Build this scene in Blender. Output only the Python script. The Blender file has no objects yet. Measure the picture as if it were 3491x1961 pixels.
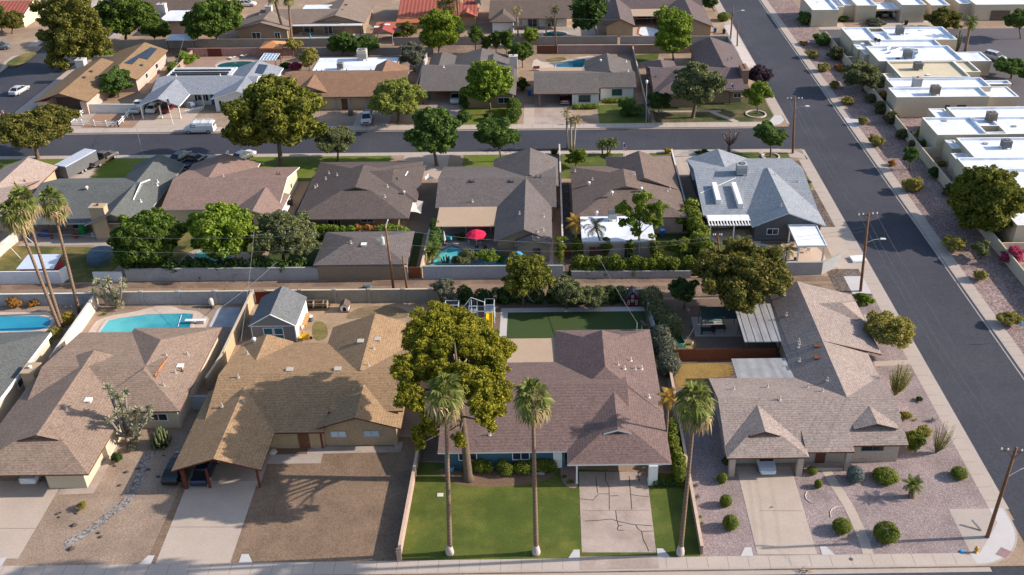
import bpy, math, random
import numpy as np
SUNK, SKYK, EXPO = 4.2, .132, .8
from mathutils import Vector
random.seed(7)
sc = bpy.context.scene
COL = sc.collection
# ------------------------------------------------------------------ camera calibration (from the vanishing points)
F = 3400.; TH, PS, RO = math.radians(30.65), math.radians(-.66), math.radians(-.29)
CX, CY = 3491/2+161, 1961/2-20
H = 69.
fw = np.array([-math.sin(PS)*math.cos(TH), math.cos(PS)*math.cos(TH), -math.sin(TH)])
rt = np.array([math.cos(PS), math.sin(PS), 0]); up = np.cross(rt, fw)
R_ = rt*math.cos(RO)+up*math.sin(RO); U_ = -rt*math.sin(RO)+up*math.cos(RO)
TL = {0:(0,0,2576/3491),1:(0,0,2.8622),2:(870,0,2.8622),3:(1740,0,2.8622),4:(2590,0,2.859),5:(0,470,2.8622),6:(870,470,2.8622),
      7:(1740,470,2.8622),8:(2590,470,2.859),9:(0,940,2.8378),10:(870,940,2.8378),11:(1740,940,2.8378),12:(2590,940,2.8368),
      13:(0,1450,2.8322),14:(870,1450,2.8322),15:(1740,1450,2.8322),16:(2590,1450,2.8313)}
def ray(t, x, y):
    a, b, k = TL[t]; x, y = a+x/k, b+y/k
    return (x-CX)/F*R_-(y-CY)/F*U_+fw
def Q(t, x, y, z=0.):
    "point of the place on the level z"
    d = ray(t, x, y); s = (H-z)/-d[2]
    return (d[0]*s, d[1]*s, z)
def QY(t, x, y, Y):
    "point of the place on the upright plane at depth Y"
    d = ray(t, x, y); s = Y/d[1]
    return (d[0]*s, Y, H+d[2]*s)
def dist(p):
    return float(np.dot(np.array(p)-np.array([0, 0, H]), fw))

# ------------------------------------------------------------------ materials
MATS = {}
def M(name, col=None, var=.18, s=5., var2=.12, s2=.35, rough=.9, stripes=None, spec=.25, metal=0, joints=None, bump=0, tint=None, wavebump=0):
    if name in MATS: return MATS[name]
    if col is None: print('MISSING', name); col = (.3, .28, .25)
    m = bpy.data.materials.new(name); m.use_nodes = True
    nt = m.node_tree; N = nt.nodes; L = nt.links
    b = N['Principled BSDF']; b.inputs['Roughness'].default_value = rough
    b.inputs['Specular IOR Level'].default_value = spec; b.inputs['Metallic'].default_value = metal
    tc = N.new('ShaderNodeTexCoord')
    def noise(sc_, det=3, seed=0):
        n = N.new('ShaderNodeTexNoise'); n.inputs['Scale'].default_value = sc_; n.inputs['Detail'].default_value = det
        n.inputs['Roughness'].default_value = .65
        L.new(tc.outputs['Object'], n.inputs['Vector']); return n.outputs['Fac']
    def mth(op, a, c=None, d=None):
        n = N.new('ShaderNodeMath'); n.operation = op
        for i, v in enumerate((a, c, d)):
            if v is None: continue
            if isinstance(v, (int, float)): n.inputs[i].default_value = v
            else: L.new(v, n.inputs[i])
        return n.outputs[0]
    f = mth('MULTIPLY_ADD', mth('SUBTRACT', noise(s), .5), var*4.5, 1.)
    f = mth('MULTIPLY', f, mth('MULTIPLY_ADD', mth('SUBTRACT', noise(s2, 4), .5), var2*4., 1.))
    if stripes:
        ax, per, amp = stripes
        sx = N.new('ShaderNodeSeparateXYZ'); L.new(tc.outputs['Object'], sx.inputs[0])
        w = mth('SINE', mth('MULTIPLY', sx.outputs['XYZ'.index(ax)], 2*math.pi/per))
        f = mth('MULTIPLY', f, mth('MULTIPLY_ADD', w, amp, 1.))
        if wavebump:
            bp = N.new('ShaderNodeBump'); bp.inputs['Strength'].default_value = 1; bp.inputs['Distance'].default_value = wavebump
            L.new(w, bp.inputs['Height']); L.new(bp.outputs[0], b.inputs['Normal'])
    if joints:
        sx = N.new('ShaderNodeSeparateXYZ'); L.new(tc.outputs['Object'], sx.inputs[0])
        for ax, per in joints:
            q = mth('ABSOLUTE', mth('SUBTRACT', mth('FRACT', mth('MULTIPLY', sx.outputs['XYZ'.index(ax)], 1/per)), .5))
            ln = mth('LESS_THAN', q, .03/per)
            f = mth('MULTIPLY', f, mth('MULTIPLY_ADD', ln, -.4, 1.))
    mx = N.new('ShaderNodeMix'); mx.data_type = 'RGBA'; mx.blend_type = 'MULTIPLY'; mx.inputs[0].default_value = 1
    c = N.new('ShaderNodeCombineColor'); f = mth('MAXIMUM', f, .15)
    for i in range(3): L.new(f, c.inputs[i])
    mx.inputs[6].default_value = (*col, 1); L.new(c.outputs[0], mx.inputs[7])
    out = mx.outputs[2]
    if tint:
        m2 = N.new('ShaderNodeMix'); m2.data_type = 'RGBA'
        g = N.new('ShaderNodeMapRange'); g.inputs['From Min'].default_value = .46; g.inputs['From Max'].default_value = .62
        L.new(noise(tint[1], 4), g.inputs['Value']); L.new(g.outputs[0], m2.inputs[0]); L.new(out, m2.inputs[6])
        m3 = N.new('ShaderNodeMix'); m3.data_type = 'RGBA'; m3.blend_type = 'MULTIPLY'; m3.inputs[0].default_value = 1
        m3.inputs[6].default_value = (*tint[0], 1); L.new(c.outputs[0], m3.inputs[7])
        L.new(m3.outputs[2], m2.inputs[7]); out = m2.outputs[2]
    L.new(out, b.inputs['Base Color'])
    if bump:
        bp = N.new('ShaderNodeBump'); bp.inputs['Strength'].default_value = bump; bp.inputs['Distance'].default_value = .05
        L.new(noise(s*1.3), bp.inputs['Height']); L.new(bp.outputs[0], b.inputs['Normal'])
    MATS[name] = m; return m
def speckle(name, cols, scale=9., rough=.95):
    "stones: every voronoi cell takes one of several tones"
    if name in MATS: return MATS[name]
    m = bpy.data.materials.new(name); m.use_nodes = True
    nt = m.node_tree; N = nt.nodes; L = nt.links; b = N['Principled BSDF']; b.inputs['Roughness'].default_value = rough
    b.inputs['Specular IOR Level'].default_value = .15
    tc = N.new('ShaderNodeTexCoord'); v = N.new('ShaderNodeTexVoronoi'); v.inputs['Scale'].default_value = scale
    L.new(tc.outputs['Object'], v.inputs['Vector'])
    sp = N.new('ShaderNodeSeparateColor'); L.new(v.outputs['Color'], sp.inputs[0])
    r = N.new('ShaderNodeValToRGB'); r.color_ramp.interpolation = 'CONSTANT'
    e = r.color_ramp.elements; n = len(cols)
    while len(e) < n: e.new(.5)
    for i, c in enumerate(cols): e[i].position = i/n; e[i].color = (*c, 1)
    L.new(sp.outputs[0], r.inputs[0])
    ns = N.new('ShaderNodeTexNoise'); ns.inputs['Scale'].default_value = .3; ns.inputs['Detail'].default_value = 5
    L.new(tc.outputs['Object'], ns.inputs['Vector'])
    mp = N.new('ShaderNodeMapRange'); mp.inputs['From Min'].default_value = .3; mp.inputs['From Max'].default_value = .7
    mp.inputs['To Min'].default_value = .8; mp.inputs['To Max'].default_value = 1.18; L.new(ns.outputs[0], mp.inputs[0])
    c = N.new('ShaderNodeCombineColor')
    for i in range(3): L.new(mp.outputs[0], c.inputs[i])
    mx = N.new('ShaderNodeMix'); mx.data_type = 'RGBA'; mx.blend_type = 'MULTIPLY'; mx.inputs[0].default_value = 1
    L.new(r.outputs[0], mx.inputs[6]); L.new(c.outputs[0], mx.inputs[7]); L.new(mx.outputs[2], b.inputs['Base Color'])
    MATS[name] = m; return m
def leafmat(name, cols, tr=.32):
    if name in MATS: return MATS[name]
    m = bpy.data.materials.new(name); m.use_nodes = True
    nt = m.node_tree; N = nt.nodes; L = nt.links
    b = N['Principled BSDF']; b.inputs['Roughness'].default_value = .65; b.inputs['Specular IOR Level'].default_value = .2
    g = N.new('ShaderNodeNewGeometry'); r = N.new('ShaderNodeValToRGB'); e = r.color_ramp.elements
    while len(e) < len(cols): e.new(.5)
    for i, c in enumerate(cols): e[i].position = i/(len(cols)-1); e[i].color = (*c, 1)
    tc = N.new('ShaderNodeTexCoord'); ns = N.new('ShaderNodeTexNoise'); ns.inputs['Scale'].default_value = .9; ns.inputs['Detail'].default_value = 3
    L.new(tc.outputs['Object'], ns.inputs['Vector'])
    mm = N.new('ShaderNodeMath'); mm.operation = 'MULTIPLY_ADD'; L.new(g.outputs['Random Per Island'], mm.inputs[0]); mm.inputs[1].default_value = .62
    m2 = N.new('ShaderNodeMapRange'); m2.inputs['From Min'].default_value = .3; m2.inputs['From Max'].default_value = .7; m2.inputs['To Max'].default_value = .4
    L.new(ns.outputs[0], m2.inputs[0]); L.new(m2.outputs[0], mm.inputs[2]); L.new(mm.outputs[0], r.inputs[0])
    L.new(r.outputs[0], b.inputs['Base Color'])
    t = N.new('ShaderNodeBsdfTranslucent'); L.new(r.outputs[0], t.inputs[0])
    mx = N.new('ShaderNodeMixShader'); mx.inputs[0].default_value = tr
    L.new(b.outputs[0], mx.inputs[1]); L.new(t.outputs[0], mx.inputs[2])
    L.new(mx.outputs[0], N['Material Output'].inputs['Surface'])
    MATS[name] = m; return m
def glassy(name, col, rough=.08, coat=0., metal=0, spec=.5):
    return M(name, col, var=.03, s=2, var2=.05, s2=.5, rough=rough, spec=spec, metal=metal)
def watermat(name, deep, shallow):
    if name in MATS: return MATS[name]
    m = bpy.data.materials.new(name); m.use_nodes = True
    nt = m.node_tree; N = nt.nodes; L = nt.links; b = N['Principled BSDF']
    b.inputs['Roughness'].default_value = .06; b.inputs['IOR'].default_value = 1.33
    tc = N.new('ShaderNodeTexCoord'); ns = N.new('ShaderNodeTexNoise'); ns.inputs['Scale'].default_value = .35; ns.inputs['Detail'].default_value = 4
    L.new(tc.outputs['Object'], ns.inputs['Vector'])
    sx = N.new('ShaderNodeSeparateXYZ'); L.new(tc.outputs['Object'], sx.inputs[0])
    a = N.new('ShaderNodeMath'); a.operation = 'MULTIPLY_ADD'; L.new(sx.outputs[0], a.inputs[0]); a.inputs[1].default_value = .07; L.new(ns.outputs[0], a.inputs[2])
    mp = N.new('ShaderNodeMapRange'); mp.inputs['From Min'].default_value = .1; mp.inputs['From Max'].default_value = .9; L.new(a.outputs[0], mp.inputs[0])
    mx = N.new('ShaderNodeMix'); mx.data_type = 'RGBA'; L.new(mp.outputs[0], mx.inputs[0])
    mx.inputs[6].default_value = (*shallow, 1); mx.inputs[7].default_value = (*deep, 1); L.new(mx.outputs[2], b.inputs['Base Color'])
    n2 = N.new('ShaderNodeTexNoise'); n2.inputs['Scale'].default_value = 2.5; L.new(tc.outputs['Object'], n2.inputs['Vector'])
    bp = N.new('ShaderNodeBump'); bp.inputs['Strength'].default_value = .12; bp.inputs['Distance'].default_value = .1
    L.new(n2.outputs[0], bp.inputs['Height']); L.new(bp.outputs[0], b.inputs['Normal'])
    MATS[name] = m; return m

# ------------------------------------------------------------------ mesh helper
def link(o, parent=None):
    COL.objects.link(o)
    if parent: o.parent = parent
    return o
def origin(o):
    p = [0., 0., 0.]
    while o:
        p = [p[i]+o.location[i] for i in range(3)]; o = o.parent
    return p
def tag(o, label=None, cat=None, group=None, kind=None):
    if label: o['label'] = label
    if cat: o['category'] = cat
    if group: o['group'] = group
    if kind: o['kind'] = kind
    return o
def empty(name, loc, label, cat, group=None, rz=0):
    o = bpy.data.objects.new(name, None); o.location = loc; o.rotation_euler[2] = rz; o.empty_display_size = .3
    link(o); return tag(o, label, cat, group)
class MB:
    def __init__(s): s.v, s.f, s.m = [], [], []
    def poly(s, pts, mi=0):
        n = len(s.v); s.v += [tuple(map(float, p)) for p in pts]; s.f.append(list(range(n, n+len(pts)))); s.m.append(mi)
    def box(s, x0, y0, z0, x1, y1, z1, mi=0):
        if x0 > x1: x0, x1 = x1, x0
        if y0 > y1: y0, y1 = y1, y0
        n = len(s.v)
        s.v += [(x, y, z) for z in (z0, z1) for (x, y) in ((x0, y0), (x1, y0), (x1, y1), (x0, y1))]
        for q in ((3, 2, 1, 0), (4, 5, 6, 7), (0, 1, 5, 4), (1, 2, 6, 5), (2, 3, 7, 6), (3, 0, 4, 7)):
            s.f.append([n+i for i in q]); s.m.append(mi)
    def prism(s, pts, z0, z1, mi=0, top=None):
        n = len(pts); b = len(s.v)
        a = sum(pts[i][0]*pts[(i+1) % n][1]-pts[(i+1) % n][0]*pts[i][1] for i in range(n))
        if a < 0: pts = pts[::-1]
        s.v += [(p[0], p[1], z0) for p in pts]+[(p[0], p[1], z1) for p in pts]
        s.f.append([b+n+i for i in range(n)]); s.m.append(mi if top is None else top)
        s.f.append([b+n-1-i for i in range(n)]); s.m.append(mi)
        for i in range(n):
            j = (i+1) % n; s.f.append([b+i, b+j, b+n+j, b+n+i]); s.m.append(mi)
    def tube(s, pts, rad, n=6, mi=0, cap=True):
        base = len(s.v); k = len(pts)
        if not isinstance(rad, (list, tuple)): rad = [rad]*k
        for i, p in enumerate(pts):
            a = Vector(pts[max(i-1, 0)]); c = Vector(pts[min(i+1, k-1)]); d = (c-a).normalized()
            u = d.cross(Vector((0, 0, 1)) if abs(d.z) < .9 else Vector((1, 0, 0))).normalized(); w = d.cross(u)
            for j in range(n):
                t = 2*math.pi*j/n; q = Vector(p)+(u*math.cos(t)+w*math.sin(t))*rad[i]; s.v.append(tuple(q))
        for i in range(k-1):
            for j in range(n):
                a, c = base+i*n+j, base+i*n+(j+1) % n
                s.f.append([a, c, c+n, a+n]); s.m.append(mi)
        if cap:
            s.f.append([base+j for j in range(n)][::-1]); s.m.append(mi)
            s.f.append([base+(k-1)*n+j for j in range(n)]); s.m.append(mi)
    def bar(s, a, b, r, mi=0, n=4): s.tube([a, b], r, n, mi)
    def loft(s, rings, mi=0, cap=True):
        base = len(s.v); n = len(rings[0])
        for r in rings: s.v += [tuple(p) for p in r]
        for i in range(len(rings)-1):
            for j in range(n):
                a, c = base+i*n+j, base+i*n+(j+1) % n
                s.f.append([a, c, c+n, a+n]); s.m.append(mi)
        if cap:
            s.f.append([base+j for j in range(n)][::-1]); s.m.append(mi)
            s.f.append([base+(len(rings)-1)*n+j for j in range(n)]); s.m.append(mi)
    def build(s, name, mats, parent=None, loc=None, smooth=False, local=False):
        if not isinstance(mats, (list, tuple)): mats = [mats]
        o0 = (0, 0, 0)
        if not local:
            if parent: o0 = origin(parent)
            elif loc: o0 = loc
        me = bpy.data.meshes.new(name)
        me.from_pydata([(x-o0[0], y-o0[1], z-o0[2]) for x, y, z in s.v], [], s.f)
        for m in mats: me.materials.append(m)
        me.polygons.foreach_set('material_index', s.m)
        if smooth: me.polygons.foreach_set('use_smooth', [True]*len(s.f))
        o = bpy.data.objects.new(name, me)
        if loc and not parent: o.location = loc
        return link(o, parent)
def sheet(name, pts, mat, z, thick=0.):
    "a ground sheet from world (x, y) points"
    mb = MB()
    if thick: mb.prism([(p[0], p[1]) for p in pts], z-thick, z)
    else: mb.poly([(p[0], p[1], z) for p in pts])
    return tag(mb.build(name, mat), kind='structure')
def rect(x0, y0, x1, y1): return [(x0, y0), (x1, y0), (x1, y1), (x0, y1)]
def smoothloop(pts, it=2):
    for _ in range(it):
        q = []
        for i in range(len(pts)):
            a, b = pts[i], pts[(i+1) % len(pts)]
            q += [(a[0]*.75+b[0]*.25, a[1]*.75+b[1]*.25), (a[0]*.25+b[0]*.75, a[1]*.25+b[1]*.75)]
        pts = q
    return pts
def grow(pts, d):
    cx = sum(p[0] for p in pts)/len(pts); cy = sum(p[1] for p in pts)/len(pts); n = len(pts); out = []
    for i in range(n):
        a, b = pts[i-1], pts[(i+1) % n]; t = Vector((b[0]-a[0], b[1]-a[1])).normalized(); nr = Vector((t.y, -t.x))
        if nr.x*(pts[i][0]-cx)+nr.y*(pts[i][1]-cy) < 0: nr = -nr
        out.append((pts[i][0]+nr.x*d, pts[i][1]+nr.y*d))
    return out

# ------------------------------------------------------------------ houses
WHITE = M('white_paint', (.72, .71, .68), .05, 3, .05, .4, .7)
DARKGL = glassy('window_glass', (.02, .03, .045), .08)
PALEGL = glassy('curtained_glass', (.35, .42, .5), .15)
BROWNW = M('brown_timber', (.13, .055, .03), .2, 6, .1, 1)
REDW = M('redwood_fascia', (.11, .03, .02), .15, 6)
GREYMET = M('grey_metal', (.3, .3, .3), .1, 4, .1, .6, .5)
DARKMET = M('dark_metal', (.07, .075, .08), .15, 6, .1, 1, .6)
PIPE = M('vent_metal', (.42, .38, .33), .1, 6)
class House:
    def __init__(s, label, cx, cy, roofmat, wallmat, trim=None, name='ranch_house', cat='house', group=None):
        s.root = empty(name, (cx, cy, 0), label, cat, group)
        s.rm, s.wm, s.trim = roofmat, wallmat, trim or WHITE
        s.roof, s.wall, s.planes, s.i, s.flatm = MB(), MB(), [], 0, None
    def wing(s, ax, a0, a1, c, hA, hB=None, zr=4.4, ze=2.7, e0='g', e1='g', over=.55, wall=1, t=.17, gab=.3, zeB=None):
        hB = hB or hA; e = s.i*.004; s.i += 1; zr += e; ze += e; zeB = (zeB+e) if zeB else ze; over += e
        T = (lambda a, l, z: (a, c+l, z)) if ax == 'x' else (lambda a, l, z: (c+l, a, z))
        sA, sB = (zr-ze)/hA, (zr-zeB)/hB
        s.planes.append((ax, a0, a1, c, hA, hB, zr, sA, sB))
        d = (hA+hB)/2; top = []; tri = []
        def end(a, sg, kind):
            if kind == 'g': return dict(A=[T(a, -hA, ze)], B=[T(a, hB, zeB)], r=T(a, 0, zr), hip=None)
            if kind == 'h':
                rr = T(a+sg*d, 0, zr)
                return dict(A=[T(a, -hA, ze)], B=[T(a, hB, zeB)], r=rr, hip=[T(a, -hA, ze), rr, T(a, hB, zeB)])
            gA, gB = gab*hA, gab*hB; run = d*(1-gab); zA = zr-sA*gA; zB = zr-sB*gB
            bA, bB = T(a+sg*run, -gA, zA), T(a+sg*run, gB, zB); o = .4
            kA, kB, rr = T(a+sg*(run-o), -gA, zA), T(a+sg*(run-o), gB, zB), T(a+sg*(run-o), 0, zr)
            tri.append([T(a+sg*(run+.03), -gA*.93, zA-t*.2), T(a+sg*(run+.03), gB*.93, zB-t*.2), T(a+sg*(run+.03), 0, zr-t*1.1)])
            # slim barge boards on the little gable
            for q0, q1 in ((kA, rr), (kB, rr)):
                nx = -sg*.03; w = .17
                off = (nx, 0, 0) if ax == 'x' else (0, nx, 0)
                p = [tuple(q0[i]+off[i] for i in range(3)), tuple(q1[i]+off[i] for i in range(3))]
                s.roof.poly([p[0], p[1], (p[1][0], p[1][1], p[1][2]-w), (p[0][0], p[0][1], p[0][2]-w)], 2)
            return dict(A=[T(a, -hA, ze), bA, kA], B=[T(a, hB, zeB), bB, kB], r=rr, hip=[T(a, -hA, ze), bA, bB, T(a, hB, zeB)])
        E0, E1 = end(a0, 1, e0), end(a1, -1, e1)
        top.append(E0['A']+[E0['r'], E1['r']]+E1['A'][::-1]); top.append(E0['B']+[E0['r'], E1['r']]+E1['B'][::-1])
        for E in (E0, E1):
            if E['hip']: top.append(E['hip'])
        cnt = {}
        for p in top:
            s.roof.poly(p, 0); s.roof.poly([(x, y, z-t) for x, y, z in p][::-1], 2)
            for i in range(len(p)):
                k = tuple(sorted((tuple(np.round(p[i], 3)), tuple(np.round(p[(i+1) % len(p)], 3))))); cnt[k] = cnt.get(k, 0)+1
        for (a, b), n in cnt.items():
            if n == 1: s.roof.poly([a, b, (b[0], b[1], b[2]-t), (a[0], a[1], a[2]-t)], 2)
        for q in tri: s.roof.poly(q, 1)
        if wall:
            w0, w1 = (a0+over, a1-over) if wall == 1 else wall
            zw = min(ze, zeB)-.1; lA, lB = -(hA-over), hB-over
            p0, p1 = T(w0, lA, 0), T(w1, lB, 0); s.wall.box(p0[0], p0[1], 0, p1[0], p1[1], zw)
            for kind, a, sg in ((e0, w0, 1), (e1, w1, -1)):
                if kind == 'g':
                    g = [T(a, lA, zw), T(a, lA, ze+sA*over-t-.02), T(a, 0, zr-t-.02), T(a, lB, zeB+sB*over-t-.02), T(a, lB, zw)]
                    g2 = [tuple(np.array(p)+np.array(T(sg*.2, 0, 0))-np.array(T(0, 0, 0))) for p in g]
                    s.wall.poly(g); s.wall.poly(g2[::-1])
        return s
    def flat(s, x0, y0, x1, y1, z, par=.35, base=0., rim=None):
        "flat roofed block with a parapet"
        e = s.i*.004; s.i += 1; z += e; w = .22
        x0 -= e; x1 += e; y0 -= e; y1 += e
        s.planes.append(('f', x0, x1, y0, y1, 0, z-par, 0, 0))
        for a in ((x0, y0, x1, y0+w), (x0, y1-w, x1, y1), (x0, y0+w, x0+w, y1-w), (x1-w, y0+w, x1, y1-w)):
            s.wall.box(a[0], a[1], base, a[2], a[3], z, 0)
            s.roof.box(a[0]-.02, a[1]-.02, z+.004, a[2]+.02, a[3]+.02, z+.05, 2)
        s.roof.box(x0+w, y0+w, z-par-.15, x1-w, y1-w, z-par, 0); q = .03
        for a in ((x0+w, y0+w, x1-w, y0+w+q), (x0+w, y1-w-q, x1-w, y1-w), (x0+w, y0+w+q, x0+w+q, y1-w-q), (x1-w-q, y0+w+q, x1-w, y1-w-q)): s.roof.box(a[0], a[1], z-par, a[2], a[3], z+.003, 0)
        return s
    def rz(s, x, y):
        z = 0
        for ax, a0, a1, c, hA, hB, zr, sA, sB in s.planes:
            if ax == 'f':
                if a0 <= x <= a1 and c <= y <= hA: z = max(z, zr)
                continue
            a, l = (x, y-c) if ax == 'x' else (y, x-c)
            if a0-.1 <= a <= a1+.1 and -hA-.1 <= l <= hB+.1: z = max(z, zr+(sA*l if l < 0 else -sB*l))
        return z or 3.
    def onroof(s, t, x, y):
        z = 3.5
        for _ in range(8):
            p = Q(t, x, y, z); z = s.rz(p[0], p[1])
        return Q(t, x, y, z)
    def done(s):
        s.roofo = s.roof.build('roof', [s.rm, s.wm, s.trim], s.root)
        s.wallo = s.wall.build('wall', [s.wm, s.rm], s.root) if s.wall.f else None
        return s
    def part(s, mb, name, mats, parent=None): return mb.build(name, mats, parent or s.root)
    def vents(s, t, *pts, kind='pipe', mat=None):
        for x, y in pts:
            p = s.onroof(t, x, y); m = MB()
            if kind == 'pipe':
                m.tube([(p[0], p[1], p[2]-.1), (p[0], p[1], p[2]+.45)], .075, 7); m.tube([(p[0], p[1], p[2]-.06), (p[0], p[1], p[2]+.05)], .2, 8)
                m.build('vent_pipe', mat or PIPE, s.roofo)
            elif kind == 'turbine':
                m.tube([(p[0], p[1], p[2]-.1), (p[0], p[1], p[2]+.2), (p[0], p[1], p[2]+.3), (p[0], p[1], p[2]+.5), (p[0], p[1], p[2]+.6)], [.15, .15, .26, .26, .08], 10)
                m.build('turbine_vent', mat or M('galvanized_white', (.6, .6, .6), .06, 4), s.roofo, smooth=True)
            else:
                m.box(p[0]-.3, p[1]-.3, p[2]-.1, p[0]+.3, p[1]+.3, p[2]+.12); m.box(p[0]-.37, p[1]-.37, p[2]+.12, p[0]+.37, p[1]+.37, p[2]+.18)
                m.build('roof_vent', mat or PIPE, s.roofo)
    def ac(s, t, x, y, w=1.1, h=1.15, mat=None, z=None, stand=.25):
        p = s.onroof(t, x, y) if z is None else Q(t, x, y, z)
        if z is None: p = (p[0], p[1]+w/2, p[2])
        m = MB(); x0, y0, b = p[0]-w/2, p[1]-w/2, p[2]+stand
        m.box(x0, y0, b, x0+w, y0+w, b+h, 0)
        m.box(x0-.03, y0-.03, b+h, x0+w+.03, y0+w+.03, b+h+.06, 0)
        for q in range(5): m.box(x0-.012, y0-.012, b+.15+q*.19, x0+w+.012, y0+w+.012, b+.21+q*.19, 1)
        for dx in (0, w-.1):
            for dy in (0, w-.1): m.box(x0+dx, y0+dy, p[2]-.3, x0+dx+.1, y0+dy+.1, b, 1)
        o = m.build('air_conditioner', [mat or M('ac_beige', (.3, .29, .25), .08, 5), DARKMET], s.root)
        f = MB(); f.tube([(p[0], p[1], b+h+.065), (p[0], p[1], b+h+.12)], w*.38, 16, 0); f.tube([(p[0], p[1], b+h+.121), (p[0], p[1], b+h+.14)], w*.12, 8, 1)
        f.build('fan', [DARKMET, GREYMET], o)
    def win(s, x0, x1, z0, z1, y, glass=None, frame=None, shutters=None, mull=1):
        fr = MB(); w = .08; f = .04
        for a in ((x0, z0, x1, z0+w), (x0, z1-w, x1, z1), (x0, z0+w, x0+w, z1-w), (x1-w, z0+w, x1, z1-w)):
            fr.box(a[0], y-f, a[1], a[2], y+.05, a[3])
        for k in range(mull):
            xm = x0+(x1-x0)*(k+1)/(mull+1); fr.box(xm-.03, y-f-.01, z0+w, xm+.03, y+.05, z1-w)
        o = s.part(fr, 'window', frame or WHITE); p = MB(); p.box(x0+w, y-.015, z0+w, x1-w, y+.04, z1-w); p.build('pane', glass or DARKGL, o)
        if shutters:
            for a, b in ((x0-.45, x0-.04), (x1+.04, x1+.45)):
                h = MB(); h.box(a, y-.05, z0-.05, b, y+.04, z1+.05)
                for q in range(6): h.box(a+.05, y-.07, z0+.05+q*(z1-z0-.1)/6, b-.05, y-.05, z0+.05+(q+.6)*(z1-z0-.1)/6)
                s.part(h, 'shutter', shutters)
    def winx(s, y0, y1, z0, z1, x, sg=1, glass=None, frame=None):
        fr = MB(); w = .08
        for a in ((y0, z0, y1, z0+w), (y0, z1-w, y1, z1), (y0, z0+w, y0+w, z1-w), (y1-w, z0+w, y1, z1-w)):
            fr.box(x-.04, a[0], a[1], x+.04, a[2], a[3])
        o = s.part(fr, 'window', frame or WHITE); p = MB(); p.box(x-.02, y0+w, z0+w, x+.015*sg, y1-w, z1-w); p.build('pane', glass or DARKGL, o)
    def door(s, x0, x1, y, mat=None, z1=2.1, garage=False):
        m = MB(); m.box(x0, y-.05, 0, x1, y+.05, z1)
        if garage:
            for k in range(4):
                n = int((x1-x0)/.6)
                for j in range(n): m.box(x0+(j+.12)*(x1-x0)/n, y-.075, .1+k*(z1-.1)/4, x0+(j+.88)*(x1-x0)/n, y-.05, -.02+(k+1)*(z1-.1)/4)
        else:
            for k in range(2): m.box(x0+.15, y-.07, .2+k*1., x1-.15, y-.05, 1.0+k*.95)
        o = s.part(m, 'garage_door' if garage else 'door', mat or WHITE)
        if not garage:
            h = MB(); h.tube([(x1-.12, y-.05, 1.0), (x1-.12, y-.14, 1.0)], .035, 6); h.build('handle', GREYMET, o)
    def opening(s, x0, x1, z1, y, mat=None):
        "a dark recess seen under the eave: a real alcove lined with three walls is cut by leaving the wall out; this is its back wall"
        m = MB(); m.box(x0, y, 0, x1, y+.15, z1); s.part(m, 'back_wall', mat or s.wm)
    def posts(s, y, xs, z=2.6, w=.15, mat=None):
        for x in xs:
            m = MB(); m.box(x-w/2, y-w/2, 0, x+w/2, y+w/2, z); m.box(x-w/2-.04, y-w/2-.04, 0, x+w/2+.04, y+w/2+.04, .15); s.part(m, 'post', mat or s.trim)
    def chimney(s, x0, y0, x1, y1, z, mat=None, pots=1, pot=None):
        m = MB(); m.box(x0, y0, 0, x1, y1, z-.15); m.box(x0-.08, y0-.08, z-.15, x1+.08, y1+.08, z)
        o = m.build('chimney', mat or s.wm, s.roofo)
        for k in range(pots):
            p = MB(); a = (x0+x1)/2; b = y0+(y1-y0)*(k+1)/(pots+1); p.tube([(a, b, z), (a, b, z+.22)], .16, 8); p.tube([(a, b, z+.2), (a, b, z+.24)], .22, 8); p.build('flue', pot or DARKMET, o)
    def patio(s, x0, y0, x1, y1, z, mat, posts=(), ph=None, slabs=0, t=.14, z1=None, pm=None, name='patio_roof'):
        z1 = z1 if z1 is not None else z
        m = MB(); P8 = [(x0, y0, z), (x1, y0, z), (x1, y1, z1), (x0, y1, z1)]
        m.loft([[(a, b, c-t) for a, b, c in P8], P8]); n = slabs
        for k in range(n):
            a = x0+(x1-x0)*(k+.5)/n; m.loft([[(a-.05, y0, z), (a+.05, y0, z), (a+.05, y1, z1), (a-.05, y1, z1)], [(a-.03, y0, z+.05), (a+.03, y0, z+.05), (a+.03, y1, z1+.05), (a-.03, y1, z1+.05)]])
        s.planes.append(('f', x0, x1, y0, y1, 0, z, 0, 0)); o = s.part(m, name, mat)
        for px in posts:
            q = MB(); q.box(px-.07, y0+.12, 0, px+.07, y0+.26, z-t); s.part(q, 'post', pm or s.trim)
        return o

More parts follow.
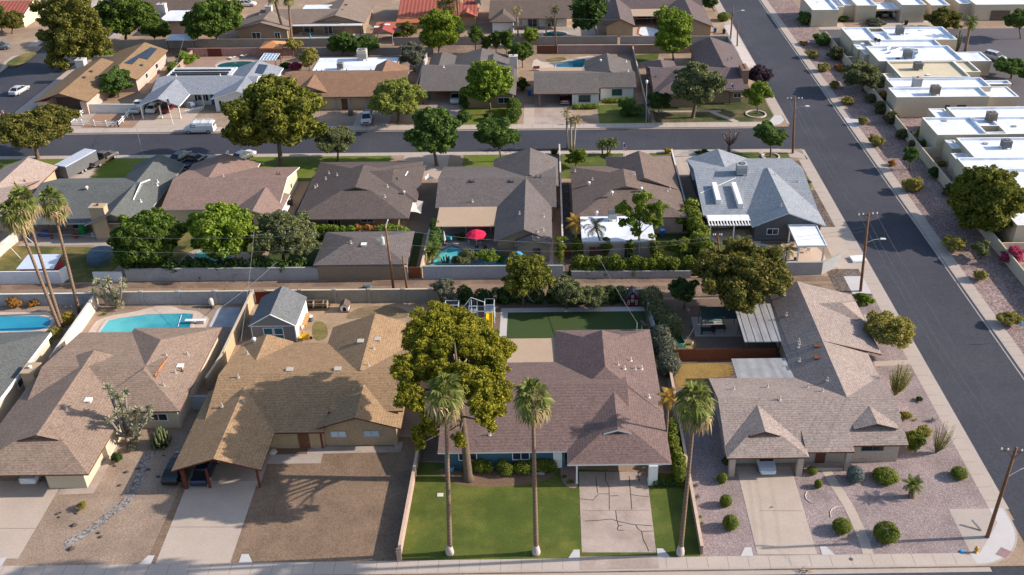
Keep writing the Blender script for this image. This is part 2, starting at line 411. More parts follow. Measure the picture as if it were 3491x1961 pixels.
# ------------------------------------------------------------------ vegetation
def mesh_quads(name, V, mat):
    "V: (n, 4, 3) array of quads"
    n = len(V); me = bpy.data.meshes.new(name)
    me.vertices.add(n*4); me.vertices.foreach_set('co', V.reshape(-1).astype(np.float32))
    me.loops.add(n*4); me.loops.foreach_set('vertex_index', np.arange(n*4, dtype=np.int32))
    me.polygons.add(n); me.polygons.foreach_set('loop_start', np.arange(0, n*4, 4, dtype=np.int32))
    me.materials.append(mat); me.update(); return me
def leaves(rng, C, R, ls, dens=1.5, out=.75, fill=.45, narrow=.55, cap=14000, zmin=None, up=0.):
    C = np.asarray(C, float); R = np.asarray(R, float)
    if R.ndim == 1: R = np.repeat(R[:, None], 3, 1)
    area = 4*np.pi*((R[:, 0]*R[:, 1])**1.6/3+(R[:, 0]*R[:, 2])**1.6/3+(R[:, 1]*R[:, 2])**1.6/3)**(1/1.6)
    n = np.maximum((area*dens/(ls*ls*narrow)).astype(int), 6)
    if n.sum() > cap:
        ls = ls*math.sqrt(n.sum()/cap); n = np.maximum((n*cap/n.sum()).astype(int), 6)
    idx = np.repeat(np.arange(len(C)), n); N = len(idx)
    d = rng.normal(size=(N, 3)); d /= np.linalg.norm(d, axis=1)[:, None]
    rad = (1-fill)+fill*rng.random(N)**.6; rad *= 1+rng.normal(size=N)*.06
    p = C[idx]+d*R[idx]*rad[:, None]
    nrm = d*out+rng.normal(size=(N, 3))*.5; nrm[:, 2] += up; nrm /= np.linalg.norm(nrm, axis=1)[:, None]
    t = np.cross(nrm, rng.normal(size=(N, 3))); t /= np.linalg.norm(t, axis=1)[:, None]+1e-9
    b = np.cross(nrm, t); s = ls*(.6+.8*rng.random(N))[:, None]
    a = t*s*.62; c = b*s*.62*narrow; bend = nrm*s*.12
    V = np.stack([p-a-bend, p-c+bend, p+a-bend, p+c+bend], 1)
    if zmin is not None: V[:, :, 2] = np.maximum(V[:, :, 2], zmin)
    return V
LK = {  # leaf tones (dark to light)
 'dark': [(.008,.021,.007), (.02,.042,.012), (.036,.066,.016), (.07,.098,.022)],
 'ficus': [(.012,.026,.006), (.03,.058,.01), (.055,.09,.014), (.1,.13,.02)],
 'ash': [(.012,.028,.01), (.03,.062,.015), (.06,.1,.02), (.1,.14,.03)],
 'olivetree': [(.024,.034,.016), (.055,.07,.03), (.1,.115,.05), (.15,.16,.075)],
 'broad': [(.02,.026,.006), (.05,.06,.01), (.095,.105,.014), (.15,.15,.024)],
 'pine': [(.07,.08,.01), (.15,.16,.016), (.25,.25,.022), (.36,.33,.045)],
 'oldpine': [(.024,.03,.008), (.06,.068,.014), (.11,.115,.022), (.17,.155,.04)],
 'bright': [(.04,.065,.006), (.09,.14,.012), (.16,.22,.02), (.23,.28,.035)],
 'grey': [(.045,.055,.04), (.09,.105,.075), (.16,.175,.125), (.24,.25,.18)],
 'blue': [(.06,.09,.095), (.1,.14,.14), (.17,.21,.2), (.24,.28,.26)],
 'purple': [(.012,.008,.014), (.028,.018,.028), (.05,.034,.045), (.075,.055,.065)],
 'oleander': [(.02,.028,.012), (.04,.055,.02), (.075,.09,.035), (.3,.09,.1)],
 'bougain': [(.05,.02,.02), (.2,.02,.06), (.32,.05,.11), (.1,.08,.04)],
 'sage': [(.06, .06, .018), (.12, .118, .03), (.19, .175, .045), (.26, .235, .07)],
 'gold': [(.06,.05,.01), (.14,.11,.015), (.22,.17,.03), (.3,.24,.05)],
 'rust': [(.07,.035,.012), (.16,.08,.02), (.26,.14,.035), (.36,.22,.07)],
 'hedge': [(.022, .036, .006), (.055, .08, .011), (.1, .125, .017), (.15, .165, .03)],
 'lime': [(.025,.045,.006), (.06,.1,.012), (.11,.16,.018), (.17,.21,.03)],
 'turned': [(.022, .028, .008), (.05, .058, .012), (.095, .095, .018), (.17, .105, .045)],
 'verde': [(.045, .055, .014), (.09, .11, .025), (.14, .165, .035), (.19, .21, .055)],
}
for k_ in LK: LK[k_] = [tuple(min(v*(1.2 if k_ in ('pine', 'grey', 'blue', 'bright') else 2.0)*(1.08, 1., .95)[i_], .6) for i_, v in enumerate(c)) for c in LK[k_]]
def LM(k): return leafmat('leaves_'+k, LK[k])
BARK = M('bark', (.12, .085, .06), .25, 6, .15, 1)
BARKG = M('grey_bark', (.2, .17, .14), .25, 6, .15, 1)
SEED = [11]
def nextrng():
    SEED[0] += 1; return np.random.default_rng(SEED[0])
def place(tb, tc, rx, ry, Y=None):
    "ground point, crown centre and radii in metres from the photograph's measures"
    b = Q(tb[0], tb[1], tb[2], 0.); c = QY(tc[0], tc[1], tc[2], b[1]); k = TL[tc[0]][2]
    m = dist(c)/F/k; ph = math.atan2(H-c[2], math.hypot(c[0], c[1]))
    a, r = rx*m, ry*m; rd = a
    rz = math.sqrt(max(r*r-(rd*math.sin(ph))**2, 0))/math.cos(ph)
    if rz < .55*a:
        rz = .55*min(a, r*1.2); rd = math.sqrt(max(r*r-(rz*math.cos(ph))**2, (.5*r)**2))/math.sin(ph)
    return b, c, a, rd, rz
def crown_clumps(rng, c, a, rd, rz, n, cr=.42, inner=.72, squash=.8, bottom=-.55, reg=False):
    C, R = [], []; i = 0; k_ = 1.03 if not reg else .97; a, rd, rz = a*k_, rd*k_, rz*k_
    while len(C) < n:
        i += 1
        d = rng.normal(size=3); d /= np.linalg.norm(d)
        if d[2] < bottom: continue
        q = inner*(.8+.22*rng.random()) if reg else inner*(.5+.62*rng.random()**.7)
        if C and min(np.linalg.norm((np.array(C)-np.array(c))/np.array([a, rd, rz])-d*q, axis=1)) < .22 and i < 40*n: continue
        C.append(np.array(c)+d*q*np.array([a, rd, rz])); s = cr*(.5+.75*rng.random())*min(a, rd, max(rz, .6*a))
        R.append([s*1.08, s*1.08, s*squash])
    C, R = np.array(C), np.array(R); SC, SR = [], []
    for q, r in zip(C, R):
        for k in range(8):
            d = rng.normal(size=3); d /= np.linalg.norm(d); d[2] = abs(d[2])*.9-.35*rng.random(); f = .2+.32*rng.random()
            SC.append(q+d*r*(.75+.45*rng.random())); SR.append(r*f)
    return np.vstack([C, SC, [c]]), np.vstack([R*.86, SR, [[a*.6, rd*.6, rz*.6]]])
def tree(label, kind, tb, tc, rx, ry, n=None, ls=.3, group=None, name='broadleaf_tree', trunk=True, cr=.38, cap=11000, dens=1.5, bark=None, tr=None, squash=.8, inner=.72, cat='tree', reg=False, bottom=-.55):
    if not trunk: rx, ry = rx*1.22, ry*1.2
    rng = nextrng(); b, c, a, rd, rz = place(tb, tc, rx, ry)
    n = int((n or max(9, min(34, int(a*a*1.1+8))))*1.3)
    C, R = crown_clumps(rng, c, a, rd, rz, n, cr, inner, squash, bottom, reg)
    if not trunk: C[:, 2] = np.maximum(C[:, 2], R[:, 2]*.5)
    V = leaves(rng, C, R, ls*.58, dens, cap=int(cap*2.6), zmin=.03)
    V = V-np.array(b); me = mesh_quads('crown', V, LM(kind))
    if not trunk:
        o = bpy.data.objects.new(name, me); o.location = b; link(o); return tag(o, label, cat, group)
    root = empty(name, b, label, cat, group)
    o = bpy.data.objects.new('crown', me); link(o, root)
    m = MB(); w = tr or max(.12, min(.42, a*.055)); ce = np.array(c)-np.array(b); fk = max(ce[2]-rz*.75, ce[2]*.35)
    fork = (ce[0]*.5, ce[1]*.5, fk)
    m.tube([(0, 0, -.05), (0, 0, .15), (ce[0]*.2, ce[1]*.2, fk*.55), fork], [w*1.5, w*1.08, w*.9, w*.75], 9)
    for q in range(min(7, n)):
        e = C[q]-np.array(b); md = (np.array(fork)+e)/2+np.array([0, 0, .3]); m.tube([fork, tuple(md), tuple(e)], [w*.55, w*.34, w*.1], 5)
    m.build('trunk', bark or BARK, root, smooth=True, local=True)
    return root
def shrub(label, kind, t, x, y, rx, ry, ls=.16, group=None, name='shrub', n=None, cr=.5, dens=1.4, cap=3500, cat='shrub', inner=.55, by=None):
    "a bush standing on the ground; (x, y) is its middle in the photograph"
    p0 = (t, x, y+ry*.72 if by is None else by)
    return tree(label, kind, p0, (t, x, y), rx, ry, n or 9, ls, group, name, False, cr, cap, dens, cat=cat, inner=inner)
def ball(label, kind, t, x, y, rx, ry, ls=.07, group=None, name='clipped_shrub'):
    rng = nextrng(); b, c, a, rd, rz = place((t, x, y+ry*.6), (t, x, y), rx, ry)
    c = (b[0], b[1], max(rz*.92, .3)); C = [c]; R = [[a, rd, rz]]
    for _ in range(16):
        d = rng.normal(size=3); d /= np.linalg.norm(d); C.append(np.array(c)+d*np.array([a, rd, rz])*.78); R.append(np.array([a, rd, rz])*(.2+.12*rng.random()))
    V = leaves(rng, C, R, ls, 1.9, out=1.2, fill=.2, cap=6500, zmin=.02)-np.array(b)
    o = bpy.data.objects.new(name, mesh_quads(name, V, LM(kind))); o.location = b; link(o); return tag(o, label, 'shrub', group)
def hedge(label, kind, pts, w, h, ls=.14, name='hedge', group=None, z0=0., lump=.12, dens=1.4, cap=9000, cat='hedge'):
    "clipped hedge along world (x, y) points"
    rng = nextrng(); C, R = [], []
    for (x0, y0), (x1, y1) in zip(pts[:-1], pts[1:]):
        L = math.hypot(x1-x0, y1-y0); k = max(int(L/(w*.55)), 1)
        for i in range(k+1):
            f = i/k
            for zz in ([h*.5] if h < w*1.3 else [h*.28, h*.72]):
                C.append((x0+(x1-x0)*f+rng.normal()*lump*w, y0+(y1-y0)*f+rng.normal()*lump*w, z0+zz+rng.normal()*lump*.4*h))
                R.append([w*.55*(.85+.3*rng.random()), w*.55*(.85+.3*rng.random()), (h*.52 if h < w*1.3 else h*.36)*(.85+.3*rng.random())])
    b = (pts[0][0], pts[0][1], 0); V = leaves(rng, C, R, ls, dens, fill=.3, cap=cap, zmin=z0+.02)-np.array(b)
    o = bpy.data.objects.new(name, mesh_quads(name, V, LM(kind))); o.location = b; link(o); return tag(o, label, cat, group)
def pine(label, kind, tb, blobs, ls=.28, name='pine_tree', cap=26000, bark=None, tr=.45, lean=None, cr=1., group=None, forkq=.45, rs=1.3, mids=True):
    "conifer built from the clumps one sees: (tile, x, y, r px, dy m)"
    rng = nextrng(); b = Q(*tb, 0.); C, R = [], []
    B0 = [(np.array(QY(t, x, y, b[1]+dy)), r*rs*dist(QY(t, x, y, b[1]+dy))/F/TL[t][2]) for (t, x, y, r, dy) in blobs]; n0 = len(B0)
    for i in range(n0 if mids else 0):
        for j in range(i):
            if np.linalg.norm(B0[i][0]-B0[j][0]) < (B0[i][1]+B0[j][1])*1.15: B0.append(((B0[i][0]+B0[j][0])/2+rng.normal(size=3)*.3, (B0[i][1]+B0[j][1])*.42))
    for c, s in B0:
        C.append(c); R.append([s*.72*cr, s*.8*cr, s*.6*cr])
        for k in range(13):
            d = rng.normal(size=3); d /= np.linalg.norm(d); C.append(c+d*s*(.55+.35*rng.random())*np.array([1, 1.25, .85])); q = s*(.2+.22*rng.random())*cr; R.append([q, q, q*.85])
    C, R = np.array(C), np.array(R)
    V = leaves(rng, C, R, ls, 1.25, out=.6, fill=.6, narrow=.4, cap=cap, zmin=.1)-np.array(b)
    root = empty(name, b, label, 'tree', group); link(bpy.data.objects.new('crown', mesh_quads('crown', V, LM(kind))), root)
    top = C.mean(0)-np.array(b); m = MB()
    path = [(0, 0, -.05), (0, 0, .5), (top[0]*.3, top[1]*.3, top[2]*.45), (top[0]*.8, top[1]*.8, top[2]*.95), (top[0], top[1], top[2]*1.25)]
    m.tube(path, [tr*1.7, tr*1.05, tr*.85, tr*.5, tr*.15], 10)
    for q in range(0, len(C), 14):
        e = C[q]-np.array(b); z = max(top[2]*forkq, e[2]-2.); f = min(z/(top[2]*.95), 1)
        s = np.array([top[0]*.8*f, top[1]*.8*f, z]); m.tube([tuple(s), tuple((s+e)/2+[0, 0, .25]), tuple(e)], [tr*.3, tr*.2, .03], 5)
    m.build('trunk', bark or BARK, root, smooth=True, local=True); return root
PALMT = M('palm_trunk', (.19, .125, .085), .22, 7, .12, .8, stripes=('Z', .42, .14))
PALMB = M('palm_base', (.42, .36, .33), .15, 5, .1, 1)
def fan(rng, F_, o, az, el, L, size, droop, nb=11):
    "one fan leaf: petiole and a pleated fan of blades"
    d = np.array([math.cos(az)*math.cos(el), math.sin(az)*math.cos(el), math.sin(el)]); side = np.array([-math.sin(az), math.cos(az), 0])
    up_ = np.cross(d, side)*-1
    if up_[2] < 0: up_ = -up_
    e = o+d*L
    F_.append([o-side*.03, o+side*.03, e+side*.02, e-side*.02])
    d2 = d-np.array([0, 0, droop]); d2 /= np.linalg.norm(d2)
    for k in range(nb):
        a = (k/(nb-1)-.5)*math.radians(200); r = size*(1-.25*abs(k/(nb-1)-.5)*2)*(.85+.3*rng.random())
        dirv = d2*math.cos(a)+side*math.sin(a); mid = e+dirv*r*.6; tip = e+dirv*r-np.array([0, 0, 1])*r*(.18+.35*droop+.15*rng.random())
        wd = np.cross(dirv, up_)*r*.11+up_*r*.03*(1 if k % 2 else -1)
        F_.append([e, mid+wd, tip, mid-wd])
def fan_palm(label, tb, tt, r, name='fan_palm', group=None, base=True, nf=30, tr=.18, skirt=30, kind='palm', yell=0):
    rng = nextrng(); b = Q(*tb, 0.); c = np.array(QY(*tt, b[1])); m = r*dist(c)/F/TL[tt[0]][2]
    root = empty(name, b, label, 'palm', group); h = c-np.array(b)
    G, D = [], []; o = h.copy()
    for k in range(nf):
        az = k*2.399+rng.normal()*.2; u = (k+.5)/nf; el = math.radians(78-118*u+rng.normal()*8)
        fan(rng, G, o+np.array([0, 0, .25-.8*u]), az, el, m*(.48+.12*rng.random()), m*.68, .1+.75*u)
    for k in range(skirt):
        az = rng.random()*6.28; el = math.radians(-5-60*rng.random()); fan(rng, D, o+np.array([0, 0, -.3]), az, el, m*(.62+.35*rng.random()), m*.55, .9+.5*rng.random(), 7)
    link(bpy.data.objects.new('fronds', mesh_quads('fronds', np.array(G), leafmat('palm_leaf', [(.05,.066,.012), (.11,.14,.026), (.19,.21,.05), (.32,.31,.11)]))), root)
    if D: link(bpy.data.objects.new('dead_fronds', mesh_quads('dead_fronds', np.array(D), leafmat('dead_palm_leaf', [(.2,.13,.06), (.34,.24,.12), (.48,.37,.2), (.58,.47,.28)]))), root)
    t = MB(); n = 12; pts = [(h[0]*q, h[1]*q, h[2]*q) for q in np.linspace(.02 if base else 0, 1, n)]
    t.tube(pts, [tr*(1.35-.55*q) for q in np.linspace(0, 1, n)], 9)
    t.build('trunk', PALMT, root, smooth=True, local=True)
    if base:
        q = MB(); q.tube([(0, 0, 0), (0, 0, .25), (0, 0, .7), (0, 0, 1.15)], [tr*2.1, tr*2.25, tr*1.8, tr*1.25], 12); q.build('trunk_base', PALMB, root, smooth=True, local=True)
    return root
def feather(rng, F_, o, az, el, L, wid, arch=1., nl=12):
    "one arching feather frond with leaflets"
    prev = np.array(o, float); side = np.array([-math.sin(az), math.cos(az), 0])
    for k in range(nl):
        u = k/(nl-1); e2 = el-arch*1.7*u*u; d = np.array([math.cos(az)*math.cos(e2), math.sin(az)*math.cos(e2), math.sin(e2)])
        nx = prev+d*L/nl; F_.append([prev-side*.02, prev+side*.02, nx+side*.02, nx-side*.02])
        w = wid*math.sin(math.pi*(.12+.83*u))
        for sg in (-1, 1):
            tip = prev+side*sg*w+d*w*.45-np.array([0, 0, w*.4]); F_.append([prev, prev+d*L/nl*.8, tip+d*.06, tip])
        prev = nx
def feather_palm(label, tb, tt, r, name='feather_palm', group=None, nf=22, tr=.14, kinds='green', trunkmat=None, tall=True, arch=1., up0=75, fat=1.0, dn=115):
    rng = nextrng(); b = Q(*tb, 0.); c = np.array(QY(*tt, b[1])); m = r*dist(c)/F/TL[tt[0]][2]
    root = empty(name, b, label, 'palm', group); h = c-np.array(b); G = []
    for k in range(nf):
        az = k*2.399+rng.normal()*.2; el = math.radians(up0-dn*(k/nf)); feather(rng, G, h, az, el, m*1.25, m*.28, arch)
    cols = {'green': [(.03,.05,.008), (.07,.1,.014), (.12,.15,.025), (.18,.2,.04)], 'dry': [(.1,.07,.02), (.2,.14,.05), (.32,.24,.1), (.42,.33,.17)],
            'gold': [(.12,.06,.01), (.3,.16,.025), (.42,.26,.05), (.2,.18,.04)], 'mix': [(.03,.05,.01), (.08,.1,.02), (.2,.15,.06), (.3,.22,.1)]}[kinds]
    link(bpy.data.objects.new('fronds', mesh_quads('fronds', np.array(G), leafmat('frond_'+kinds, cols))), root)
    t = MB(); n = 6; t.tube([(h[0]*q, h[1]*q, h[2]*q-.02) for q in np.linspace(0, 1, n)], [tr*fat*(1.2-.3*q) for q in np.linspace(0, 1, n)], 9)
    t.build('trunk', trunkmat or PALMT, root, smooth=True, local=True); return root
def rosette(label, kind, t, x, y, r, n=26, name='agave', group=None, cat='plant'):
    rng = nextrng(); b = Q(t, x, y); m = r*dist(b)/F/TL[t][2]; V = []
    for k in range(n):
        az = k*2.399; el = math.radians(80-70*(k/n)); L = m*(.8+.3*rng.random()); d = np.array([math.cos(az)*math.cos(el), math.sin(az)*math.cos(el), math.sin(el)])
        s = np.array([-math.sin(az), math.cos(az), 0]); V.append([np.zeros(3), d*L*.45+s*L*.09, d*L-np.array([0, 0, L*.06]), d*L*.45-s*L*.09])
    o = bpy.data.objects.new(name, mesh_quads(name, np.array(V), LM(kind))); o.location = b; link(o); return tag(o, label, cat, group)
def wands(label, kind, t, x, y, tops, n=60, name='ocotillo', spread=.25, leaf=True, ls=.13, cat='shrub', tk=.02):
    "long thin stems rising from one foot; tops = (tile, x, y, rx, ry) ellipse the tips fill"
    rng = nextrng(); b = np.array(Q(t, x, y)); tt, cx, cy, rx, ry = tops; V = []; m = MB()
    for k in range(n):
        a = rng.random()*6.28; q = math.sqrt(rng.random()); e = np.array(QY(tt, cx+rx*q*math.cos(a), cy+ry*q*math.sin(a), b[1]+rng.normal()*.5))-b
        e[2] = max(e[2], .5); mid = e*np.array([.62, .62, .45])
        m.tube([(0, 0, 0), tuple(mid), tuple(e)], [tk*1.6, tk, tk*.5], 3)
        if leaf:
            for u in np.linspace(.3, 1, 16):
                p = mid*2*u*(1-u)+e*u*u; d = rng.normal(size=3); d /= np.linalg.norm(d); w = np.cross(d, rng.normal(size=3)); V.append([p, p+d*ls+w*ls*.2, p+d*ls*1.8, p+d*ls-w*ls*.2])
    root = empty(name, tuple(b), label, cat); m.build('stems', M('stem', (.12, .12, .05), .2, 5), root, local=True)
    if leaf: link(bpy.data.objects.new('leaves', mesh_quads('leaves', np.array(V), LM(kind))), root)
    return root
def yucca_tree(label, tb, heads, name='joshua_tree', mat=None):
    "stubby branching trunk with spiky pale heads"
    rng = nextrng(); b = np.array(Q(*tb)); V = []; m = MB(); m.tube([(0, 0, 0), (0, 0, 1.2)], [.28, .2], 8)
    for (t, x, y, r) in heads:
        c = np.array(QY(t, x, y, b[1]+rng.normal()*.6))-b; s = r*dist(c+b)/F/TL[t][2]
        m.tube([(0, 0, 1.1), tuple(c*np.array([.55, .55, .5])), tuple(c)], [.17, .13, .1], 6)
        for k in range(70):
            d = rng.normal(size=3); d[2] = d[2]*.8+.2; d /= np.linalg.norm(d); w = np.cross(d, rng.normal(size=3)); w /= np.linalg.norm(w)
            V.append([c, c+d*s*.5+w*s*.1, c+d*s*(.8+.4*rng.random()), c+d*s*.5-w*s*.1])
    root = empty(name, tuple(b), label, 'tree'); m.build('trunk', BARKG, root, smooth=True, local=True)
    link(bpy.data.objects.new('crown', mesh_quads('crown', np.array(V), leafmat('yucca', [(.1,.11,.06), (.24,.24,.15), (.42,.4,.27), (.58,.54,.38)]))), root); return root
def column_cactus(label, tb, cols, r=.09, name='column_cactus', mat=None, group=None):
    b = np.array(Q(*tb)); m = MB()
    for (dx, dy, h) in cols: m.tube([(dx*.4, dy*.4, 0), (dx*.85, dy*.85, h*.25), (dx, dy, h*.6), (dx, dy, h-.05), (dx, dy, h)], [r*.8, r, r, r*.85, r*.3], 8)
    o = m.build(name, mat or M('cactus', (.1, .115, .045), .3, 6, .1, 1), loc=tuple(b), local=True, smooth=True); return tag(o, label, 'cactus', group)

# ------------------------------------------------------------------ vehicles
TYRE = M('tyre', (.015, .015, .015)); RIM = M('rim', (.35, .35, .36), .1, 4, .05, 1, .35); RED = glassy('tail_lamp', (.3, .01, .01), .2); LAMP = glassy('head_lamp', (.6, .6, .6), .15)
CARGL = glassy('car_glass', (.015, .018, .022), .06)
def paint(n, c): return M('paint_'+n, c, .03, 3, .04, .6, .22, spec=.6)
def ring(x, hw, z0, z1, tum=.9):
    return [(x, -hw*.9, z0), (x, -hw, z0+(z1-z0)*.25), (x, -hw, z0+(z1-z0)*.7), (x, -hw*tum, z1), (x, hw*tum, z1), (x, hw, z0+(z1-z0)*.7), (x, hw, z0+(z1-z0)*.25), (x, hw*.9, z0)]
def frustum(m, x0, x1, z0, u0, u1, z1, w0, w1, mi=0):
    m.loft([[(x0, -w0, z0), (x1, -w0, z0), (x1, w0, z0), (x0, w0, z0)], [(u0, -w1, z1), (u1, -w1, z1), (u1, w1, z1), (u0, w1, z1)]], mi)
def cabin(root, x0, x1, z0, u0, u1, z1, w0, w1, pm, posts=(), rails=False):
    g = MB(); frustum(g, x0, x1, z0, u0, u1, z1, w0, w1); g.build('window_glass', CARGL, root, local=True)
    r = MB(); frustum(r, u0-.06, u1+.06, z1-.03, u0+.02, u1-.05, z1+.06, w1+.02, w1-.06)
    for sg in (-1, 1):
        for a, c in ((x0, u0), (x1, u1)): r.bar((a, sg*(w0-.005), z0), (c, sg*(w1+.005), z1), .045)
        for q in posts:
            f = (q-x0)/(x1-x0); r.bar((q, sg*(w0+.005), z0), (u0+(u1-u0)*f, sg*(w1+.01), z1), .04)
    r.build('roof', pm, root, local=True)
def wheels(root, xs, w, r=.33):
    for x in xs:
        for sg in (-1, 1):
            m = MB(); y = sg*w; m.tube([(x, y-sg*.22, r), (x, y-sg*.03, r), (x, y, r)], [r, r, r*.9], 16, 0); m.tube([(x, y-.01*sg, r), (x, y+.012*sg, r)], r*.62, 10, 1); m.tube([(x, y, r), (x, y+.03*sg, r)], r*.2, 6, 0)
            m.build('wheel', [TYRE, RIM], root, local=True)
def lights(root, L, w, zf, zr, s=.16, xf=None, xr=None):
    xf = xf if xf is not None else L/2-.08; xr = xr if xr is not None else -L/2+.06
    for sg in (-1, 1):
        m = MB(); m.box(xf-.1, sg*w-.17, zf-.08, xf+.035, sg*w+.17, zf+.08); m.build('headlight', LAMP, root, local=True)
        m = MB(); m.box(xr-.03, sg*w-.14, zr-s/2, xr+.12, sg*w+.14, zr+s/2); m.build('tail_light', RED, root, local=True)
def vehicle(kind, label, pm, pos, deg, group=None, extra=None):
    root = empty({'sedan': 'parked_car', 'suv': 'parked_suv', 'pickup': 'pickup_truck', 'van': 'work_van'}[kind], pos, label, {'sedan': 'car', 'suv': 'suv', 'pickup': 'pickup truck', 'van': 'van'}[kind], group, math.radians(deg))
    b = MB()
    if kind == 'sedan':
        b.loft([ring(-2.42, .72, .38, .8), ring(-2.3, .84, .3, .98), ring(-1.5, .9, .22, 1.0), ring(0, .91, .22, .96), ring(1., .91, .22, .95), ring(1.9, .87, .24, .84), ring(2.32, .76, .28, .7), ring(2.42, .6, .36, .58)])
        b.build('body', pm, root, smooth=False, local=True); cabin(root, -1.95, 1.05, .96, -1.15, .3, 1.42, .8, .6, pm, (-.35,)); wheels(root, (-1.4, 1.42), .9); lights(root, 4.8, .62, .66, .82, .14, 2.28)
    elif kind == 'suv':
        b.loft([ring(-2.3, .78, .4, 1.05), ring(-2.2, .9, .3, 1.1), ring(0, .95, .25, 1.08), ring(1., .94, .25, 1.05), ring(2.0, .9, .28, .95), ring(2.35, .75, .35, .8)])
        b.build('body', pm, root, local=True); cabin(root, -2.15, 1.15, 1.06, -1.9, .35, 1.66, .85, .68, pm, (-1.1, -.2)); wheels(root, (-1.4, 1.4), .94, .36); lights(root, 4.6, .66, .78, .98, .22)
    elif kind == 'pickup':
        b.loft([ring(-2.85, .92, .5, .72, .97), ring(-2.8, .97, .45, .74, .97), ring(.0, .98, .4, .74, .97), ring(.1, .98, .4, 1.08), ring(1.6, .98, .4, 1.06), ring(2.5, .95, .42, 1.02), ring(2.85, .84, .45, .9)])
        for a in ((-2.85, -.97, -.45, -.87), (-2.85, .87, -.45, .97), (-2.87, -.97, -2.77, .97), (-.5, -.97, -.35, .97)): b.box(a[0], a[1], .72, a[2], a[3], 1.12)
        b.build('body', pm, root, local=True); cabin(root, -.4, 1.55, 1.06, -.2, .85, 1.78, .88, .7, pm, (.45,)); wheels(root, (-1.75, 1.85), .99, .4); lights(root, 5.7, .76, .85, .92, .3)
        q = MB(); q.box(-2.75, -.86, .745, -.5, .86, .765); q.build('truck_bed', DARKMET, root, local=True)
        q = MB(); q.box(-2.98, -.9, .5, -2.86, .9, .66); q.box(2.84, -.86, .45, 2.95, .86, .62); q.build('bumper', GREYMET, root, local=True)
        q = MB(); q.box(2.78, -.55, .64, 2.88, .55, .9); q.build('grille', DARKMET, root, local=True)
    else:
        b.loft([ring(-2.8, .9, .45, 1.95, .86), ring(-2.72, .98, .35, 2.05, .84), ring(1.1, .99, .35, 2.05, .84), ring(1.55, .99, .35, 1.6, .86), ring(1.95, .98, .36, 1.18, .88), ring(2.6, .9, .38, 1.0), ring(2.8, .78, .42, .85)])
        b.build('body', pm, root, local=True); wheels(root, (-1.75, 1.85), .99, .37); lights(root, 5.6, .7, .8, 1.2, .5)
        g = MB(); g.poly([(1.2, -.82, 2.0), (1.2, .82, 2.0), (1.97, .9, 1.2), (1.97, -.9, 1.2)])
        for sg in (-1, 1):
            g.poly([(.35, sg*1.0, 1.3), (1.35, sg*1.0, 1.3), (1.2, sg*.955, 1.75), (.35, sg*.955, 1.75)]); g.box(-2.83, sg*.12, 1.35, -2.78, sg*.75, 1.85)
        g.build('window_glass', CARGL, root, local=True); r = MB()
        for x in (-2.3, -.8, .6): r.bar((x, -.9, 2.2), (x, .9, 2.2), .035)
        for y in (-.7, -.25, .3): r.bar((-2.6, y, 2.27), (.9, y, 2.27), .035)
        for y in (-.85, .85):
            for x in (-2.3, -.8, .6): r.bar((x, y, 2.0), (x, y, 2.2), .03)
        r.build('ladder_rack', WHITE, root, local=True)
    return root

# ------------------------------------------------------------------ walls, poles, wires, pools
BLOCKG = M('grey_block', (.33, .32, .32), .12, 4, .14, .5)
BLOCKT = M('tan_block', (.42, .31, .19), .12, 4, .14, .5)
BLOCKP = M('pink_block', (.36, .25, .2), .12, 4, .12, .5)
CAP = M('wall_cap', (.52, .42, .3), .1, 5)
def wall(label, pts, h, mat, t=.2, cap=None, pil=None, name='block_wall', cat='wall', group=None, capw=.05):
    b = (pts[0][0], pts[0][1], 0); m = MB(); c = MB(); pl = []
    for (x0, y0), (x1, y1) in zip(pts[:-1], pts[1:]):
        d = Vector((x1-x0, y1-y0)); L = d.length; d /= L; n = Vector((-d.y, d.x))*t/2
        m.prism([(x0-n.x, y0-n.y), (x1-n.x, y1-n.y), (x1+n.x, y1+n.y), (x0+n.x, y0+n.y)], -.1, h)
        if cap:
            n2 = n*(1+capw*2/t); c.prism([(x0-n2.x, y0-n2.y), (x1-n2.x, y1-n2.y), (x1+n2.x, y1+n2.y), (x0+n2.x, y0+n2.y)], h, h+.06)
        if pil:
            k = max(int(L/pil), 1)
            for i in range(k+1): pl.append((x0+(x1-x0)*i/k, y0+(y1-y0)*i/k))
    if not cap and not pl: return tag(m.build(name, mat, loc=b), label, cat, group)
    root = empty(name, b, label, cat, group); m.build('panel', mat, root)
    if cap: c.build('coping', cap, root)
    for (x, y) in pl:
        q = MB(); w = t/2+.1; q.box(x-w, y-w, -.1, x+w, y+w, h+.08); q.box(x-w-.03, y-w-.03, h+.08, x+w+.03, y+w+.03, h+.14); q.build('pillar', mat, root)
    return root
WOOD = M('pole_wood', (.17, .085, .045), .25, 5, .15, 1)
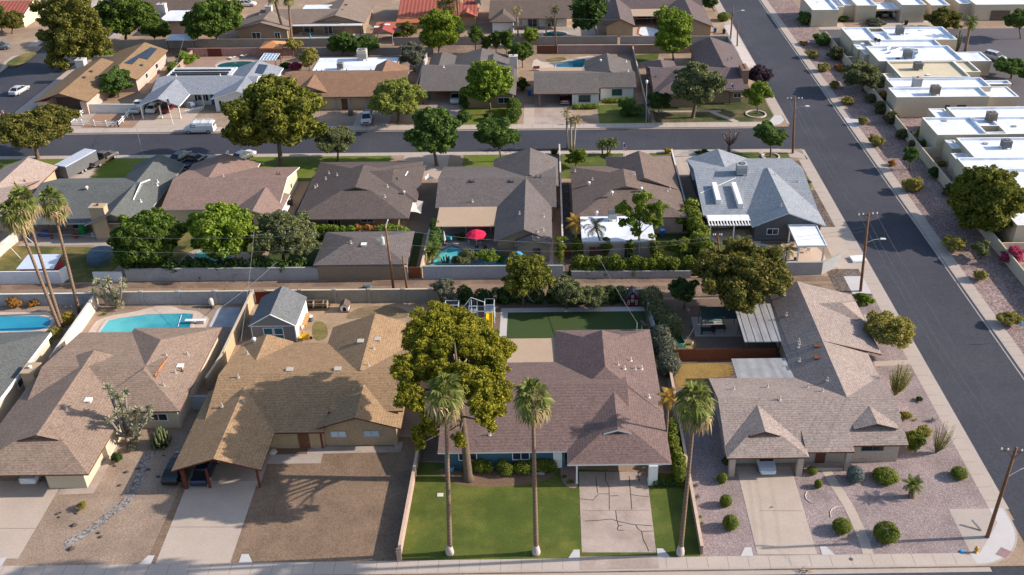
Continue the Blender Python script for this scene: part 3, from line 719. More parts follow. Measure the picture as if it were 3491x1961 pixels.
def utility_pole(label, tb, tt, r=.15, arm=None, light=None, trans=None, name='utility_pole', group=None):
    b = np.array(Q(*tb)); c = np.array(QY(*tt, b[1])); h = c-b
    root = empty(name, tuple(b), label, 'pole', group); m = MB(); m.tube([(0, 0, -.2), (h[0]*.5, 0, h[2]*.5), (h[0], 0, h[2])], [r*1.15, r, r*.75], 10); m.build('pole', WOOD, root, smooth=True, local=True)
    T = (h[0], 0, h[2])
    if arm:
        L, dz, ang = arm; q = MB(); a = math.radians(ang); d = Vector((math.cos(a), math.sin(a), 0)); p = Vector(T)+Vector((0, 0, -dz))+Vector((-d.y, d.x, 0))*.15
        e0, e1 = p-d*L/2, p+d*L/2; q.tube([tuple(e0), tuple(e1)], .07, 4); q.bar(tuple(p-d*L*.25), (T[0], T[1], T[2]-dz-.7), .03); q.bar(tuple(p+d*L*.25), (T[0], T[1], T[2]-dz-.7), .03)
        o = q.build('crossarm', WOOD, root, local=True)
        for f in (-.47, -.25, .25, .47):
            i = MB(); w = p+d*L*f; i.tube([(w.x, w.y, w.z+.05), (w.x, w.y, w.z+.2), (w.x, w.y, w.z+.32)], [.04, .09, .05], 7); i.build('insulator', WHITE, o, local=True)
    if light:
        dz, L, ang = light; a = math.radians(ang); q = MB(); z = h[2]-dz; q.tube([(T[0], 0, z-.2), (T[0]+math.cos(a)*L*.6, math.sin(a)*L*.6, z+.25), (T[0]+math.cos(a)*L, math.sin(a)*L, z+.3)], .04, 6)
        o = q.build('lamp_arm', GREYMET, root, local=True); e = MB(); x, y = T[0]+math.cos(a)*L, math.sin(a)*L; e.loft([[(x-.1, y-.14, z+.24), (x+.65, y-.14, z+.26), (x+.65, y+.14, z+.26), (x-.1, y+.14, z+.24)], [(x-.05, y-.09, z+.4), (x+.5, y-.09, z+.38), (x+.5, y+.09, z+.38), (x-.05, y+.09, z+.4)]]); e.build('lamp_head', WHITE, o, local=True)
    if trans:
        dz, dx = trans; q = MB(); z = h[2]-dz; q.tube([(T[0]+dx, -.25, z-1.1), (T[0]+dx, -.25, z-1.05), (T[0]+dx, -.25, z-.1), (T[0]+dx, -.25, z)], [.2, .28, .28, .2], 12); q.bar((T[0]+dx, -.25, z), (T[0]+dx, -.25, z+.3), .05); q.bar((T[0], 0, z-.4), (T[0]+dx, -.2, z-.4), .05)
        q.build('transformer', M('transformer_grey', (.42, .46, .46), .06, 4, .05, 1, .4), root, local=True)
    return root, tuple(b+np.array([h[0], 0, h[2]]))
WIRE = M('wire', (.2, .2, .22), .05, 3)
def wire(label, a, b, sag=.8, r=.014, name='power_line', group=None, mat=None):
    a, b = np.array(a), np.array(b); pts = []
    for u in np.linspace(0, 1, 15):
        p = a*(1-u)+b*u; p[2] -= sag*4*u*(1-u); pts.append(tuple(p))
    m = MB(); m.tube(pts, r, 4); return tag(m.build(name, mat or WIRE, loc=tuple(a)), label, 'power line', group)
POOLC = M('pool_coping', (.5, .4, .33), .1, 4, .12, .4)
def pool(label, pts, water, deck=None, cop=.35, copmat=None, name='swimming_pool', z=.06):
    c = (sum(p[0] for p in pts)/len(pts), sum(p[1] for p in pts)/len(pts), 0)
    root = empty(name, c, label, 'pool'); m = MB(); o = grow(pts, cop); n = len(pts)
    for i in range(n):
        j = (i+1) % n; a, b, p, q = o[i], o[j], pts[j], pts[i]
        m.poly([(*a, z+.04), (*b, z+.04), (*p, z+.04), (*q, z+.04)]); m.poly([(*a, 0), (*b, 0), (*b, z+.04), (*a, z+.04)]); m.poly([(*q, z+.04), (*p, z+.04), (*p, z-.05), (*q, z-.05)])
    m.build('coping', copmat or POOLC, root); w = MB(); w.poly([(*p, z) for p in pts]); w.build('water', water, root)
    return root

# ------------------------------------------------------------------ camera, light
cam = bpy.data.cameras.new('camera'); co = bpy.data.objects.new('camera', cam); link(co); sc.camera = co
from mathutils import Matrix
co.matrix_world = Matrix(((R_[0], U_[0], -fw[0], 0), (R_[1], U_[1], -fw[1], 0), (R_[2], U_[2], -fw[2], H), (0, 0, 0, 1)))
cam.sensor_fit = 'HORIZONTAL'; cam.sensor_width = 36; cam.lens = 36*F/3491
cam.shift_x = -(CX-3491/2)/3491; cam.shift_y = (CY-1961/2)/3491; cam.clip_start = 1; cam.clip_end = 3000
W = bpy.data.worlds.new('World'); sc.world = W; W.use_nodes = True; nt = W.node_tree
sky = nt.nodes.new('ShaderNodeTexSky'); sky.sky_type = 'NISHITA'; sky.sun_disc = False
EL, AZ = math.radians(26.5), math.radians(87.2)
sky.sun_elevation = EL; sky.sun_rotation = AZ; sky.air_density = 1.0; sky.dust_density = 1.2
nt.links.new(sky.outputs[0], nt.nodes['Background'].inputs[0]); nt.nodes['Background'].inputs[1].default_value = SKYK
sl = bpy.data.lights.new('sun', 'SUN'); so = bpy.data.objects.new('sun', sl); link(so); sl.energy = SUNK; sl.angle = math.radians(.55); sl.color = (1, .905, .8)
so.rotation_euler = (math.pi/2-EL, 0, math.pi-AZ)
so.location = (60, 100, 90)
sc.view_settings.view_transform = 'Standard'; sc.view_settings.look = 'None'; sc.view_settings.exposure = EXPO; sc.view_settings.gamma = 1
sc.cycles.max_bounces = 6; sc.cycles.transparent_max_bounces = 8

# ------------------------------------------------------------------ the ground
DIRT = M('dirt', (.27, .185, .13), .22, 4, .16, .25, tint=((.34, .245, .165), .12))
ALLEY = M('alley_dirt', (.165, .11, .08), .22, 4, .18, .3, tint=((.25, .165, .115), .25))
ASPH = M('asphalt', (.043, .044, .056), .26, 4, .1, .12, .85, tint=((.054, .054, .066), .05))
WALK = M('sidewalk_concrete', (.42, .35, .3), .08, 5, .07, .3, joints=(('X', 1.9),))
WALKY = M('sidewalk_concrete_long', (.4, .33, .28), .08, 5, .07, .3, joints=(('Y', 1.9),))
GUT = M('gutter_concrete', (.38, .32, .28), .09, 5, .08, .3)
CONC = M('driveway_concrete', (.42, .34, .28), .09, 5, .08, .35)
CONC2 = M('worn_concrete', (.38, .3, .255), .12, 5, .16, .35, tint=((.31, .24, .2), .3))
APRON = M('apron_concrete', (.47, .44, .43), .06, 5, .05, .4)
PATIO = M('patio_concrete', (.36, .3, .255), .1, 4, .12, .3)
GRAV = speckle('tan_gravel', [(.27,.19,.14), (.32,.235,.17), (.22,.155,.115), (.34,.255,.19), (.26,.19,.145), (.3,.215,.155)], 12)
GRAVP = speckle('pink_gravel', [(.25,.19,.178), (.31,.25,.238), (.18,.133,.127), (.28,.215,.208), (.225,.167,.16), (.37,.305,.295), (.24,.177,.17)], 14)
GRAVD = speckle('brown_gravel', [(.19,.125,.085), (.235,.158,.105), (.145,.095,.065), (.26,.178,.12), (.21,.142,.095), (.175,.117,.08)], 13)
GRAVR = speckle('verge_gravel', [(.22,.155,.14), (.28,.2,.18), (.16,.11,.1), (.33,.245,.22), (.2,.14,.125)], 5)
GRAVK = speckle('dark_gravel', [(.11,.085,.07), (.15,.115,.1), (.08,.06,.05), (.18,.14,.12)], 6)
LAWN = M('lawn_grass', (.066, .09, .013), .34, 9, .2, .35, tint=((.118, .125, .022), .16), bump=.4)
LAWN2 = M('bright_lawn', (.1, .14, .012), .28, 6, .2, .25, tint=((.15, .15, .03), .2))  # brighter, yellower green than the near lawn
LAWND = M('dry_lawn', (.085, .09, .02), .28, 5, .2, .3, tint=((.2, .15, .05), .25))
TURF = M('artificial_turf', (.04, .065, .018), .12, 8, .06, .2)
sheet('ground', rect(-900, -300, 900, 1600), DIRT, -.16)
# blocks of raised land between the streets
for n_, r_ in (('land', (-101.5, 64.6, 44.3, 161.0)), ('land', (-101.5, 171.4, 44.3, 420)), ('land', (55.4, -20, 400, 420)), ('land', (-400, 64.6, -116.2, 420))):
    sheet('land', rect(*r_), DIRT, 0, .16)
sheet('road', rect(-400, 20, 400, 64.05), ASPH, -.13); sheet('road', rect(44.75, 64.05, 55.0, 420), ASPH, -.13)
sheet('road', rect(-115.9, 161.2, 44.75, 171.2), ASPH, -.13); sheet('road', rect(-115.9, 171.2, -101.8, 420), ASPH, -.126)
# kerbs, gutters, sidewalks
sheet('gutter', rect(-101, 64.05, 40, 64.66), GUT, -.118); sheet('kerb', rect(-101, 64.66, 38.8, 64.86), GUT, .012, .16); sheet('sidewalk', rect(-101, 64.86, 38.9, 66.24), WALK, .014, .1)
sheet('gutter', rect(44.3, 72, 44.78, 161), GUT, -.118); sheet('kerb', rect(44.12, 72, 44.32, 161), GUT, .012, .16); sheet('sidewalk', rect(42.75, 69.9, 44.12, 116.3), WALKY, .014, .1)
sheet('sidewalk', rect(42.75, 116.3, 44.12, 156.5), WALKY, .015, .1)
sheet('gutter', rect(54.98, 20, 55.4, 420), GUT, -.118); sheet('kerb', rect(55.38, 20, 55.55, 420), GUT, .012, .16); sheet('sidewalk', rect(55.55, 20, 57.0, 420), WALKY, .014, .1)
sheet('kerb', rect(-101.5, 160.75, 40.5, 161.1), GUT, .012, .16); sheet('sidewalk', rect(-101.5, 159.75, 40.5, 160.75), WALK, .014, .1)
sheet('gutter', rect(-101.5, 171.1, 41, 171.55), GUT, -.115); sheet('kerb', rect(-101.5, 171.5, 41, 171.75), GUT, .012, .16); sheet('sidewalk', rect(-101.5, 171.75, 41, 173.7), WALK, .014, .1)
sheet('gutter', rect(44.3, 173, 44.78, 420), GUT, -.118); sheet('kerb', rect(44.12, 177, 44.32, 420), GUT, .012, .16); sheet('sidewalk', rect(42.7, 177, 44.12, 420), WALKY, .014, .1)
sheet('kerb', rect(-102, 176, -101.7, 420), GUT, .012, .16); sheet('sidewalk', rect(-101.7, 176, -99.3, 420), WALKY, .015, .1)
sheet('kerb', rect(-116.3, 176, -116, 420), GUT, .012, .16); sheet('sidewalk', rect(-118.2, 176, -116.3, 420), WALKY, .015, .1)
def arcpts(cx, cy, r, a0, a1, n=10): return [(cx+r*math.cos(math.radians(a0+(a1-a0)*i/n)), cy+r*math.sin(math.radians(a0+(a1-a0)*i/n))) for i in range(n+1)]
# the rounded street corners
sheet('kerb', [(38.8, 64.66)]+arcpts(38.9, 70.1, 5.42, -90, 0)+[(44.3, 72), (38.8, 72)], GUT, .012, .16)
sheet('pavement', [(38.7, 66.2), (38.9, 64.86)]+arcpts(38.9, 70.1, 5.22, -90, 0)+[(44.12, 72), (42.75, 72), (42.75, 70), (39.65, 66.2)], APRON, .018)
sheet('tactile_pad', [(41.0, 66.0), (41.9, 66.9), (42.7, 66.3), (41.8, 65.5)], M('tactile_brick', (.27, .17, .17), .1, 5), .022)
sheet('road', rect(38.9, 64.05, 44.8, 70.5), ASPH, -.128)
sheet('kerb', [(40.5, 161.1), (40.5, 158)]+[(44.3, 156.4)]+arcpts(40.5, 157.2, 3.8, 0, 90), GUT, .012, .16)
sheet('kerb', [(41, 171.75), (42.9, 172.6), (44.1, 174.6), (44.1, 177), (42.7, 177), (41, 173.7)], APRON, .018, .16)
sheet('road', rect(40, 160, 44.8, 172.5), ASPH, -.127)
# alleys
sheet('alley', rect(-101, 111.9, 42.7, 117.2), ALLEY, .008); sheet('alley', rect(-99, 216, 42.6, 221.5), ALLEY, .008)
for y_ in (113.6, 115.4): sheet('wheel_track', [(-100, y_-.45), (-60, y_-.3), (-20, y_-.5), (10, y_-.35), (41, y_-.4), (41, y_+.4), (5, y_+.5), (-30, y_+.35), (-70, y_+.5), (-100, y_+.4)], M('track_dirt', (.25, .17, .118), .2, 4, .2, .4), .013)
for nx in ((40.2, 112.4, 42.75, 117.0),): sheet('driveway', rect(*nx), APRON, .02)
# near front yards
sheet('gravel_yard', rect(-101, 66.24, -37.5, 112), GRAV, .008); sheet('gravel_yard', rect(-37.5, 66.24, -14.2, 84), GRAVD, .008)
sheet('gravel_yard', rect(14.0, 66.24, 42.75, 90), GRAVP, .008); sheet('gravel_yard', rect(36, 90, 42.75, 112), GRAVP, .008)
sheet('gravel_yard', rect(57.0, 20, 63.7, 420), GRAVR, .008)
sheet('lawn', [(-14.0, 66.24), (13.7, 66.24), (13.7, 77.5), (-14, 80)], LAWN, .016)
sheet('bare_soil', smoothloop([(-7.6, 75.9), (-2.5, 76.2), (.2, 77.2), (1, 79.5), (-12, 79.5), (-11, 77)]), M('soil', (.17, .105, .07), .25, 5, .15, .5), .021)
sheet('driveway', [Q(15, 660, 450), Q(15, 1315, 450), Q(15, 1408, 1230), Q(15, 690, 1230)], CONC2, .028)
sheet('driveway', rect(2.55, 64.86, 9.75, 66.42), CONC2, .03)
sheet('driveway', [Q(13, 1820, 540), Q(13, 2490, 540), Q(13, 2222, 1335), Q(13, 1495, 1350)], CONC, .028)
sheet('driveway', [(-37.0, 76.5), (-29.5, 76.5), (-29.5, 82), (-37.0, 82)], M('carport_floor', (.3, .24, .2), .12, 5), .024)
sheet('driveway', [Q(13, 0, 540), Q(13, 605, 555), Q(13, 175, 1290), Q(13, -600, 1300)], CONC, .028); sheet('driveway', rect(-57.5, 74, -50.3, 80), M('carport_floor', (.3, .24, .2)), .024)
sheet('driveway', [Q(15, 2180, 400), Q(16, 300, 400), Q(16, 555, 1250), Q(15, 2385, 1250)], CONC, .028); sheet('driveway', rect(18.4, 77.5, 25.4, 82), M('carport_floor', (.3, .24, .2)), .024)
for a_, b_, c_, d_ in ((1.45, 2.55, .0, .75), (10.9, 9.75, .0, .75), (-38.1, -37.0+.05, 0, 0), (-27.6, -28.9, 0, 0), (-51.6, -50.6, 0, 0), (17.4, 18.6, 0, 0), (26.2, 25.0, 0, 0)):
    sheet('driveway_flare', [(b_, 66.2), (b_, 67.3), ((a_+b_)/2, 67.3), (a_, 66.2)], APRON, .034)
# paths
def path_strip(pts, w, mat, z, name='path'):
    L, R2 = [], []
    for i, p in enumerate(pts):
        a, b = pts[max(i-1, 0)], pts[min(i+1, len(pts)-1)]; t = Vector((b[0]-a[0], b[1]-a[1])).normalized()
        L.append((p[0]-t.y*w/2, p[1]+t.x*w/2)); R2.append((p[0]+t.y*w/2, p[1]-t.x*w/2))
    return sheet(name, L+R2[::-1], mat, z)
path_strip([Q(16, x, y) for x, y in ((600, 360), (640, 430), (690, 520), (740, 600), (800, 690), (855, 780), (905, 880), (955, 990), (1000, 1100), (1048, 1245))], 1.0, CONC, .026)
sheet('patio', [(26.0, 77.9), (30.6, 77.9), (30.6, 79.2), (26, 79.2)], CONC2, .024)
sheet('path', [Q(14, 500, 280), Q(14, 515, 205), Q(14, 1330, 205), Q(14, 1330, 262)], CONC2, .026); sheet('path', [Q(14, 1330, 262), Q(14, 1350, 160), Q(14, 1430, 160), Q(14, 1400, 262)], CONC2, .027)
sheet('planting_bed', [Q(14, 145, 285), Q(14, 160, 215), Q(14, 515, 205), Q(14, 500, 280)], M('soil'), .028); sheet('patio', [(-29.6, 79.9), (-24, 79.9), (-24, 84), (-29.6, 84)], PATIO, .022)
sheet('path', [Q(13, 545, 675), Q(13, 590, 600), Q(13, 860, 600), Q(13, 905, 660)], CONC2, .026); sheet('path', [Q(13, 905, 660), Q(13, 860, 600), Q(13, 1075, 190), Q(13, 1160, 190)], CONC2, .027)
sheet('path', [Q(12, 1000, 378), Q(12, 1120, 376), Q(12, 1190, 425), Q(12, 1020, 425)], CONC, .02); sheet('path', [Q(12, 1105, 830), Q(12, 1440, 815), Q(12, 1480, 860), Q(12, 1110, 878)], CONC, .02)
sheet('path', [Q(12, 1060, 560), Q(12, 1150, 560), Q(12, 1165, 630), Q(12, 1085, 630)], CONC, .02)
sheet('paved_bed', smoothloop([Q(15, *p) for p in ((485, 270), (650, 450), (660, 608), (560, 608), (490, 540), (480, 400))], 2), M('pinkish_concrete', (.3, .2, .17), .1, 5), .024)
# sealed cracks of the old driveway
CR = M('crack_sealant', (.055, .042, .038))
for i_, pl in enumerate(([(917, 455), (922, 540), (950, 590), (958, 690), (955, 820)], [(828, 500), (832, 560), (845, 660)], [(670, 713), (800, 725), (830, 690), (860, 665), (955, 665)], [(960, 685), (1045, 682)], [(1148, 490), (1152, 580), (1160, 700), (1172, 815)], [(1232, 450), (1243, 545)], [(1160, 670), (1240, 685), (1335, 690)], [(1020, 825), (1030, 910), (1045, 970), (1030, 1005), (1045, 1018), (1095, 1017)], [(720, 928), (860, 920), (970, 908), (1060, 935), (1180, 960), (1370, 973)], [(1205, 960), (1235, 1005), (1268, 1027), (1378, 1025)], [(1268, 1027), (1285, 1110), (1310, 1160), (1335, 1220)], [(1045, 975), (1080, 968)])):
    path_strip([Q(15, x+random.uniform(-4, 4), y) for x, y in pl], .075, CR, .032+.0007*i_, 'driveway_crack')
for t_, p_ in ((13, ((1645, 985), (2340, 985))), (13, ((0, 998), (345, 998))), (15, ((682, 828), (1340, 822))), (16, ((0, 828), (415, 828)))):
    path_strip([Q(t_, *p) for p in p_], .05, M('joint', (.16, .12, .1)), .034, 'driveway_joint')
# near back yards
sheet('dirt_yard', rect(-38.5, 84, -14, 111.6), M('yard_dirt', (.36, .245, .16), .2, 4, .2, .3, tint=((.24, .17, .1), .3)), .009)
sheet('dirt_yard', rect(-14, 80, 13.6, 111.6), M('dark_brown_dirt', (.17, .115, .08), .22, 4, .2, .4), .009)  # darker brown dirt than the yard next to it
sheet('lawn', [(-5.4, 103), (-5.4, 108.7), (12.3, 108.6), (12.3, 99), (-5.4, 99)], TURF, .016)
sheet('path', [(-6.3, 103), (-6.3, 109.8), (12.3, 109.8), (12.3, 108.75), (-5.4, 108.75), (-5.4, 103)], APRON, .02)
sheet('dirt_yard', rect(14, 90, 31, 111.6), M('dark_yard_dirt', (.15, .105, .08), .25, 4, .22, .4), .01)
sheet('dry_grass', smoothloop([Q(11, *p) for p in ((1580, 860), (1900, 845), (2150, 850), (2160, 980), (1900, 985), (1640, 1110), (1590, 1010))]), M('straw_grass', (.27, .17, .05), .3, 5, .25, .5), .014)
sheet('dry_grass', smoothloop([Q(11, *p) for p in ((1690, 640), (1790, 600), (1800, 700), (1700, 710))]), M('straw_grass'), .015)
sheet('patio', [Q(11, *p) for p in ((1745, 400), (2190, 400), (2230, 590), (1790, 590))], PATIO, .017)
sheet('dry_grass', smoothloop([Q(10, *p) for p in ((540, 450), (680, 440), (720, 600), (560, 650))]), M('patchy_grass', (.16, .13, .045), .35, 4, .35, .7), .014)
sheet('dry_grass', smoothloop([Q(10, *p) for p in ((1000, 290), (1450, 300), (1500, 430), (1150, 390), (820, 440))]), M('dead_grass', (.2, .14, .08), .3, 4, .3, .5), .014)
sheet('path', [Q(10, 0, 440), Q(10, 0, 330), Q(9, 2470, 260), Q(9, 2440, 310)], PATIO, .02)
# the creek of river stones across the gravel
ST = speckle('river_stones', [(.16,.14,.13), (.24,.215,.2), (.33,.29,.26), (.11,.1,.095), (.27,.23,.2)], 6)
path_strip([Q(13, *p) for p in ((1480, 250), (1390, 350), (1370, 450), (1320, 560), (1260, 680), (1180, 770), (1080, 840), (980, 930), (880, 1010), (760, 1080), (620, 1160))], 1.0, ST, .02, 'dry_creek')
# middle row, street side lawns and drives
for x0, x1, m_ in ((-97, -80.5, LAWN2), (-75.6, -64, LAWN2), (-55, -27, LAWN2), (-14.5, -4, LAWN2), (2.2, 13, LAWN), (27.5, 36.5, LAWN)): sheet('lawn', rect(x0, 149.6, x1, 159.7), m_, .016)
sheet('lawn', [(17.6, 155.8), (21.5, 155.8), (21.2, 159.7), (17.6, 159.7)], LAWN, .017); sheet('lawn', [(37.3, 155), (41.5, 155), (41.5, 159.5), (37.3, 159.5)], LAWND, .017)
sheet('lawn', smoothloop([(39.9, 152.5), (42.6, 151), (42.6, 144.2), (40, 144.5)], 1), LAWN2, .017); sheet('gravel_yard', rect(39.9, 131.5, 42.7, 144.3), GRAVK, .016); sheet('gravel_yard', rect(37, 150, 42.7, 156), GRAVK, .013)
for x0, x1, y0 in ((-80.2, -76, 144), (-60, -56.6, 146), (-24.8, -17, 150), (13.2, 17.4, 152), (21.6, 27.2, 150), (36.6, 37.3, 150)): sheet('driveway', rect(x0, y0, x1, 159.75), CONC, .02)
sheet('driveway', rect(39.9, 119, 42.75, 131.5), CONC, .02); sheet('gravel_yard', rect(38.2, 112, 42.7, 119), GRAVK, .015)
# middle row back yards
sheet('lawn', [(-77.5, 117.6), (-61, 117.6), (-60, 124), (-64, 127.5), (-78, 128.3)], LAWND, .016); sheet('patio', [(-77, 128.2), (-66, 128.2), (-63, 124), (-60, 124), (-60, 135), (-77, 135)], PATIO, .02)
sheet('lawn', rect(-58, 117.6, -41, 134), LAWND, .014); sheet('patio', smoothloop([(-52, 118.5), (-43, 119), (-41.5, 124), (-45, 127), (-52, 127.5)]), PATIO, .02)
sheet('lawn', rect(-40, 117.6, -18.5, 131), M('rough_lawn', (.04, .06, .014), .3, 4, .3, .4), .013)
sheet('patio', rect(-16.8, 117.6, .6, 135), M('pale_patio', (.42, .33, .29), .1, 4, .15, .3), .02)
sheet('lawn', rect(2.5, 117.6, 21.5, 130), M('rough_lawn'), .013); sheet('lawn', rect(13.5, 119, 19, 128), LAWN, .017); sheet('path', rect(2.2, 119, 3.4, 148), M('dark_gravel'), .02)
sheet('patio', smoothloop([(24, 131), (23.5, 127.5), (26, 125.5), (26.5, 121), (29, 118.3), (39, 118), (39, 127), (31, 126.6), (31, 131)], 2), M('pool_deck', (.52, .4, .31), .07, 4, .1, .3), .02)
sheet('lawn', rect(22.5, 118, 26.5, 129), LAWN, .015); sheet('gravel_yard', smoothloop([(30.5, 126.2), (35, 126.3), (35, 128), (31, 128)], 1), M('soil'), .026); sheet('patio', rect(29, 127.8, 39.8, 131), PATIO, .023)
# far row
for x0, x1, m_ in ((-16, -5.6, LAWN2), (9.6, 19.3, LAWN)): sheet('lawn', rect(x0, 173.75, x1, 183.5), m_, .016)
sheet('lawn', rect(20, 174, 42.5, 187), M('dull_lawn', (.05, .065, .016), .3, 4, .3, .3, tint=((.13, .095, .05), .25)), .016)  # duller green with brownish patches
for x0, x1, y1, m_ in ((-76.5, -66.5, 186, CONC), (-36, -29.5, 181, PATIO), (-23, -16.2, 192, CONC2), (-4.5, -2.5, 184, CONC), (-2.5, 4.8, 192, CONC2), (-48, -44.5, 183, PATIO), (-98, -86, 182, M('gravel_drive', (.36, .29, .25), .15, 4))): sheet('driveway', rect(x0, 173.72, x1, y1), m_, .02)
sheet('gravel_yard', rect(-86, 173.9, -76.7, 181), M('reddish_gravel', (.3, .19, .13), .2, 5), .014); sheet('gravel_yard', rect(-66.3, 173.9, -48, 186), GRAV, .014); sheet('gravel_yard', rect(-44.3, 173.9, -36, 181), GRAV, .013)
path_strip([(31.2, 179.3), (32.2, 177.6), (33.8, 175.7), (35.2, 173.8)], 1.1, CONC, .022)
sheet('path', rect(20.5, 179.0, 33, 179.9), CONC2, .02)
for x0, y0, x1, y1 in ((-99.2, 176, -97.2, 216),): sheet('lawn', rect(x0, y0, x1, y1), LAWND, .016)
sheet('lawn', [(-99, 202), (-91, 202), (-88, 212), (-99, 212)], LAWND, .017); sheet('lawn', smoothloop([Q(1, *p) for p in ((45, 620), (200, 530), (370, 500), (330, 560), (200, 640), (80, 660))], 2), LAWND, .02)
sheet('driveway', [Q(1, *p) for p in ((-200, 640), (-100, 470), (420, 450), (370, 505), (60, 560), (0, 700))], GRAV, .017)
sheet('dirt_yard', rect(-80, 198, -52, 215.5), M('red_yard', (.3, .2, .15), .2, 4), .012); sheet('patio', smoothloop([Q(1, *p) for p in ((2060, 670), (2150, 580), (2560, 560), (2560, 680))], 1), PATIO, .02)
sheet('patio', smoothloop([Q(3, *p) for p in ((200, 690), (230, 560), (330, 620), (560, 590), (740, 545), (860, 550), (780, 660), (500, 690))], 1), POOLC, .02); sheet('lawn', smoothloop([Q(3, *p) for p in ((330, 580), (520, 550), (560, 590), (380, 610))], 2), LAWND, .022)
sheet('lawn', [Q(3, *p) for p in ((1215, 540), (1450, 520), (1440, 580), (1240, 610))], LAWN, .02); sheet('lawn', [Q(2, *p) for p in ((1760, 550), (1960, 550), (1940, 600), (1760, 600))], LAWN, .02)
sheet('patio', [Q(3, *p) for p in ((840, 350), (840, 240), (0, 270), (0, 350))], PATIO, .015); sheet('patio', [Q(3, *p) for p in ((960, 350), (1000, 240), (1400, 240), (1400, 350))], PATIO, .016); sheet('patio', [Q(2, *p) for p in ((0, 390), (0, 300), (1080, 300), (1080, 390))], POOLC, .016)
sheet('driveway', [Q(3, *p) for p in ((2080, 250), (2160, 240), (2400, 650), (2210, 670), (2200, 480))], M('pale_drive', (.5, .44, .4), .07, 4), .02)
# lane and drives of the white flat roofed houses
sheet('road', rect(63.9, 224.5, 130, 231.5), M('lane_asphalt', (.1, .09, .1), .14, 5, .1, .2), .014); sheet('road', rect(90.5, 150, 140, 224.4), M('lane_asphalt'), .016)
for x0, x1 in ((64.5, 71), (78.6, 85), (85.4, 92)): sheet('driveway', rect(x0, 231.6, x1, 240), CONC, .018)
sheet('kerb', rect(63.9, 224.1, 90.4, 224.5), GUT, .05, .2)
sheet('gravel_yard', rect(63.9, 100, 90.4, 224), GRAVR, .009)

sheet('curb_ramp', [(55.4, 170.5), (57.9, 171.3), (57.9, 174.5), (55.4, 175.6)], APRON, .022)

# ------------------------------------------------------------------ houses
def SH(n, c, amp=.0, v=.36): return M('shingles_'+n, c, v, 4.2, .12, .6, .92, stripes=('Z', .085, .1) if amp else None)
S_MAUVE = SH('mauve', (.235, .165, .125), 1); S_TAN = SH('tan', (0.2646, 0.1686, 0.0941), 1); S_PLUM = SH('plum', (.15, .1, .09), 1); S_FAWN = SH('fawn', (.265, .21, .185), 1)
S_SLATE = SH('slate', (0.102, 0.1062, 0.102)); S_ROSE = SH('rose', (0.216, 0.144, 0.12)); S_UMBER = SH('umber', (0.099, 0.0768, 0.069)); S_TAUPE = SH('taupe', (0.12, 0.1008, 0.096), 1)
S_COCOA = SH('cocoa', (0.1428, 0.102, 0.085), 1); S_BLUE = SH('blue_grey', (0.2295, 0.2465, 0.272), 1); S_PEACH = SH('peach', (0.34, 0.255, 0.2125)); S_OCHRE = SH('ochre', (0.216, 0.1368, 0.0756))
S_RUST = SH('rust', (0.2146, 0.1221, 0.074)); S_GREY = SH('grey', (0.1155, 0.099, 0.0935)); S_PURPLE = SH('purple', (0.1122, 0.0825, 0.0825)); S_BARK = SH('bark', (0.1156, 0.085, 0.068)); S_SILVER = SH('silver', (0.2178, 0.231, 0.264))
TILE = M('clay_tile', (.3, .085, .06), .18, 5, .1, .5, stripes=('X', .9, .3)); TILEO = M('orange_tile', (.36, .12, .05), .15, 5)
WROOF = M('white_roof_coating', (.72, .76, .84), .05, 4, .12, .45, .6, tint=((.6, .61, .66), .25)); CREAM = M('cream_stucco', (.47, .4, .3), .06, 4, .08, .4); CREAMR = M('cream_roof_coating', (.55, .47, .33), .06, 4, .08, .3)
TANW = M('tan_stucco', (.42, .31, .2), .08, 5, .08, .4); BRICK = M('tan_brick', (.33, .23, .14), .3, 9, .1, 1, stripes=('Z', .14, .12)); GREYW = M('charcoal_stucco', (.09, .09, .1), .08, 5); WHITEW = M('white_board', (.62, .6, .57), .05, 4, .08, .6, stripes=('X', .3, .05))
BROWNST = M('brown_stucco', (.26, .19, .13), .08, 5); PINKW = M('pinkish_stucco', (.45, .34, .28), .06, 4); TANR = M('tan_rolled_roofing', (.4, .29, .2), .1, 6, .06, .4); DARKW = M('painted_shade_brown', (.12, .085, .07), .1, 5); BLUEW = M('teal_wall', (.05, .11, .15), .08, 5)  # DARKW is darkened to stand for shade inside open garages
CORR = M('corrugated_sheet', (.27, .265, .27), .1, 5, .2, .4, .6, stripes=('X', 1.3, .09)); PANEL = glassy('solar_panel', (.02, .028, .045), .15)

# --- first row
h = House('grey shingled roof with white fascia at the left edge beside the narrow side yard', -67, 92, S_SLATE, CREAM)
h.wing('y', 70, 100.9, -67, 7, zr=4.6, ze=2.9, e1='h', over=.35); h.done(); h.chimney(-71.6, 100.2, -69.9, 101.6, 5.0, WHITE); F_ = MB(); F_.box(-60.0, 70, 2.55, -59.9, 100.8, 2.95); h.part(F_, 'fascia', WHITE); h.winx(92, 93.2, 1, 2, -60.3)
h = House('mauve brown ranch house with many hips in front of the kidney shaped turquoise pool', -49, 90, S_MAUVE, CREAM, BROWNW)
h.wing('y', 85.5, 101.9, -45.1, 5.3, zr=4.5, e0='h', e1='h'); h.wing('x', -56.6, -43.5, 91.4, 5.9, 9.7, zr=4.5, e0='g', e1='g', wall=(-56, -45))
h.wing('y', 75.6, 98.2, -51.9, 6.2, zr=4.65, e0='d', e1='d', gab=.33, wall=(81, 97.6)); h.done()
h.vents(9, (1610, 775), (1815, 765), (640, 1285), (1585, 1065), (1700, 945)); h.vents(9, (1745, 880), (855, 1210), kind='box', mat=WHITE); h.vents(9, (1760, 925), mat=BROWNW)
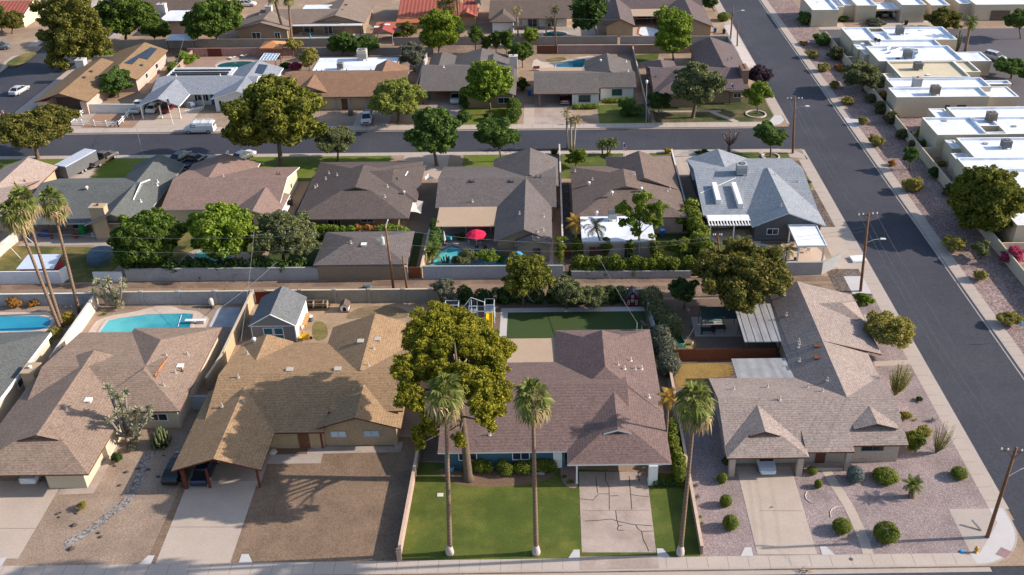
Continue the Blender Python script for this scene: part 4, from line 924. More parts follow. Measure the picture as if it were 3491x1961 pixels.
h.chimney(-59.3, 91.6, -57.9, 93.6, 3.6, TANW, 1, WHITE); q = MB(); p0 = h.onroof(9, 1500, 975); p1 = h.onroof(9, 1600, 830); q.bar((p0[0], p0[1], p0[2]+.08), (p1[0], p1[1], p1[2]+.08), .08); q.build('orange_flashing', M('orange_tarp', (.6, .16, .04)), h.roofo)
q = MB(); q.box(-50.6, 76.6, 0, -46.8, 81, 2.5); h.part(q, 'garage_wall', CREAM); h.posts(76.3, (-57.6,), 2.5, .2, CREAM); h.win(-43.5, -41.5, 1, 2, 86.05)
h = House('tan shingled L shaped house with gabled carport and brick gable front', -26, 88, S_TAN, BRICK, REDW)
h.wing('x', -36.4, -23.6, 89.5, 7.85, 8.8, zr=4.6, wall=(-35.6, -24), over=.7); h.wing('x', -24, -15.7, 89.5, 5.2, 8.8, zr=4.6, ze=3.3, zeB=2.7, wall=(-23.8, -16.3), over=.7); h.wing('y', 75.9, 88.9, -33.2, 4.45, zr=4.2, wall=None); h.wing('y', 90, 98.6, -33.4, 3, zr=3.8)
h.wing('y', 90, 101.6, -21.0, 5.3, zr=4.6); h.wing('y', 82.1, 89.2, -20.3, 4.6, zr=4.2, over=.6); h.done()
h.vents(10, (1020, 640), (1185, 620), (335, 915), (800, 910), kind='box'); h.vents(10, (1145, 710), (1095, 870)); h.vents(9, (2395, 760), (2150, 1270), (2355, 1215), (2305, 985)); h.vents(9, (2460, 640), kind='turbine')
h.win(-23.3, -21.6, 1.15, 2.0, 82.68, glassy('pale_blind', (.45, .5, .55), .3), GREYMET); h.win(-19.8, -18.1, 1.15, 2.0, 82.68, PALEGL, GREYMET); h.door(-26.6, -25.5, 82.3, BROWNW)
q = MB(); q.box(-36.9, 76.2, 0, -36.6, 76.5, 2.5); h.part(q, 'post', REDW)
for x in (-36.9, -34.4, -29.4): q = MB(); q.box(x-.1, 76.3, 0, x+.1, 76.5, 2.55); h.part(q, 'post', REDW)
for y in (80, 84): q = MB(); q.box(-37.2, y, 0, -37.0, y+.2, 2.5); h.part(q, 'post', REDW)
q = MB(); q.box(-24.3, 82.3, 0, -24.1, 82.55, 2.6); h.part(q, 'post', REDW); h.winx(85, 86.6, 1, 2, -16.25)
h = House('plum brown hip roofed house with white fascia and green front lawn', 1, 88, S_PLUM, BLUEW, WHITE)
h.wing('y', 84, 100.4, 6.05, 5.5, 6.0, zr=4.85, e0='h', e1='d', gab=.36, wall=(84.6, 99.8)); h.wing('x', -11.5, 8.3, 87, 8.85, 6.8, zr=4.6, wall=(-11, 1.4), over=.7, gab=.3)
h.wing('y', 76.1, 88, 6.8, 5.2, zr=4.35, e0='d', gab=.28, over=.5, wall=(80, 87)); h.done()
h.patio(-12.0, 93.7, 1.4, 99, 2.62, TANR, (-11, -7, -3), z1=2.5); h.vents(11, (1040, 862), (1205, 905)); h.vents(11, (1165, 825), (1105, 905), (1270, 905), (1340, 1180), kind='pipe', mat=M('vent_white', (.6, .55, .48))); h.vents(14, (2265, 95))
h.posts(76.4, (2.55, ), 2.5, .16); h.posts(76.4, (10.2,), 2.5, .9); q = MB(); p = h.onroof(11, 1222, 545); q.tube([(p[0], p[1], p[2]-.1), (p[0], p[1], p[2]+1.3)], .05, 6); q.build('service_mast', GREYMET, h.roofo); MAST = (p[0], p[1], p[2]+1.3)
h.win(-9.5, -7.6, 1.1, 2.1, 78.8); h.win(-4, -2.2, 1.1, 2.1, 78.8); h.door(.2, 1.1, 78.8, WHITE); h.door(3.2, 9.6, 79.9, M('painted_recess_shade', (.05, .045, .04)), 2.2, True)  # near-black garage door colour paints the shade deep under the carport roof
q = MB(); q.box(11.95, 94, .9, 12.0, 97, 1.3); h.part(q, 'side_panel', WHITE)
h = House('fawn shingled L shaped corner house set in pink gravel beside the wide road', 28, 88, S_FAWN, M('beige_block', (.4, .33, .27), .1, 5, .08, .5, stripes=('Z', .2, .06)), BROWNW)
h.wing('y', 84.25, 108.3, 31.35, 4.1, 5.5, zr=4.53, over=.5, wall=(84.6, 107.7)); h.wing('x', 17.7, 36.45, 84.2, 5.75, 6.1, zr=4.5, over=.6, wall=(18.4, 35.8)); h.wing('y', 94.8, 108.1, 31.35, 3.5, 7.15, zr=4.55, zeB=2.55, ze=3.0, wall=None)
h.wing('x', 31, 38.5, 103.6, 2.6, zr=4.1, e1='h', wall=None); h.wing('y', 76.75, 85, 21.75, 4.15, zr=4.25, e0='d', gab=.37, wall=(79.8, 84)); h.wing('y', 80.1, 84, 33.5, 2.3, zr=4.15, ze=3.45, wall=None, t=.12); h.wing('x', 25.8, 30.7, 80.2, 2.6, 1.5, zr=3.27, ze=2.62, wall=None); h.done()
h.vents(12, (242, 190), (258, 385), (378, 640), (385, 665), (375, 695), (385, 830), (655, 1015), (605, 1120)); h.vents(12, (556, 682), (553, 795), kind='box', mat=BROWNW); h.vents(12, (75, 1080), (465, 1080), (195, 1200)); h.vents(11, (2160, 1100))
for x in (18.3, 25.2): q = MB(); q.box(x-.3, 77.0, 0, x+.3, 77.6, 2.5); h.part(q, 'pillar', h.wm)
q = MB(); q.box(30.0, 77.7, 0, 30.5, 78.3, 2.55); h.part(q, 'pillar', h.wm); q = MB(); q.box(26.2, 77.75, 0, 29.9, 77.95, .35); h.part(q, 'low_wall', h.wm); h.win(31.9, 34.2, 1.5, 2.2, 79.05, DARKGL, DARKMET); h.door(27.3, 28.3, 79.0, BROWNW)
h.patio(23, 97.4, 27.6, 105.6, 2.75, CORR, (23.3, 27.2), slabs=5, z1=2.9, name='awning'); h.patio(20.9, 89.7, 27.7, 94.2, 2.75, CORR, (21.2, 24.5, 27.4), z1=2.6, slabs=0, name='awning')
# --- second row, seen from their back yards
h = House('pale pink roofed house with a tan gable end at the left edge behind the palms', -88, 146, S_PEACH, TANW, REDW)
h.wing('y', 139, 150.4, -84.2, 4.4, zr=4.35, over=.5); h.wing('x', -99, -80.2, 139, 6.5, zr=4.2, over=.6); h.done(); h.vents(5, (240, 425), (145, 450), mat=BROWNW)
h = House('slate grey house with a tall tan chimney behind a cluttered patio', -69, 138, S_SLATE, BROWNST, M('grey_fascia', (.3, .33, .36)))
h.wing('x', -77.6, -62, 139.9, 9.9, 5.8, zr=4.6, wall=(-77, -63), over=3.4); h.wing('y', 129.3, 150.9, -63.1, 4.2, 3.8, zr=4.55, over=.5, wall=(130.5, 150.3)); h.done()
h.chimney(-66.2, 129.8, -64.1, 131.2, 5.3, TANW, 1, REDW); h.vents(5, (850, 505), kind='turbine'); h.vents(5, (1375, 625), (1540, 435), (1535, 465), mat=WHITE)
q = MB(); pp = [h.onroof(5, *c) for c in ((1300, 615), (1375, 448), (1465, 415))]; q.bar(*[(p[0], p[1], p[2]+.1) for p in pp[:2]], .1); q.bar(*[(p[0], p[1], p[2]+.1) for p in pp[1:]], .1); q.build('flashing', WHITE, h.roofo)
for x in (-76.5, -73, -69.5): h.posts(130.4, (x,), 2.5, .14, BROWNW)
h.win(-75, -73, .9, 2.1, 133.2); h.win(-71, -69, .1, 2.1, 133.2); h.win(-62.5, -61, 1, 2, 130.0)
h = House('rosy brown gable house with a sunlit cream end wall behind the dark trees', -49, 142, S_ROSE, M('pale_cream', (.55, .46, .32), .05, 4), WHITE)
h.wing('x', -57.9, -40.3, 141.4, 7.1, 7.9, zr=4.45, over=.5); h.wing('y', 142, 151, -52.6, 5.5, zr=4.45); h.wing('y', 131, 139, -43.2, 3.6, zr=3.95); h.done(); h.patio(-41.2, 133, -38.9, 135.4, 2.6, WHITE, (-39.2,), name='awning')
for y in (136, 140, 144): h.winx(y, y+.9, 1.1, 2.1, -40.8)
h.vents(5, (2180, 380)); h.vents(6, (215, 360), (240, 360), mat=BROWNW); h.win(-50, -48.2, 1, 2, 134.85)
h = House('umber hipped house with a small white edged gablet and sail shades at its side', -29, 141, S_UMBER, BROWNST, M('umber_fascia', (.14, .11, .1)))
h.wing('y', 130.5, 151.1, -29, 8.3, 8.5, zr=4.95, e0='d', e1='d', gab=.22, over=2., wall=(133, 150)); h.wing('x', -29, -19.9, 142.9, 6.6, zr=4.65, e1='d', gab=.3, wall=None); h.done(); h.vents(6, (585, 490), (605, 475), (720, 350), (800, 370), (690, 405), (1290, 480), (1265, 580)); h.vents(6, (1450, 550), kind='turbine', mat=PIPE)
q = MB(); pp = [h.onroof(6, *c) for c in ((1465, 380), (1490, 338))]; q.bar((pp[0][0], pp[0][1], pp[0][2]+.15), (pp[1][0], pp[1][1], pp[1][2]+.15), .1); q.build('flashing', WHITE, h.roofo); h.win(-33, -31, .1, 2.1, 132.9); h.win(-28, -26, .9, 2.1, 132.9); h.posts(130.9, (-36, -31, -26, -21.5), 2.5, .13, BROWNW)
h = House('hip roofed taupe guest house standing against the alley wall', -25.5, 122, S_TAUPE, BROWNST, M('umber_fascia'), name='guest_house')
h.wing('x', -31.8, -19.2, 121.9, 4.8, zr=4.1, ze=2.6, e0='h', e1='h', over=.4); h.done(); h.vents(6, (1060, 1045), kind='box', mat=WHITE); h.vents(6, (935, 1030))
h = House('taupe roofed house with a long tan patio cover above the pool with a red parasol', -7, 138, S_TAUPE, M('olive_stucco', (.24, .19, .13), .08, 5), M('taupe_fascia', (.16, .13, .11)))
h.wing('x', -16.9, 1.2, 140.3, 6.5, 8.5, zr=4.6, over=.5); h.wing('y', 141, 151.6, -2.9, 6, 4.5, zr=4.7); h.wing('y', 123.1, 141, -3.45, 4.3, 3.9, zr=4.55, over=.5); h.wing('y', 121.6, 125, -2.3, 2.4, 2.65, zr=3.7, over=.3); h.done()
h.patio(-16.3, 128, -7.6, 134, 2.6, TANR, (-15.8, -12, -8.4), z1=2.75); h.vents(6, (2120, 425), (2505, 425), kind='box', mat=DARKMET); h.vents(7, (90, 745), (325, 770), (320, 905), (265, 920)); h.vents(7, (250, 385), (295, 385), mat=DARKMET); h.vents(6, (2120, 625)); h.win(-2.2, -1.2, 1.3, 2.2, 121.85, DARKGL, DARKMET); h.win(-14, -11, .1, 2.1, 134.35); h.win(-10, -8.5, .9, 2.1, 134.35)
h = House('cocoa brown hipped house with a flat white patio addition behind the ivy hedge', 12, 138, S_COCOA, PINKW, M('cocoa_fascia', (.17, .12, .1)))
h.wing('y', 130, 148.4, 11.7, 8.1, 8.6, zr=4.95, e0='d', e1='d', gab=.23, over=.5); h.wing('y', 139, 152.3, 14.7, 5.2, 5.6, zr=4.9, e1='d', gab=.4); h.done(); h.vents(7, (765, 460), (990, 555), (840, 750), (1275, 515), kind='turbine'); h.vents(7, (630, 330), (800, 412), (1190, 355), (1210, 360), (1530, 520), (1555, 500))
q = MB(); q.box(4.9, 122.8, 0, 14.4, 123.0, 2.7); q.box(4.9, 123, 0, 5.1, 130.4, 2.7); q.box(14.2, 123, 0, 14.4, 126, 2.7); h.part(q, 'patio_wall', h.wm); h.planes.append(('f', 4.6, 14.9, 122.5, 130.1, 0, 2.9, 0, 0)); q = MB(); q.box(4.6, 122.5, 2.72, 14.9, 130.1, 2.9); h.part(q, 'patio_roof', WROOF); h.ac(7, 995, 800, 1.2, .8, M('ac_white', (.6, .6, .6)), z=2.9, stand=.3); h.win(10.5, 11.6, .1, 2.1, 122.55, DARKGL, M('cream_frame', (.5, .42, .3))); h.win(7.6, 8.4, 1.3, 2.0, 122.55)
for x in (6.1, 7.1): q = MB(); q.box(x-.4, 122.42, .6, x+.4, 122.55, 2.0); h.part(q, 'wooden_panel', BROWNW)
h = House('blue grey corner house with a white slatted pergola and dark charcoal walls', 31, 139, S_BLUE, GREYW, M('pale_blue_fascia', (.42, .46, .5)))
h.wing('x', 22.7, 39.8, 142.8, 12.2, 8, zr=4.65, zeB=2.75, ze=2.6, over=.6, wall=None); h.wing('y', 143, 151, 27.8, 5, zr=4.45); h.wing('y', 126.7, 142.5, 34.2, 5.0, 5.65, zr=4.85, over=.6); h.wall.box(23.4, 131.6, 0, 39.2, 150.2, 2.5); h.done(); h.ac(7, 2258, 375, 1.5, 1.5, M('ac_grey', (.38, .39, .4)))
for a, b in (((1985, 470), (2030, 650)), ((2175, 470), (2245, 690))):
    p0, p1 = h.onroof(7, *a), h.onroof(7, *b); q = MB(); q.loft([[(p0[0]-.35, p0[1], p0[2]-.1), (p0[0]+.35, p0[1], p0[2]-.1), (p0[0]+.35, p0[1], p0[2]+.65), (p0[0]-.35, p0[1], p0[2]+.65)], [(p1[0]-.35, p1[1], p1[2]-.1), (p1[0]+.35, p1[1], p1[2]-.1), (p1[0]+.35, p1[1], p1[2]+.75), (p1[0]-.35, p1[1], p1[2]+.75)]]); q.build('roof_duct', WHITE, h.roofo)
q = MB(); q.box(23, 130.1, 2.42, 30.2, 130.4, 2.6); q.box(23, 127.6, 2.4, 30.4, 127.85, 2.6)
for k in range(17): x = 23.1+k*.44; q.box(x, 127.2, 2.605, x+.16, 130.55, 2.72)
q.box(23.2, 128.6, 2.725, 30.2, 130.5, 2.75)
h.part(q, 'pergola', WHITE); h.posts(127.7, (23.4, 26.8, 30.0), 2.45, .16, WHITE); h.win(31.5, 33.2, 1.1, 2.1, 127.28); h.door(37.0, 38.2, 127.25, WHITE); h.win(24.5, 27, .1, 2.1, 131.5)
h.vents(8, (148, 365), (210, 665), (375, 430)); q = MB(); q.tube([h.onroof(7, *c) for c in ((1855, 540), (2200, 390))], .05, 5); q.build('conduit', WHITE, h.roofo)
# --- third row, facing us across the far street
h = House('ochre roofed house with dark solar panels beside the tall pine', -89, 195, S_OCHRE, PINKW, BROWNW)
h.wing('y', 192.5, 211.5, -86.2, 6, 4.6, zr=4.5, over=.5); h.wing('y', 180.3, 201.3, -91.6, 5.1, 4.9, zr=4.4, over=.5, wall=(184, 200.7)); h.wall.box(-96.4, 180.8, 0, -94.6, 184, 2.6); h.wall.box(-88.4, 180.8, 0, -87.2, 184, 2.6); h.done()
h.chimney(-96.3, 199.2, -94.6, 201.0, 4.6, M('whitewash', (.5, .45, .42))); h.vents(1, (1380, 640), (820, 760), (890, 700), kind='box', mat=DARKMET); h.door(-94.3, -88.6, 183.9, DARKW, 2.3)  # the dark panel paints the shade of the open garage, no real door
m = MB()
def roofquad(h, t, cs, up=.12): return [tuple(np.array(h.onroof(t, *c))+np.array([0, 0, up])) for c in cs]
for cs in (((1405, 452), (1470, 465), (1290, 632), (1213, 618)), ((1475, 466), (1538, 480), (1440, 585), (1365, 568))):
    a = roofquad(h, 1, cs); m.loft([[(x, y, z-.05) for x, y, z in a], a]); 
q = h.part(m, 'solar_panel', PANEL); h.winx(204, 205.5, .9, 2, -82.1); h.winx(198, 199.2, .9, 2, -82.1)
h = House('silver grey house with a three car gabled carport and rooftop solar tubes', -66, 188, S_SILVER, WHITEW, WHITE)
h.wing('x', -76.2, -56.5, 189.1, 5, 6, zr=4.3, over=1.3); h.wing('y', 177.7, 188.5, -72.4, 4.2, 3.8, zr=4.2, wall=None); h.wing('y', 181.1, 189, -58.8, 5, 4.8, zr=4.25, over=.5); h.wing('y', 188, 199, -58.9, 5, 4.9, zr=4.35); h.flat(-76, 192.6, -63.2, 198.4, 3.1, .1); h.done()
q = MB(); q.box(-76.2, 192.5, 3.0, -63.2, 198.4, 3.06); h.part(q, 'flat_roof', WROOF)
for y in (194.0, 195.0, 196.6): q = MB(); q.tube([(-75.4, y, 3.3), (-64, y, 3.3)], .13, 6); q.box(-75.4, y-.3, 3.08, -64, y+.3, 3.12); h.part(q, 'solar_tube', DARKMET)
for cs in (((1485+1030, 715), (1540+1030, 640), (1600+1030, 640), (1560+1030, 725)),):
    a = roofquad(h, 2, ((0, 715), (40, 630), (125, 640), (75, 728))); m = MB(); m.loft([[(x, y, z-.05) for x, y, z in a], a]); h.part(m, 'solar_panel', PANEL)
h.posts(178.3, (-76.1, -72.6, -69.1), 2.5, .2, WHITE); h.posts(184.6, (-66.5,), 2.5, .2, WHITE); BLK = M('black_shutter', (.02, .02, .025)); h.win(-67.8, -66.2, .9, 2.1, 185.35, shutters=BLK); h.win(-62, -59.8, .9, 2.1, 181.55, shutters=BLK, mull=2); h.win(-57.5, -56, .9, 2.1, 181.55, shutters=BLK); h.door(-65.2, -64.2, 185.3, M('teal_door', (.02, .12, .14)))
h.vents(1, (1150+1000, 740), (1720, 745), mat=WHITE)
h = House('rust brown house with a flat white roof carrying two cooling units', -39, 191, S_RUST, TANW, M('dark_fascia', (.16, .12, .1)))
h.wing('x', -51.6, -27.4, 191.1, 9.35, 6, zr=4.45, over=.6, wall=(-51, -28)); h.wing('y', 183.2, 190, -45.8, 3.6, 4.6, zr=4.35, over=.5, wall=(184, 190)); h.wing('y', 191.5, 198.8, -32.6, 3.4, 4.4, zr=4.35); h.flat(-47.6, 195, -30.6, 203.8, 3.3, .12); h.done()
q = MB(); q.box(-47.6, 195.0, 3.2, -30.6, 203.7, 3.26); h.part(q, 'flat_roof', WROOF); h.ac(2, 835, 675, 1.2, 1.0, z=3.26); h.ac(2, 1050, 583, 1.9, 1.7, M('cooler_beige', (.42, .37, .32)), z=3.26, stand=.4); h.vents(2, (600, 695), (650, 700), (893, 692), (1130, 692), (1185, 690), mat=DARKMET)
h.win(-43.9, -41.6, .9, 2.1, 183.6, DARKGL, WHITE, M('maroon_shutter', (.2, .02, .03))); h.posts(182.3, (-40.6, -37.8, -34.7), 2.5, .16, M('grey_post', (.35, .33, .32))); h.door(-39.4, -38.3, 182.3, BROWNW);
h = House('grey brown house with an open carport and white chimney behind the light green tree', -15, 192, S_GREY, BROWNST, BROWNW)
h.wing('x', -24.9, -6.6, 194, 9.6, 6.5, zr=4.5, over=.5, wall=(-15.5, -7.2)); h.wing('y', 181.7, 202, -11, 4.9, 5, zr=4.35, over=.6); h.wing('y', 195, 206, -22, 2.4, 3, zr=3.6); h.wing('y', 196, 205.8, -13.6, 5.5, zr=4.4); h.wall.box(-24.4, 191.5, 0, -15.5, 200, 2.6); h.done(); h.chimney(-7.6, 196.8, -6.0, 198.2, 5.4, M('whitewash')); h.vents(2, (1840, 660), (2480, 700), mat=WHITE)
h.posts(184.9, (-24.2, -16.2), 2.5, .2, BROWNW); h.win(-9.5, -7.2, .9, 2.1, 182.25)
h = House('grey roofed house with white boarded front and a carport sheltering a red pickup', 7, 190, S_GREY, WHITEW, BROWNW)
h.wing('x', -2.6, 10.0, 189.15, 6.8, 6.5, zr=4.45, over=.5, wall=(4.9, 9.9)); h.wing('x', 9.9, 17.3, 189.15, 3.65, 6.5, zr=4.44, over=.5, wall=(10.4, 16.8)); h.wing('y', 190, 201.7, 12.4, 4.7, 4.9, zr=4.45); h.wall.box(-2, 191, 0, 4.9, 195, 2.6); h.done()
h.patio(-1.6, 195.4, 7.2, 197.8, 2.7, TANR, (-1.3, 3, 6.8)); h.vents(3, (878, 605), kind='turbine'); h.vents(3, (1120, 745), (1150, 700), (1130, 605), mat=WHITE); BRF = M('brown_frame', (.12, .07, .045)); h.win(6.0, 8.3, .8, 2.2, 182.85, glassy('teal_glass', (.02, .07, .075), .1), BRF, mull=2); h.win(12.6, 14.6, .9, 2.2, 186.0, glassy('teal_glass', (.02, .07, .075), .1), BRF)
h.posts(182.7, (-1.5,), 2.5, .3, M('orange_brick', (.3, .13, .07))); h.posts(182.7, (4.9,), 2.5, .25, WHITE)
h = House('purple brown corner house with a broad white capped chimney by the road', 30, 194, S_PURPLE, BROWNST, BROWNW)
h.wing('x', 20.4, 38.2, 191.65, 8.3, 6.5, zr=4.45, over=.6, wall=(21, 37.6)); h.wing('y', 192, 211.7, 35.2, 4.4, 5.3, zr=4.65); h.wing('y', 192, 201.3, 23.2, 3.1, 3.2, zr=4.05, e1='h'); h.wing('y', 181.2, 190.5, 25.2, 4.9, zr=4.25, e0='h'); h.done()
h.chimney(38.1, 187.6, 39.4, 191.8, 5.2, M('brown_brick', (.22, .14, .1), .2, 8), 3, REDW); h.vents(3, (2120, 590), (2160, 575), (1420, 750), (1370, 760), mat=DARKMET); h.patio(26.5, 192.6, 33, 195.2, 2.7, TANR, (27, 32)); h.patio(35.0, 183.0, 39.2, 187.2, 2.6, h.rm, (35.2, 39), name='porch_roof'); h.win(36, 37.5, 1, 2, 183.9)
# --- fourth row along the top of the photograph
h = House('red tiled house with a cream gable wall at the top left corner', -132, 246, TILE, M('pale_cream'), WHITE); h.wing('x', -150, -124.8, 245.5, 7, zr=4.7, over=.4); h.done()
h = House('brown roofed house with a flat white wing and beige chimney between two dark trees', -90, 243, S_BARK, PINKW, BROWNW); h.wing('x', -101, -78, 247, 6.5, zr=4.5, over=.5); h.wing('y', 232, 247, -86.6, 3.6, zr=3.3, ze=2.9, over=.3); h.done(); q = MB(); q.box(-90.2, 231.4, 3.3, -83.1, 240.2, 3.42); h.part(q, 'flat_roof', WROOF); h.chimney(-92.2, 237.4, -90.3, 239, 5.6, M('whitewash'))
h.patio(-84.6, 218.9, -78, 223.3, 2.7, WROOF, (-84.3, -78.4), name='awning')
h = House('tan brown house with a long white patio roof facing the pool by the alley', -56, 237, SH('beige', (.2, .15, .12)), BROWNST, BROWNW); h.wing('x', -67.5, -48, 236.5, 6, 7, zr=4.5, over=2); h.wing('y', 230.9, 247, -49, 6, 6.6, zr=4.5, over=.5); h.wing('y', 225.7, 238, -65, 6.2, zr=4.45, over=.6); h.done(); h.patio(-60, 229.3, -42.8, 232.8, 2.6, M('pale_patio_roof', (.55, .55, .56)), (-59.6, -55, -51, -47, -43.2)); h.chimney(-66, 235, -64.6, 236.4, 5.6, M('whitewash')); h.win(-67.5, -65.5, .1, 2.1, 226.2); h.win(-62.3, -61, .1, 2.1, 226.2)
q = MB(); q.box(-58.5, 240, 3.5, -51.6, 243.5, 3.62); h.part(q, 'flat_roof', WROOF); h.vents(2, (885, 50), (740, 70), kind='box', mat=BROWNW); h.win(-57, -54, .1, 2.1, 232.4); h.win(-52, -50, .1, 2.1, 231.3)
h = House('red clay tiled house with an orange patio roof and tall palms', -26, 243, TILE, M('adobe', (.34, .2, .12), .1, 5), TILEO); h.wing('x', -35.3, -16.5, 245, 9.5, 7, zr=5.2, over=.5); h.wing('y', 235.4, 243, -19, 2.6, zr=3.8); h.done(); h.patio(-35.2, 231.1, -28.6, 235.8, 2.6, TILEO, (-35, -32, -29), z1=2.8); h.vents(2, (1700, 15), kind='box', mat=M('pinkish_concrete')); h.win(-24, -22, .9, 2.1, 235.95); h.ac(2, 2175, 40, 1.4, 1.2, z=4.0)
h = House('red roofed garden gazebo with two skylights beside the alley wall', -37.3, 227.5, M('red_metal', (.28, .06, .05), .1, 5), M('adobe'), TILEO, 'gazebo', 'gazebo'); h.wing('y', 223.1, 229, -37.1, 2.4, zr=3.5, ze=2.45, wall=None); h.done(); h.patio(-39.6, 229, -35.1, 232, 2.6, TILEO, (-39.3, -35.5)); h.posts(223.5, (-39.2, -35), 2.3, .14, WHITE)
for x, y in ((1190, 270), (1285, 248)): p = h.onroof(2, x, y); q = MB(); q.loft([[(p[0]-.7, p[1]-.25, p[2]+.02), (p[0]+.7, p[1]-.25, p[2]+.02), (p[0]+.7, p[1]+.3, p[2]+.2), (p[0]-.7, p[1]+.3, p[2]+.2)], [(p[0]-.7, p[1]-.25, p[2]+.12), (p[0]+.7, p[1]-.25, p[2]+.12), (p[0]+.7, p[1]+.3, p[2]+.3), (p[0]-.7, p[1]+.3, p[2]+.3)]]); q.build('skylight', WHITE, h.roofo)
h = House('bark brown house with white shed front and a shaded patio behind the small pool', -3, 240, S_BARK, WHITEW, BROWNW); h.wing('x', -13.6, 7.2, 242, 8.6, 7, zr=4.8, over=2.4); h.wing('y', 230.7, 240, -10.2, 3, zr=3.9, e0='h'); h.done(); h.vents(3, (260, 5), (560, 5)); h.posts(233.8, (-6, -2, 2, 6.6), 2.5, .2, BROWNW); h.win(-4.5, -2.2, .1, 2.1, 235.65); h.win(0, 2.5, .1, 2.1, 235.65); h.patio(-8.6, 227.4, -3.9, 229.3, 2.3, S_BARK, (-8.3, -4.2), name='awning')
h = House('purple brown house with tan patio roof around a white empty pool at the top', 26, 240, S_PURPLE, M('tan_brick'), BROWNW); h.wing('x', 15, 38, 247.5, 6.2, zr=4.8, over=.5); h.wing('y', 226.8, 247, 16.9, 3.5, zr=4.35, over=.5); h.wing('y', 225.6, 247, 33.6, 4.6, zr=4.5, over=.5); h.done(); h.patio(20.3, 235, 29.3, 241.7, 2.6, TANR, (21, 25, 29)); h.win(22, 27, .1, 2.1, 241.5)
# --- the white flat roofed row beyond the road
FG = 'white flat roofed patio homes beyond the wide road'
def fh(label, cx, cy): return House(label, cx, cy, WROOF, CREAM, WHITE, 'flat_roofed_house', 'house', FG)
h = fh('cream flat roofed house at the top corner with a white car parked by it', 66, 238); h.flat(62.7, 233.9, 69, 246, 4); h.flat(68.7, 238.5, 71.5, 246, 3.4); h.done(); h.vents(4, (560, 30))
h = fh('cream flat roofed house with a double carport between two garage doors', 80, 243); h.flat(71.5, 239.2, 75.2, 250, 3.6); h.flat(74.2, 237.4, 79, 250, 4); h.flat(79, 238, 84.8, 244, 2.9, .2, 2.5); h.wall.box(79, 243.9, 0, 84.8, 244.2, 2.5); h.flat(84.8, 236.8, 90.6, 250, 4.2); h.done(); h.door(75, 78.3, 237.38, CREAM, 2.3, True); h.door(85.4, 89.8, 236.78, M('garage_beige', (.42, .37, .29)), 2.3, True)
h = fh('cream flat roofed house beside the pink bougainvillea at the top right', 98, 243); h.flat(92.5, 238.5, 97, 250, 3.6); h.flat(103, 238, 122, 250, 3.8); h.flat(100, 240.5, 103.2, 250, 3.4); h.done(); h.door(107, 111.5, 237.9, DARKW, 2.4)  # dark panel on the wall paints the shade of the carport mouth
h = fh('flat white roof with one square courtyard, nearest the lane', 77, 213); h.flat(65.7, 210, 71.5, 219.6, 4); h.flat(71.4, 210.1, 74.6, 216, 4); h.flat(74.5, 210.1, 88.4, 219.5, 4); h.flat(71.4, 218.6, 74.6, 219.5, 4); h.flat(69.2, 206, 83.6, 210.3, 3.9); h.flat(66.0, 206.4, 69.2, 210.2, 3.2, .1); h.done(); h.ac(4, 1368, 345, 1.5, 1.4, M('ac_dark', (.17, .17, .17))); h.vents(4, (1450, 330), (1570, 300), kind='box', mat=WHITE); h.vents(4, (1000, 430), kind='box', mat=WHITE)
for x, y in ((1130, 425), (1162, 435)): p = h.onroof(4, x, y); q = MB(); q.tube([(p[0], p[1], p[2]), (p[0], p[1], p[2]+.8)], .04, 5); q.tube([(p[0]-.1, p[1], p[2]+.75), (p[0]-.2, p[1]-.15, p[2]+.95)], [.1, .42], 12); q.build('satellite_dish', DARKMET, h.root)
h = fh('flat white roof with a bent white duct and a projecting white garage', 76, 200); h.flat(67.4, 196.0, 84.9, 205.9, 4); h.flat(66.4, 202.6, 69.4, 206, 3.3, .1); h.flat(84.9, 198.2, 91.4, 204.2, 3.1, .15); h.done(); h.ac(4, 1445, 580, 1.5, 1.4, M('ac_dark')); h.vents(4, (1345, 575), kind='box', mat=DARKMET)
q = MB(); pp = [h.onroof(4, *c) for c in ((1235, 495), (1270, 480), (1420, 490), (1540, 505), (1550, 545), (1510, 575))]; q.tube([(p[0], p[1], p[2]+.35) for p in pp], .28, 6); q.build('roof_duct', WHITE, h.root); q = MB(); pp = [h.onroof(4, *c) for c in ((1270, 525), (1370, 490))]; q.tube([(p[0], p[1], p[2]+.4) for p in pp], .25, 6); q.build('roof_duct', WHITE, h.root)
h = fh('flat cream coated roof, the only yellowish one among the white', 76, 190); h.rm = CREAMR; h.flat(68.9, 186.1, 82.4, 195.7, 4); h.flat(82.4, 189, 85.5, 195.7, 4); h.flat(66.6, 186.2, 69, 190.5, 3.3, .1); h.done(); h.ac(4, 1548, 690, 1.5, 1.2, M('ac_dark')); h.vents(4, (1640, 735), kind='box', mat=WHITE); h.vents(4, (1600, 640))
h = fh('flat white roof with a small square chimney and a blank cream south wall', 76, 181); h.flat(64.6, 175.2, 81.9, 180.4, 4); h.flat(65.7, 180.3, 84.2, 185.6, 4.01); h.flat(81.8, 177, 88.3, 182.6, 3.2, .12); h.flat(84.2, 183.5, 89.5, 185.6, 3.4); h.done(); h.chimney(69.5, 180.6, 71, 182, 5.6, M('grey_block')); h.ac(4, 1715, 935, 1.5, 1.4, M('ac_brown', (.2, .16, .12)))
h.win(74, 74.8, 1.6, 2.4, 175.17, DARKGL, DARKMET); h.win(76.2, 77.9, 1.7, 2.4, 175.17, DARKGL, DARKMET)
